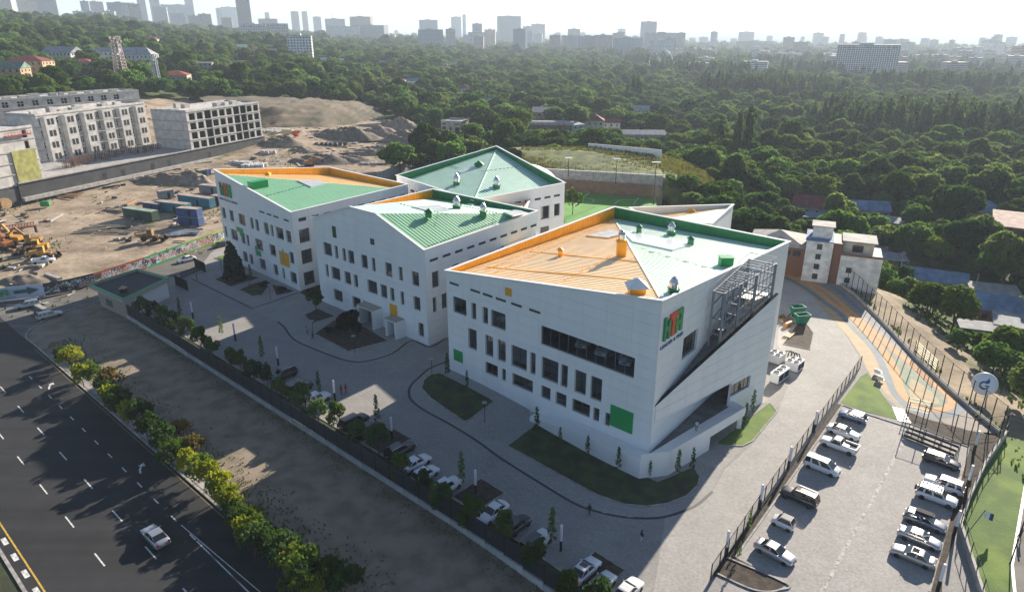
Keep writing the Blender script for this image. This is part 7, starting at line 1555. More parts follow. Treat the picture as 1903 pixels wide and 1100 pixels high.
for i, (q, rx, ry, h, l_) in enumerate([((345, 336), 13, 7, 3.2, "grey brown heap before the dark podium"), ((300, 336), 14, 6, 2.4, "flat heap left of the round heap before the podium"), ((372, 340), 7, 5, 2.6, "round heap beside the site cabins"), ((520, 268), 12, 7, 3.6, "dark heap at the corner of the shell"), ((640, 258), 22, 9, 5.5, "long dark heap behind the pallets"), ((700, 250), 16, 8, 4, "heap beside the site track"), ((755, 262), 18, 9, 5, "brown heap at the site rim"), ((770, 290), 14, 8, 4.5, "brown heap above the sheet wall"), ((690, 285), 16, 7, 3, "low heap with grass above the sheet wall"), ((800, 268), 16, 8, 5, "heap below the cream substation"), ((590, 300), 16, 8, 3.0, "dark hollow heap behind the orange excavator"), ((740, 238), 18, 8, 5, "heap at the upper rim of the site"), ((650, 300), 12, 6, 2.4, "small heap by the site road"), ((45, 520), 8, 4, 1.0, "low heap behind the white hoarding"), ((560, 280), 10, 5, 1.6, "low ridge by the sacks")]):
    p = TP(*q); mound("soil_heap", p, rx, ry, h, mat("heap_soil_%d" % (i % 3), [(.30, .24, .18), (.22, .18, .14), (.36, .28, .21)][i % 3], .95, bump=.9, bscale=1.2, col2=[(.17, .14, .10), (.13, .11, .085), (.21, .165, .125)][i % 3], vscale=.45, detail=9), random.uniform(-.4, .4), label=l_, cat="heap", group="soil heaps on the site", n=14); exc(p, max(rx, ry) * .8)
# cut bank at the back of the site
def BK(u, v, dz=0, k=1.0): p = TP(u, v) * k; return (p.x, p.y, terr(p.x, p.y) + dz)
grid_mesh("earth_bank", [[BK(430, 242, -1), BK(520, 240, -1), BK(600, 240, -1), BK(660, 232, -1), BK(712, 218, -1)], [BK(420, 234, 3), BK(520, 232, 3.5), BK(600, 230, 4), BK(660, 223, 4), BK(712, 212, 1)], [BK(410, 228, 7), BK(520, 226, 8), BK(600, 222, 8.5), BK(655, 214, 7), BK(716, 207, 1)], [BK(390, 215, 5.5), BK(520, 210, 6), BK(600, 208, 6.5), BK(660, 204, 5), BK(720, 203, 0)], [BK(370, 190, 3), BK(520, 188, 3), BK(600, 190, 3), BK(665, 194, 2), BK(725, 198, -1)]], mat("bank_soil", (.17, .13, .092), .95, bump=1.0, bscale=.4, col2=(.07, .068, .038), vscale=.06, detail=10), 9, 1.0)

# ------------------------------------------------------------------ far city
CM = dict(cream=(.66, .60, .52), white=(.72, .72, .72), grey=(.44, .45, .47), blue=(.28, .36, .43), pink=(.55, .46, .42), dark=(.17, .20, .21), teal=(.30, .40, .42), brown=(.27, .23, .21), tan=(.58, .51, .43))
M_CWIN = mat("city_window", (.05, .06, .075), .3, spec=.6); M_CROOF = mat("city_roof", (.24, .24, .24), .8)
_cb = {}
def block(label, u, d, wpx, vtop, col, style, yaw=0.0, dep=.35, group=None, cat="building", nm="apartment_block"):
    ry = ray(u, 58.0); x = ry.x / ry.y; n = math.hypot(x, 1); p = V3((x * d / n, d / n, 0)); p.z = terr(p.x, p.y); sc = ray(u, vtop); t = p.y / sc.y; ztop = CAMH + sc.z * t; H = max(8.0, ztop - p.z); w_ = wpx * t / FPX; dp = max(11.0, w_ * dep)
    T = thing(nm, label, cat, p, R(yaw) - math.atan2(p.x, p.y), group); m = hmat(CM, col, "city_wall_", .8); exc(p, max(w_, dp) * .6, None)
    x0, y0 = w_ / 2, dp / 2; wallm = MB().box(-x0, -y0, -10, x0, y0, H); wallm.build("wall", m, T); MB().box(-x0 - .3, -y0 - .3, H, x0 + .3, y0 + .3, H + .8).build("roof", M_CROOF, T)
    if w_ > 14: MB().box(-x0 * .3, -y0 * .5, H + .8, x0 * .15, y0 * .4, H + 3.6).build("lift_house", m, T)
    fh = 3.1 if style != 'fine' else 3.0; nf = max(2, int(H / fh)); q = MB(); nc = max(2, int(w_ / 3.6)); nd = max(1, int(dp / 4.5)); e = .12
    for f in range(nf):
        z0 = H - (f + 1) * (H / nf) + 1.0; z1 = z0 + 1.5
        if z1 < -2: continue
        if style == 'band': q.quad((-x0 + .4, -y0 - e, z0), (x0 - .4, -y0 - e, z0), (x0 - .4, -y0 - e, z1), (-x0 + .4, -y0 - e, z1))
        elif style != 'fin':
            for k in range(nc): c_ = -x0 + w_ * (k + .5) / nc; q.quad((c_ - .9, -y0 - e, z0), (c_ + .9, -y0 - e, z0), (c_ + .9, -y0 - e, z1), (c_ - .9, -y0 - e, z1))
        for s in (-1, 1):
            for k in range(nd): c_ = -y0 + dp * (k + .5) / nd; q.quad((s * (x0 + e), c_ - .9, z0), (s * (x0 + e), c_ + .9, z0), (s * (x0 + e), c_ + .9, z1), (s * (x0 + e), c_ - .9, z1))
    if style == 'fin':
        q.quad((-x0 + .3, -y0 - e, 2), (x0 - .3, -y0 - e, 2), (x0 - .3, -y0 - e, H - 1), (-x0 + .3, -y0 - e, H - 1)); fm = MB(); rg_ = random.Random(int(u))
        for k in range(nc + 1): c_ = -x0 + w_ * k / nc; fm.box(c_ - .45, -y0 - .5, 0, c_ + .45, -y0, H - rg_.choice([0, 0, 3, 6, 9]))
        for f in range(nf): fm.box(-x0, -y0 - .3, H - (f + 1) * H / nf, x0, -y0, H - (f + 1) * H / nf + .8)
        fm.build("facade_fins", m if col != 'grey' else hmat(CM, 'white', "city_wall_", .8), T)["kind"] = "stuff"
    q.build("windows", M_CWIN, T)["kind"] = "stuff"; return T
CITY = [("cream tower block at the top left corner", 18, 1400, 34, -8, 'cream', 'w'), ("cream tower block second from the top left corner", 62, 1450, 30, -4, 'cream', 'w'), ("grey slab right of the two cream corner towers", 95, 1500, 36, -6, 'grey', 'w'), ("small white block under the corner towers", 152, 1350, 16, 22, 'white', 'w'), ("pinkish tower above the ridge", 186, 1700, 26, 4, 'pink', 'w'), ("grey tower left of the pinkish one", 168, 1650, 14, 3, 'blue', 'w'), ("dark low slab on the ridge", 176, 1300, 40, 24, 'dark', 'band'), ("grey low block right of the dark slab", 209, 1320, 22, 22, 'grey', 'w'), ("small grey block beside the ridge wood", 230, 1340, 22, 32, 'grey', 'w'), ("large blue grey slab on the ridge", 230, 1450, 38, 6, 'blue', 'w'), ("cream striped tower beside the blue grey slab", 257, 1430, 20, 8, 'cream', 'fin'), ("glass tower pair member on the left skyline", 272, 2100, 14, -6, 'blue', 'band'), ("second glass tower on the left skyline", 296, 2200, 16, -4, 'blue', 'band'), ("grey tower behind the glass towers", 312, 2200, 24, 10, 'grey', 'w'), ("round fronted grey block under the glass towers", 304, 1700, 24, 14, 'grey', 'w'), ("broad grey slab on the left skyline", 340, 2200, 44, 10, 'blue', 'w'), ("tall blue glass tower on the left skyline", 359, 2400, 14, -4, 'blue', 'band'), ("white block with dark flank on the slope", 334, 1500, 24, 26, 'white', 'w'), ("dark block on the slope below the skyline", 365, 1550, 20, 30, 'dark', 'w'), ("pale striped block on the slope", 384, 1500, 22, 27, 'cream', 'fin'), ("pinkish block left of the tall brown tower", 424, 1500, 18, 34, 'pink', 'w'), ("thin pale tower left of the arched building", 411, 2600, 8, 16, 'grey', 'w'), ("arched pale building on the skyline", 430, 2600, 26, 14, 'white', 'w'),
    ("tall dark brown tower rising past the top edge", 458, 1500, 24, -14, 'brown', 'fin'), ("white gridded block left of its twin", 472, 1050, 44, 46, 'white', 'fin'), ("white gridded block right of its twin", 513, 1060, 44, 45, 'white', 'fin'), ("white slab block before the wood", 555, 820, 44, 68, 'white', 'w'), ("blue tower stump behind the white blocks", 500, 2800, 8, 24, 'blue', 'band'), ("pale long block behind the twins", 500, 1600, 32, 36, 'cream', 'w'), ("cream tower with flared top", 551, 2400, 14, 22, 'cream', 'fin'), ("second cream tower with flared top", 569, 2500, 10, 22, 'cream', 'fin'), ("pale block right of the flared towers", 591, 2300, 14, 32, 'white', 'w'), ("grey slab left of the pinkish slab", 624, 1900, 34, 36, 'grey', 'w'), ("pinkish slab block in the middle distance", 673, 1700, 40, 32, 'pink', 'w'), ("long low white block under the pinkish slab", 640, 1500, 60, 50, 'white', 'w'), ("low grey block under the pinkish slab", 690, 1500, 60, 48, 'grey', 'w'), ("grey low block behind the cream slab", 797, 1900, 34, 38, 'grey', 'w'), ("wide cream slab in front of the wood", 800, 1150, 46, 56, 'blue', 'w'), ("cream end block of the wide slab", 837, 1140, 16, 55, 'cream', 'w'), ("grey tower with stepped top", 848, 2600, 18, 32, 'grey', 'w'), ("thin tower right of the stepped one", 863, 2800, 6, 28, 'blue', 'w'), ("grey block behind the white low one", 887, 1600, 18, 45, 'grey', 'w'), ("white low block mid distance", 886, 1300, 32, 61, 'white', 'w'), ("cream block right of the white low one", 911, 1350, 20, 56, 'cream', 'w'), ("teal office tower on the middle skyline", 946, 2100, 42, 31, 'teal', 'band'), ("pale block right of the teal tower", 982, 2000, 20, 50, 'grey', 'w'), ("white mid block behind the wood", 1000, 1900, 24, 46, 'white', 'w'),
    ("grey block at the left end of the long row", 1032, 1300, 20, 66, 'pink', 'fin'), ("long grey block in the row behind the wood", 1062, 1320, 34, 67, 'grey', 'w'), ("long grey block second in the row behind the wood", 1092, 1310, 32, 68, 'blue', 'w'), ("pinkish block third in the row behind the wood", 1122, 1300, 34, 66, 'pink', 'fin'), ("grey blue block fourth in the row behind the wood", 1168, 1200, 52, 71, 'blue', 'w'), ("blue tower above the row", 1205, 2000, 28, 41, 'blue', 'band'), ("long striped block at the right end of the row", 1232, 1400, 66, 62, 'grey', 'fin'), ("grey block before the striped one", 1246, 1150, 22, 72, 'grey', 'w'), ("pale tower at the right end of the row", 1267, 1350, 14, 62, 'cream', 'w'), ("thin pale tower alone right of the row", 1328, 1700, 11, 60, 'white', 'w'), ("low dark long hall on the plain", 1405, 2000, 62, 77, 'dark', 'band'), ("big striped block standing alone over the wood", 1620, 1250, 104, 84, 'grey', 'fin'), ("pink low block left of the big striped one", 1551, 1250, 28, 100, 'pink', 'w'), ("grey low block right of the big striped one", 1735, 1350, 46, 103, 'grey', 'w'), ("pinkish block on the far plain at right", 1848, 1900, 30, 75, 'pink', 'w'), ("cream block at the right edge of the plain", 1893, 1500, 24, 96, 'cream', 'w'), ("white block on the plain near the right edge", 1850, 1450, 34, 98, 'white', 'w'), ("grey block on the plain behind the thin tower", 1388, 2600, 26, 60, 'grey', 'w')]
for l_, u, d_, w_, vt, c_, st in CITY: block(l_, u, d_ * (1.7 if u != 1620 and d_ > 1000 else 1.15), w_, vt, c_, st, random.uniform(-28, 28) if st != 'fin' else random.uniform(-12, 6))
rg = random.Random(5); FAR = []; HALL = []
for k in range(95):
    u = rg.uniform(250, 1950); d_ = rg.uniform(1900, 5200); vt = 58 - rg.uniform(-9, 3) * (2600 / d_) + (24 if u > 1250 else 6) * (2200 / d_)
    if rg.random() < .12: vt -= 7
    FAR.append(block("far pale city block in the hazy skyline mass", u, d_, rg.uniform(10, 34) * 2400 / d_, vt, rg.choice(['cream', 'white', 'grey', 'pink', 'white', 'tan', 'blue']), rg.choice(['w', 'band', 'w']), rg.uniform(-35, 35), group="far city blocks in the haze"))
for k in range(70):
    u = rg.uniform(1280, 1950); d_ = rg.uniform(1350, 3200); HALL.append(block("far low hall with pale roof on the hazy plain", u, d_, rg.uniform(14, 46) * 1500 / d_, 58 + FPX * (76 - rg.uniform(7, 14)) / d_, rg.choice(['white', 'grey', 'cream', 'pink', 'white']), 'band', rg.uniform(-30, 30), .6, group="far halls on the plain", nm="low_hall"))
for L_, t_ in ((FAR, "far pale city block, %s from the left in the hazy skyline"), (HALL, "far low hall, %s from the left on the hazy plain")):
    for k, o in enumerate(sorted(L_, key=lambda o: o.location.x / o.location.y)): o["label"] = t_ % ORD(k + 1)
# ferris wheel
p = TP(1226, 142); T = thing("ferris_wheel", "white ferris wheel standing in the park wood", "ferris wheel", p, R(-20)); dd = math.hypot(p.x, p.y); rr2 = 19.5 * dd / FPX; hc = rr2 + 5; exc(p, 16); M_FW = mat("wheel_white", (.7, .7, .7), .5); N = 36
for off in (-1.2, 1.2):
    pts = [V3((rr2 * math.cos(2 * math.pi * k / N), off, hc + rr2 * math.sin(2 * math.pi * k / N))) for k in range(N)]; m = MB()
    for k in range(N): m.bar(pts[k], pts[(k + 1) % N], .5)
    m.build("rim", M_FW, T)
for k in range(20):
    a = 2 * math.pi * k / 20; MB().bar((0, 0, hc), (rr2 * math.cos(a), 0, hc + rr2 * math.sin(a)), .3).build("spoke", M_FW, T); x, z = (rr2 + .6) * math.cos(a), hc + (rr2 + .6) * math.sin(a); MB().lathe([(.3, -1.8), (1.0, -1.5), (1.0, -.3), (.2, .2)], 8, (x, 0, z)).build("cabin", M_FW, T)
for s in (-1, 1):
    for o in (-3, 3): MB().bar((s * rr2 * .5, o, 0), (0, o * .4, hc), .7).build("support", M_FW, T)
MB().bar((0, -2, hc), (0, 2, hc), 1.4).build("hub", M_FW, T)
# lattice mast, pylon and far tower
def lattice(nm, label, q, h, w0, w1, m, rings_=14, heads=0):
    p = TP(*q); T = thing(nm, label, "tower", p); L = []
    for k in range(rings_ + 1):
        t = k / rings_; w_ = w0 + (w1 - w0) * t; L.append([V3((x * w_, y * w_, h * t)) for x, y in ((-1, -1), (1, -1), (1, 1), (-1, 1))])
    for j in range(4): MB().bar(L[0][j], L[-1][j], .45).build("leg", m, T)
    for k in range(rings_):
        q_ = MB()
        for j in range(4): q_.bar(L[k][j], L[k + 1][(j + 1) % 4], .22).bar(L[k + 1][j], L[k + 1][(j + 1) % 4], .22)
        q_.build("brace", m, T)
    for k in range(heads):
        a = 2 * math.pi * k / heads; MB().lathe([(.1, -.9), (.45, -.8), (.45, .8), (.1, .9)], 8, (math.cos(a) * (w1 + 1.6), math.sin(a) * (w1 + 1.6), h - 1 - (k % 3) * 2.2)).build("antenna", M_FW, T)
    return T
lattice("lattice_mast", "tall lattice mast with antennas behind the building site", (228, 150), 27, 3.2, 1.7, mat("mast_grey", (.33, .25, .22), .6), 14, 9); lattice("lattice_mast", "dark slender tower behind trees at the site rim", (296, 172), 22, 1.6, 1.2, M_STEEL, 12, 3)
ry = ray(620, 58); p = V3((ry.x / ry.y * 4200, 4200, 0)); p.z = terr(p.x, p.y); T = thing("television_tower", "needle thin television tower on the far skyline", "tower", p); MB().lathe([(9, 0), (4.5, 60), (3.2, 95), (5, 97), (5, 105), (2.2, 108), (1.2, 150), (.4, 165)], 10).build("shaft", M_FW, T)
# power poles and a wire in the valley
pp_ = []
for l_, q, h in (("wooden power pole beside the guesthouse", (1577, 465), 9), ("concrete power pole beside the valley lane", (1668, 522), 9), ("power pole hidden in bushes at the right", (1806, 560), 8)):
    p = TP(*q); T = thing("power_pole", l_, "pole", p); MB().lathe([(.18, 0), (.11, h)], 8).build("pole", M_CONC, T); MB().bar((-.9, 0, h - .5), (.9, 0, h - .5), .12).build("cross_arm", M_DARK, T); pp_.append(p + V3((0, 0, h - .4)))
for a, b_ in zip(pp_, pp_[1:]):
    m = MB().tube([a.lerp(b_, k / 10) - V3((0, 0, 1.6 * 4 * (k / 10) * (1 - k / 10))) for k in range(11)], .05, 5); tag(m.build("power_line", M_DARK), "overhead wire between the poles %s" % ("by the guesthouse and lane" if a is pp_[0] else "by the lane and right bushes"), "wire")
struct(ribbon("valley_lane", [tuple(TP(u, v)[:2]) for u, v in ((1590, 480), (1610, 505), (1640, 530), (1680, 570))], 5.5, 0.05, M_ASPH2)) if False else None
# ------------------------------------------------------------------ vegetation
def leaf_mat(name, dark, light, trans=0.5, vs=0.35, rnd=.36):
    m = bpy.data.materials.new(name); m.use_nodes = True; t = m.node_tree; n = t.nodes; l = t.links; n.remove(n["Principled BSDF"])
    tc = n.new("ShaderNodeTexCoord"); no = n.new("ShaderNodeTexNoise"); no.inputs["Scale"].default_value = vs; no.inputs["Detail"].default_value = 3; l.new(tc.outputs["Object"], no.inputs["Vector"])
    oi = n.new("ShaderNodeObjectInfo"); ad = n.new("ShaderNodeMath"); ad.operation = 'MULTIPLY_ADD'; ad.inputs[1].default_value = 2 * rnd; l.new(oi.outputs["Random"], ad.inputs[0]); sb = n.new("ShaderNodeMath"); sb.operation = 'SUBTRACT'; sb.inputs[1].default_value = rnd; l.new(no.outputs["Fac"], sb.inputs[0]); l.new(sb.outputs[0], ad.inputs[2])
    ra = n.new("ShaderNodeValToRGB"); l.new(ad.outputs[0], ra.inputs[0]); e = ra.color_ramp.elements; e[0].position, e[0].color = .22, (*dark, 1); e[1].position, e[1].color = .8, (*light, 1)
    d = n.new("ShaderNodeBsdfDiffuse"); tr = n.new("ShaderNodeBsdfTranslucent"); mx = n.new("ShaderNodeMixShader"); mx.inputs[0].default_value = trans
    br = n.new("ShaderNodeHueSaturation"); br.inputs["Value"].default_value = 1.35; br.inputs["Hue"].default_value = .485; l.new(ra.outputs[0], br.inputs["Color"])
    l.new(ra.outputs[0], d.inputs[0]); l.new(br.outputs[0], tr.inputs[0]); l.new(d.outputs[0], mx.inputs[1]); l.new(tr.outputs[0], mx.inputs[2]); l.new(mx.outputs[0], n["Material Output"].inputs[0]); return m
LF = dict(wood=leaf_mat("leaves_wood", (.024, .066, .014), (.112, .225, .045)), olive=leaf_mat("leaves_olive", (.034, .07, .018), (.14, .21, .055)), poplar=leaf_mat("leaves_poplar", (.03, .065, .02), (.09, .15, .04)), bright=leaf_mat("leaves_bright", (.04, .085, .012), (.12, .19, .03), .4), yard=leaf_mat("leaves_yard", (.035, .075, .02), (.10, .17, .045), .45, 1.0), yellow=leaf_mat("leaves_yellow_green", (.12, .17, .012), (.34, .36, .03), .5, .8, .3), rust=leaf_mat("leaves_rust", (.13, .11, .03), (.26, .17, .04), .4, .8), fir=leaf_mat("leaves_fir", (.004, .010, .008), (.014, .028, .018), .1))
M_BARK = mat("bark", (.09, .07, .055), .95, var=.3, vscale=3)
def crown_mesh(name, kind, n, leaf, seed, m):
    """leaf clusters spread over uneven lobes; unit crown: radius about 1 at height 0..2"""
    g = np.random.default_rng(seed); P = []; NR = []
    if kind == 'poplar': nl = 26; cz = g.uniform(.1, 1.95, nl); rr = .55 * np.sin(np.clip((cz + .12) / 2.25, 0, 1) * math.pi) ** .6; an = g.uniform(0, 6.28, nl); cen = np.stack([np.cos(an) * rr * g.uniform(.3, .8, nl), np.sin(an) * rr * g.uniform(.3, .8, nl), cz], 1); rad = np.stack([g.uniform(.18, .3, nl)] * 2 + [g.uniform(.3, .5, nl)], 1)
    elif kind == 'fir': nl = 34; cz = np.linspace(.05, 1.9, nl); rr = .62 * (1 - cz / 2.1) ** .7; an = np.arange(nl) * 2.4; cen = np.stack([np.cos(an) * rr * .55, np.sin(an) * rr * .55, cz], 1); rad = np.stack([rr * .55 + .1] * 2 + [np.full(nl, .22)], 1)
    elif kind == 'slim': nl = 16; cz = np.linspace(.1, 1.9, nl); rr = .42 * (1 - cz / 2.05) ** .6; an = np.arange(nl) * 2.4; cen = np.stack([np.cos(an) * rr * .7, np.sin(an) * rr * .7, cz], 1); rad = np.stack([g.uniform(.1, .2, nl)] * 3, 1)
    else:
        nl = {'round': 15, 'wide': 22, 'shrub': 14}[kind]; th = g.uniform(0, 6.28, nl); ph = g.uniform(-.5, 1.4, nl); k = g.uniform(.45, .78, nl); fl_ = .95 if kind == 'round' else .72
        cen = np.stack([np.cos(th) * np.cos(ph) * k, np.sin(th) * np.cos(ph) * k, .95 + np.sin(ph) * k * fl_], 1); rad = np.stack([g.uniform(.26, .46, nl)] * 2 + [g.uniform(.22, .38, nl)], 1)
    wgt = rad[:, 0] * rad[:, 1]; idx = g.choice(len(cen), n, p=wgt / wgt.sum()); v = g.normal(size=(n, 3)); v[:, 2] += .25; v /= np.linalg.norm(v, axis=1)[:, None]
    sh = g.uniform(.72, 1.06, n)[:, None] ** .8; pos = cen[idx] + v * rad[idx] * sh; pos[:, 2] = np.maximum(pos[:, 2], .02)
    nr = v * .8 + g.normal(size=(n, 3)) * .55; nr /= np.linalg.norm(nr, axis=1)[:, None]; up = g.normal(size=(n, 3)); a = np.cross(nr, up); a /= np.linalg.norm(a, axis=1)[:, None]; b_ = np.cross(nr, a); s = (leaf * g.uniform(.6, 1.35, n))[:, None]; a *= s; b_ *= s * .75
    V = np.concatenate([pos - a - b_, pos + a - b_ * .6, pos + a * .7 + b_, pos - a * .8 + b_ * .8], 1).reshape(-1, 3)
    me_ = bpy.data.meshes.new(name); me_.vertices.add(4 * n); me_.vertices.foreach_set("co", V.ravel()); me_.loops.add(4 * n); me_.loops.foreach_set("vertex_index", np.arange(4 * n, dtype=np.int32)); me_.polygons.add(n); me_.polygons.foreach_set("loop_start", np.arange(0, 4 * n, 4, dtype=np.int32)); me_.update(calc_edges=True); me_.materials.append(m); return me_
def trunk_mesh(kind):
    t = MB()
    if kind in ('poplar', 'fir', 'slim'): t.tube([(0, 0, -.25), (0, 0, .8), (.01, 0, 1.7)], .05 if kind != 'slim' else .03, 6, r2=.012)
    else:
        t.tube([(0, 0, -.7), (.02, .01, 0), (.0, .02, .5)], .075, 7, r2=.05)
        for k in range(5): a = k * 1.26 + .3; t.tube([(0, .02, .1 + .1 * k), (math.cos(a) * .3, math.sin(a) * .3, .6 + .05 * k), (math.cos(a) * .55, math.sin(a) * .55, .95 + .08 * k)], .035, 5, r2=.012)
    return t.mesh("trunk", M_BARK)
PROTO = [('round', LF['wood'], 2600, .085), ('wide', LF['wood'], 3000, .08), ('round', LF['olive'], 2600, .085), ('wide', LF['bright'], 2800, .08), ('poplar', LF['poplar'], 2200, .07), ('wide', LF['olive'], 2800, .08), ('round', LF['bright'], 2400, .085)]
CRN = [crown_mesh("crown", k, n, s, 20 + i, m) for i, (k, m, n, s) in enumerate(PROTO)]; TRK = {k: trunk_mesh(k) for k in ('round', 'wide', 'poplar', 'fir', 'slim', 'shrub')}
def tree(nm, label, cat, p, crown, tk, w, h, lift, group=None, rz=0.0):
    T = thing(nm, label, cat, p, rz, group); ob("crown", crown, T, (0, 0, lift), 0, (w, w, h / 2)); ob("trunk", TRK[tk], T, (0, 0, lift), 0, (max(w * .7, .6), max(w * .7, .6), max(h / 2, lift / .7))); return T
def side_word(u):
    return "left" if u < 634 else ("middle" if u < 1268 else "right")
# young trees along the campus fence
YC = [crown_mesh("crown", 'round', 1300, .08, 51, LF['yard']), crown_mesh("crown", 'round', 1150, .08, 52, LF['yard']), crown_mesh("crown", 'round', 1300, .08, 53, LF['bright'])]
row = [(262, 566), (283, 574), (302, 588), (322, 600), (346, 610), (372, 632), (392, 640), (428, 662), (446, 668), (470, 690), (494, 694), (520, 722), (557, 735), (590, 762), (624, 768), (664, 800), (702, 815), (742, 862), (788, 893), (818, 922), (876, 952), (935, 975), (992, 1022), (1055, 1072), (1112, 1094)]
for k, (u, v) in enumerate(row):
    p = G(u, v, 2.9); p = V3((p.x, p.y, gz(p.x, p.y))); s = random.uniform(.88, 1.15)
    tree("young_tree", "bushy young tree, number %s from the gatehouse in the row along the fence" % ["one", "two", "three", "four", "five", "six", "seven", "eight", "nine", "ten", "eleven", "twelve", "thirteen", "fourteen", "fifteen", "sixteen", "seventeen", "eighteen", "nineteen", "twenty", "twenty one", "twenty two", "twenty three", "twenty four", "twenty five"][k], "tree", p, YC[k % 3], 'round', 1.55 * s, 4.6 * s, 0.75, "young trees along the campus fence", random.uniform(0, 6))
SL = [crown_mesh("crown", 'slim', 420, .06, 61, LF['yard']), crown_mesh("crown", 'slim', 360, .06, 62, LF['yard'])]
for k, (q, h, l_) in enumerate([((337, 592), 4.5, "near the gatehouse wall"), ((413, 627), 4.5, "in front of the first sunlit patch"), ((489, 672), 4.8, "before the third light column"), ((594, 736), 4.5, "beside the white off road car"), ((702, 790), 5, "right of the second sunlit patch"), ((859, 905), 5.2, "beside the third white car"), ((1025, 1015), 5.4, "beside the car with black glass roof"),
        ((997, 812), 5, "at the left tip of the long bed"), ((1040, 838), 3.8, "second in the long bed"), ((1091, 852), 3.8, "third in the long bed"), ((1148, 878), 4, "fourth in the long bed"), ((1207, 888), 3, "under the podium corner"), ((1258, 888), 4.4, "in the sunny end of the long bed"), ((1285, 878), 4, "at the tip of the long bed by the garage"), ((832, 703), 4.6, "in the lawn bed by the facade"), ((868, 725), 3.6, "second in the lawn bed by the facade"), ((1383, 795), 4.2, "in the bright lawn by the garage"), ((1397, 772), 4.5, "second in the bright lawn by the garage"), ((468, 527), 4.5, "before the left school block"), ((1390, 985), 3, "on the soil strip of the lot fence"), ((1372, 1040), 2.5, "on the soil wedge of the lot")]):
    tree("sapling", "slim young sapling " + l_, "tree", G(*q), SL[k % 2], 'slim', h * .26, h * .85, h * .2, "saplings round the school", k)
tree("fir_tree", "dense dark columnar fir beside the left school block", "tree", G(437, 520), crown_mesh("crown", 'fir', 2400, .10, 71, LF['fir']), 'fir', 3.6, 9.0, .1); tree("round_shrub", "large dark round bush before the middle school block", "shrub", G(650, 622), crown_mesh("crown", 'round', 2200, .10, 72, LF['fir']), 'round', 2.5, 5.4, .0)
tree("leafy_tree", "thin leafed tree in the small bed at the middle block corner", "tree", G(588, 585), crown_mesh("crown", 'round', 500, .12, 73, LF['yard']), 'round', 2.2, 4.5, 1.8); tree("leafy_tree", "tree behind the nearest block beside the sports pitch", "tree", G(1064, 395, -1), crown_mesh("crown", 'round', 700, .12, 74, LF['bright']), 'round', 3.0, 8, 1)
SH = [crown_mesh("crown", 'shrub', 800, .08, 81 + k, LF[m]) for k, m in enumerate(('fir', 'yard', 'yellow', 'bright', 'rust'))]
for q, s, l_ in (((615, 618), 1.2, "left of the large round bush"), ((490, 534), 1.3, "in the second small bed"), ((525, 541), 1.1, "in the third small bed"), ((580, 545), 1.2, "by the corner of the left block"), ((420, 520), 1.0, "left of the dark fir")): tree("low_shrub", "low dark shrub " + l_, "shrub", G(*q), SH[0], 'shrub', s, s * 1.1, 0)
# self-sown bushes along the road
for k, (u, v, s, m) in enumerate([(134, 668, 2.2, 2), (152, 703, 2.2, 2), (178, 705, 2.0, 3), (205, 712, 2.3, 4), (208, 738, 2.2, 2), (228, 762, 2.5, 1), (262, 785, 2.6, 1), (282, 806, 2.4, 3), (335, 802, 1.6, 4), (356, 832, 1.7, 4), (352, 862, 2.3, 2), (385, 890, 2.0, 2), (410, 905, 2.2, 2), (428, 935, 1.7, 2), (445, 962, 2.0, 3), (470, 955, 1.2, 2), (492, 1000, 2.2, 1), (522, 1042, 2.6, 1), (560, 1075, 2.4, 3), (602, 1062, 1.8, 1), (640, 1095, 2.4, 1), (110, 650, 1.6, 1), (300, 830, 2.3, 1), (318, 850, 2.0, 3), (470, 1018, 2.0, 1), (585, 1098, 2.2, 2), (120, 660, 1.8, 3), (165, 688, 1.7, 3), (192, 722, 1.8, 1), (218, 745, 1.9, 3), (243, 772, 2.0, 2), (272, 800, 1.6, 1), (300, 812, 1.5, 2), (330, 842, 1.9, 3), (372, 872, 1.8, 3), (398, 912, 1.6, 3), (416, 922, 1.8, 2), (436, 948, 1.7, 3), (458, 985, 1.8, 2), (480, 985, 1.7, 3), (506, 1022, 1.9, 3), (540, 1058, 2.0, 2), (620, 1082, 2.0, 3)]):
    p = G(u, v, 1.8); p = V3((p.x, p.y, gz(p.x, p.y))); c_ = ("dark green", "fresh green", "glowing yellow green", "bright green", "rusty yellow")[m]
    tree("roadside_bush", "%s bush on the verge, %s" % (c_, ORD(k + 1) + " from the road bend"), "shrub", p, SH[m], 'shrub', s * random.uniform(.75, 1.15), s * random.uniform(1.8, 2.9), .1, "self sown bushes on the verge", random.uniform(0, 6))
    if k % 2 == 0: pass
# weeds on the verge
def tufts(nm, label, n, pos, m, s, seed):
    g = np.random.default_rng(seed); V = []; F = []
    for _ in range(n):
        x, y, z, k = pos(g)
        if k <= 0: continue
        for j in range(3):
            a = g.uniform(0, 3.14); w_, h_ = s * k * g.uniform(.4, 1), s * k * g.uniform(.5, 1.3); dx, dy = math.cos(a) * w_ / 2, math.sin(a) * w_ / 2; lx, ly = g.uniform(-.3, .3, 2) * h_; o = len(V); V += [(x - dx, y - dy, z), (x + dx, y + dy, z), (x + dx * .5 + lx, y + dy * .5 + ly, z + h_), (x - dx * .6 + lx, y - dy * .6 + ly, z + h_ * .9)]; F.append((o, o + 1, o + 2, o + 3))
    o = MB().add(V, F).build(nm, m); return tag(o, label, "weeds", None, "stuff")
MATS_WEED = leaf_mat("leaves_weed", (.10, .14, .045), (.22, .22, .10), .4, .3, .1)
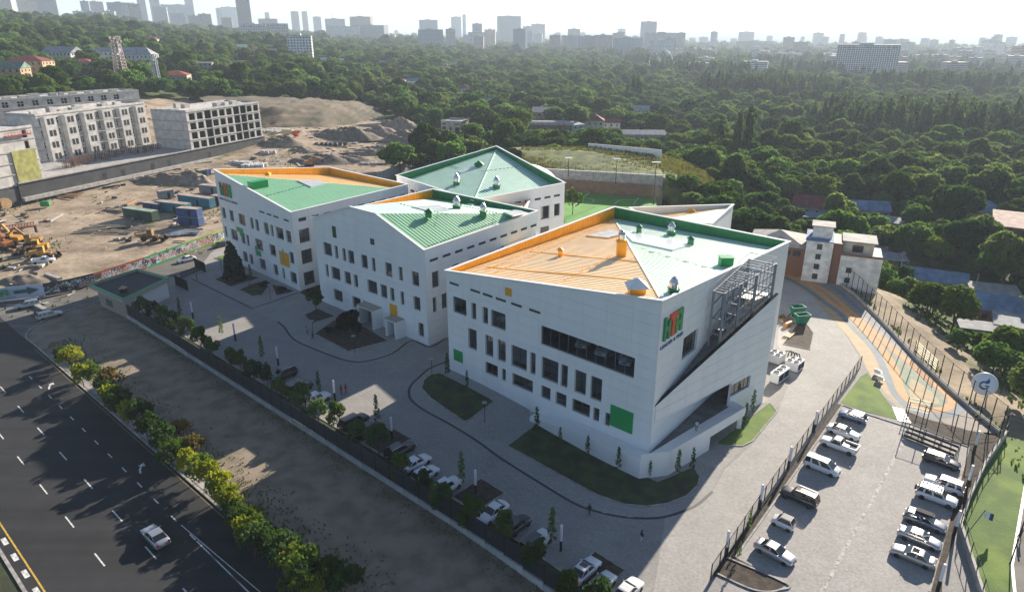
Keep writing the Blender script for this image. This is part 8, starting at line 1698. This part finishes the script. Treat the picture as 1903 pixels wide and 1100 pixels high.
def verge_pos(g):
    if g.random() < .45: s = abs(g.normal(0, 1.2)) + .3; q = FN(g.uniform(-52, 75), -s); return (*q, gz(*q), .8)
    if g.random() < .75: s = abs(g.normal(0, 2.6)) + 1.4; q = RD(g.uniform(-56, 60), -s); return (*q, gz(*q), 1.2)
    t, s = g.uniform(-50, 60), g.uniform(2, 20); q = RD(t, -s); return (*q, gz(*q), .45 if math.sin(t * .23) * math.cos(s * .6) > .45 else 0)
tufts("verge_weeds", "weeds and dry grass tufts growing over the dirt verge", 5200, verge_pos, MATS_WEED, .22, 3)
def bank_pos(g):
    p = V3((g.uniform(4, 84), g.uniform(266, 306), 0)); t = (p.y - 266) / 40; z = 5 + 3 * t if p.x < 60 else 5 + 2 * t - (p.x - 60) * .32; return (p.x, p.y, z, 1.0)
tufts("bank_grass", "tall dry and green grass on the bank above the pitch", 6000, bank_pos, leaf_mat("leaves_bank", (.10, .12, .02), (.22, .22, .05), .35, .12, .1), .6, 4)
def slope_pos(g):
    y = g.uniform(60, 230); x = 64 + g.uniform(0, 60); rd = rim_dist(x, y)
    if rd < .8: return (0, 0, 0, 0)
    k = 1 if (rd > 11 or rd < 3.5) and math.sin(x * .31 + y * .17) + math.sin(y * .4) > -.6 else 0
    return (x, y, terr(x, y), k)
tufts("slope_grass", "rough grass on the slope beyond the track wall", 6000, slope_pos, LF['bright'], .55, 5)
# litter of the building site: broken blocks, boards and stones too small to pick apart
gS = random.Random(9); db = MB(); nS = 0
SX = [p[0] for p in SITE]; SY = [p[1] for p in SITE]
while nS < 2600:
    x, y = gS.uniform(min(SX), max(SX)), gS.uniform(min(SY), max(SY))
    if not in_poly(x, y, SITE) or math.sin(x * .13) * math.cos(y * .11) + gS.uniform(-.6, .6) < .1: nS += .25; continue
    a = gS.uniform(0, 3.1); k = gS.choice([.25, .35, .5, .8]); L_ = k * gS.choice([1, 1, 1.5, 5]); z = terr(x, y) - .1
    db.obox((x, y, z + k * .2), (math.cos(a) * L_, math.sin(a) * L_, gS.uniform(-.1, .1) * L_), (-math.sin(a) * k * .6, math.cos(a) * k * .6, 0), (0, 0, k * .35), gS.choice([0, 0, 1, 2, 3])); nS += 1
tag(db.build("site_litter", [M_CONC, MATS["heap_soil_1"], MATS["old_board"], M_DARK]), "stones boards and broken blocks strewn over the building site", "rubble", None, "stuff")
def site_pos(g):
    x, y = g.uniform(min(SX), max(SX)), g.uniform(min(SY), max(SY))
    return (x, y, terr(x, y) - .05, 1.0 if in_poly(x, y, SITE) and math.sin(x * .09 + 1) * math.cos(y * .07) > .45 else 0)
tufts("site_weeds", "patches of weeds on the building site", 9000, site_pos, MATS_WEED, .6, 6)
# ------------------------------------------------------------------ the wood
for u in range(400, 720, 25):
    p_ = TP(u, 214); exc(p_, 15)
def blocked(x, y, r=0):
    d = math.hypot(x, y)
    rd = rim_dist(x, y)
    if d < 290 and rd < 13: return True
    if x < 52 and y < 262 and x > -95 and d < 300: return True
    if in_poly(x, y, SITE): return True
    for ex, ey, er, see in EXC:
        dx, dy = x - ex, y - ey
        if dx * dx + dy * dy < (er + r) ** 2: return True
    return False
SEE = [(ex, ey, er, see, math.hypot(ex, ey)) for ex, ey, er, see in EXC if see is not None]
def head_room(x, y, z):
    """how tall a tree may stand here without hiding the house behind it"""
    best = 99.0; d = math.hypot(x, y)
    for ex, ey, er, see, l in SEE:
        t = (x * ex + y * ey) / l
        if 0 < l - t < 130 and abs(x * ey - y * ex) / l < er * .62: best = min(best, see + (CAMH - see) * (l - t) / l - z)
    return best
pts = []; gW = np.random.default_rng(77); d = 118.0
while d < 4800:
    sp = 6.6 if d < 480 else (8.2 if d < 1000 else (11 if d < 1800 else 18)); na2 = int(2 * R(44) * d / sp)
    for k in range(na2):
        a = -R(44) + 2 * R(44) * (k + gW.uniform(-.4, 1.4)) / na2; dd = d + gW.uniform(-.5, .5) * sp; x, y = dd * math.sin(a), dd * math.cos(a)
        u = CXP + FPX * .94 * x / y
        if dd < 250 and x < 60: continue
        if dd > 1250 and gW.random() < (.45 if u > 1250 else .2) + (dd - 1250) / 9000: continue
        if dd < 1000 and gW.random() < .10: continue
        if blocked(x, y, 1.0): continue
        pop = (math.sin(x * .012 + 1) * math.sin(y * .019 + x * .004) > .55) and x > 120 and dd > 340
        s = gW.uniform(.75, 1.25) * (1.0 if dd < 1000 else 1.25 if dd < 1800 else 1.8)
        if pop: kd, w_, h_ = 4, 4.3 * s, gW.uniform(17, 23) * min(s, 1.2)
        else:
            q = math.sin(x * .02) + math.cos(y * .017) + gW.normal() * .8; kd = int(gW.choice([0, 1, 2, 5])) if q < .55 else int(gW.choice([3, 6, 1])); w_ = (gW.uniform(3.0, 5.6) if gW.random() < .75 else gW.uniform(5.6, 7.6)) * s; h_ = w_ * gW.uniform(1.5, 2.3)
        if dd < 200: w_ *= .82; h_ *= .82
        z_ = terr(x, y); hr = head_room(x, y, z_) if dd < 1500 else 99
        if hr < 2.0: continue
        if hr < h_ * 1.06:
            k_ = hr / (h_ * 1.06); h_ *= k_; w_ *= max(k_, .45)
            if kd == 4: kd = 1; w_ = h_ * .55
        pts.append((dd, x, y, terr(x, y), kd, w_, h_, gW.uniform(0, 6.28)))
    d += sp * .92
# shrubs right behind the bank and along the site rim
for k in range(130):
    t = k / 130; x = -30 + 130 * t + gW.uniform(-4, 4); y = 345 - 50 * t + gW.uniform(-10, 12) - (18 if x > 70 else 0)
    if any((x - ex) ** 2 + (y - ey) ** 2 < (er * .6) ** 2 for ex, ey, er, see in EXC): continue
    w_ = min(gW.uniform(2.6, 4.4), head_room(x, y, terr(x, y)) / 1.8)
    if w_ < .8: continue
    pts.append((math.hypot(x, y), x, y, terr(x, y), int(gW.choice([1, 3, 6, 3])), w_, w_ * 1.7, gW.uniform(0, 6)))
def vis(p):
    dz = p[3] + p[6] * .6 - CAMH; c_, s_ = math.cos(PITCH), math.sin(PITCH); dep = p[2] * c_ - dz * s_; return CXP + FPX * p[1] / dep, CYP - FPX * (p[2] * s_ + dz * c_) / dep
pts.sort(key=lambda q: q[0]); inview = [q for q in pts if -40 < vis(q)[0] < 1943 and vis(q)[1] < 1150]
near_, used_ = inview[:300], set(id(q) for q in inview[:300])
LBL = ["dark green broad tree", "spreading dark green tree", "olive green tree", "bright green spreading tree", "tall slender poplar", "spreading olive tree", "bright green round tree"]
proto_crown = {}; NEARO = []
for q in near_:
    dd, x, y, z, kd, w_, h_, rz = q; k0 = PROTO[kd][0]; u, v = vis(q)
    where = "in the valley right of the track" if x > 62 and y < 260 else ("behind the sports pitch bank" if x > -20 else "at the rim of the building site")
    T = tree("poplar_tree" if kd == 4 else "broadleaf_tree", LBL[kd] + " " + where, "tree", V3((x, y, z)), CRN[kd], k0, w_, h_, h_ * .12, LBL[kd] + " group " + where, rz)
    NEARO.append((q, T))
    proto_crown.setdefault(kd, T.children[0] if T.children[0].name.startswith("crown") else T.children[1])
grp = {}
for q, T in NEARO: grp.setdefault(T["label"], []).append((vis(q)[0], T))
for l_, L_ in grp.items():
    if len(L_) > 1:
        for k, (u, T) in enumerate(sorted(L_, key=lambda c: c[0])): a_, b_ = l_.split(" tree ", 1) if " tree " in l_ else l_.split(" poplar ", 1); T["label"] = "%s %s, %s from left, %s" % (a_, "tree" if " tree " in l_ else "poplar", ORD(k + 1), b_)
rest = [q for q in pts if id(q) not in used_]
for kd in range(len(PROTO)):
    if kd not in proto_crown:
        p = TP(1500 + kd * 20, 300); T = tree("poplar_tree" if kd == 4 else "broadleaf_tree", LBL[kd] + " standing in the dense wood", "tree", p, CRN[kd], PROTO[kd][0], 4.5, 14, 1.5); proto_crown[kd] = [c for c in T.children if c.name.startswith("crown")][0]
me = bpy.data.meshes.new("wood"); me.from_pydata([(q[1], q[2], q[3] + .06 * q[6]) for q in rest], [], [])
for nm_, typ, val in (("kind", 'INT', [q[4] for q in rest]), ("turn", 'FLOAT', [q[7] for q in rest])): me.attributes.new(nm_, typ, 'POINT').data.foreach_set("value", val)
me.attributes.new("size", 'FLOAT_VECTOR', 'POINT').data.foreach_set("vector", [c for q in rest for c in (q[5], q[5], q[6] / 2)])
wood = tag(ob("wood", me), "dense dark green wood stretching to the city", "wood", None, "stuff")
ng = bpy.data.node_groups.new("wood_nodes", 'GeometryNodeTree'); ng.interface.new_socket("Geometry", in_out='INPUT', socket_type='NodeSocketGeometry'); ng.interface.new_socket("Geometry", in_out='OUTPUT', socket_type='NodeSocketGeometry')
gi, go_ = ng.nodes.new("NodeGroupInput"), ng.nodes.new("NodeGroupOutput"); jn = ng.nodes.new("GeometryNodeJoinGeometry")
def gattr(nm_, typ): q = ng.nodes.new("GeometryNodeInputNamedAttribute"); q.data_type = typ; q.inputs[0].default_value = nm_; return q.outputs[0]
ak, at_, as_ = gattr("kind", 'INT'), gattr("turn", 'FLOAT'), gattr("size", 'FLOAT_VECTOR'); cx_ = ng.nodes.new("ShaderNodeCombineXYZ"); ng.links.new(at_, cx_.inputs[2])
for kd, co in proto_crown.items():
    oi = ng.nodes.new("GeometryNodeObjectInfo"); oi.inputs[0].default_value = co; oi.transform_space = 'ORIGINAL'; oi.inputs[1].default_value = True
    cm_ = ng.nodes.new("FunctionNodeCompare"); cm_.data_type = 'INT'; cm_.operation = 'EQUAL'; ng.links.new(ak, [s for s in cm_.inputs if s.type == 'INT'][0]); [s for s in cm_.inputs if s.type == 'INT'][1].default_value = kd
    ip = ng.nodes.new("GeometryNodeInstanceOnPoints"); ng.links.new(gi.outputs[0], ip.inputs["Points"]); ng.links.new(cm_.outputs[0], ip.inputs["Selection"]); ng.links.new(oi.outputs["Geometry"], ip.inputs["Instance"]); ng.links.new(cx_.outputs[0], ip.inputs["Rotation"]); ng.links.new(as_, ip.inputs["Scale"]); ng.links.new(ip.outputs[0], jn.inputs[0])
ng.links.new(jn.outputs[0], go_.inputs[0]); wood.modifiers.new("wood", 'NODES').node_group = ng
print("WOOD", len(rest), "NEAR", len(near_), "near to", near_[-1][0])
# air
hz_ = MB().box(-14000, -300, -60, 14000, 16000, 215); hm = bpy.data.materials.new("haze_air"); hm.use_nodes = True; n = hm.node_tree.nodes; n.remove(n["Principled BSDF"]); pv = n.new("ShaderNodeVolumePrincipled"); pv.inputs["Color"].default_value = (.74, .87, 1.0, 1); pv.inputs["Density"].default_value = 0.00016; pv.inputs["Anisotropy"].default_value = 0.12
hm.node_tree.links.new(pv.outputs[0], n["Material Output"].inputs["Volume"]); hz_ = hz_.build("haze", hm); hz_["kind"] = "stuff"
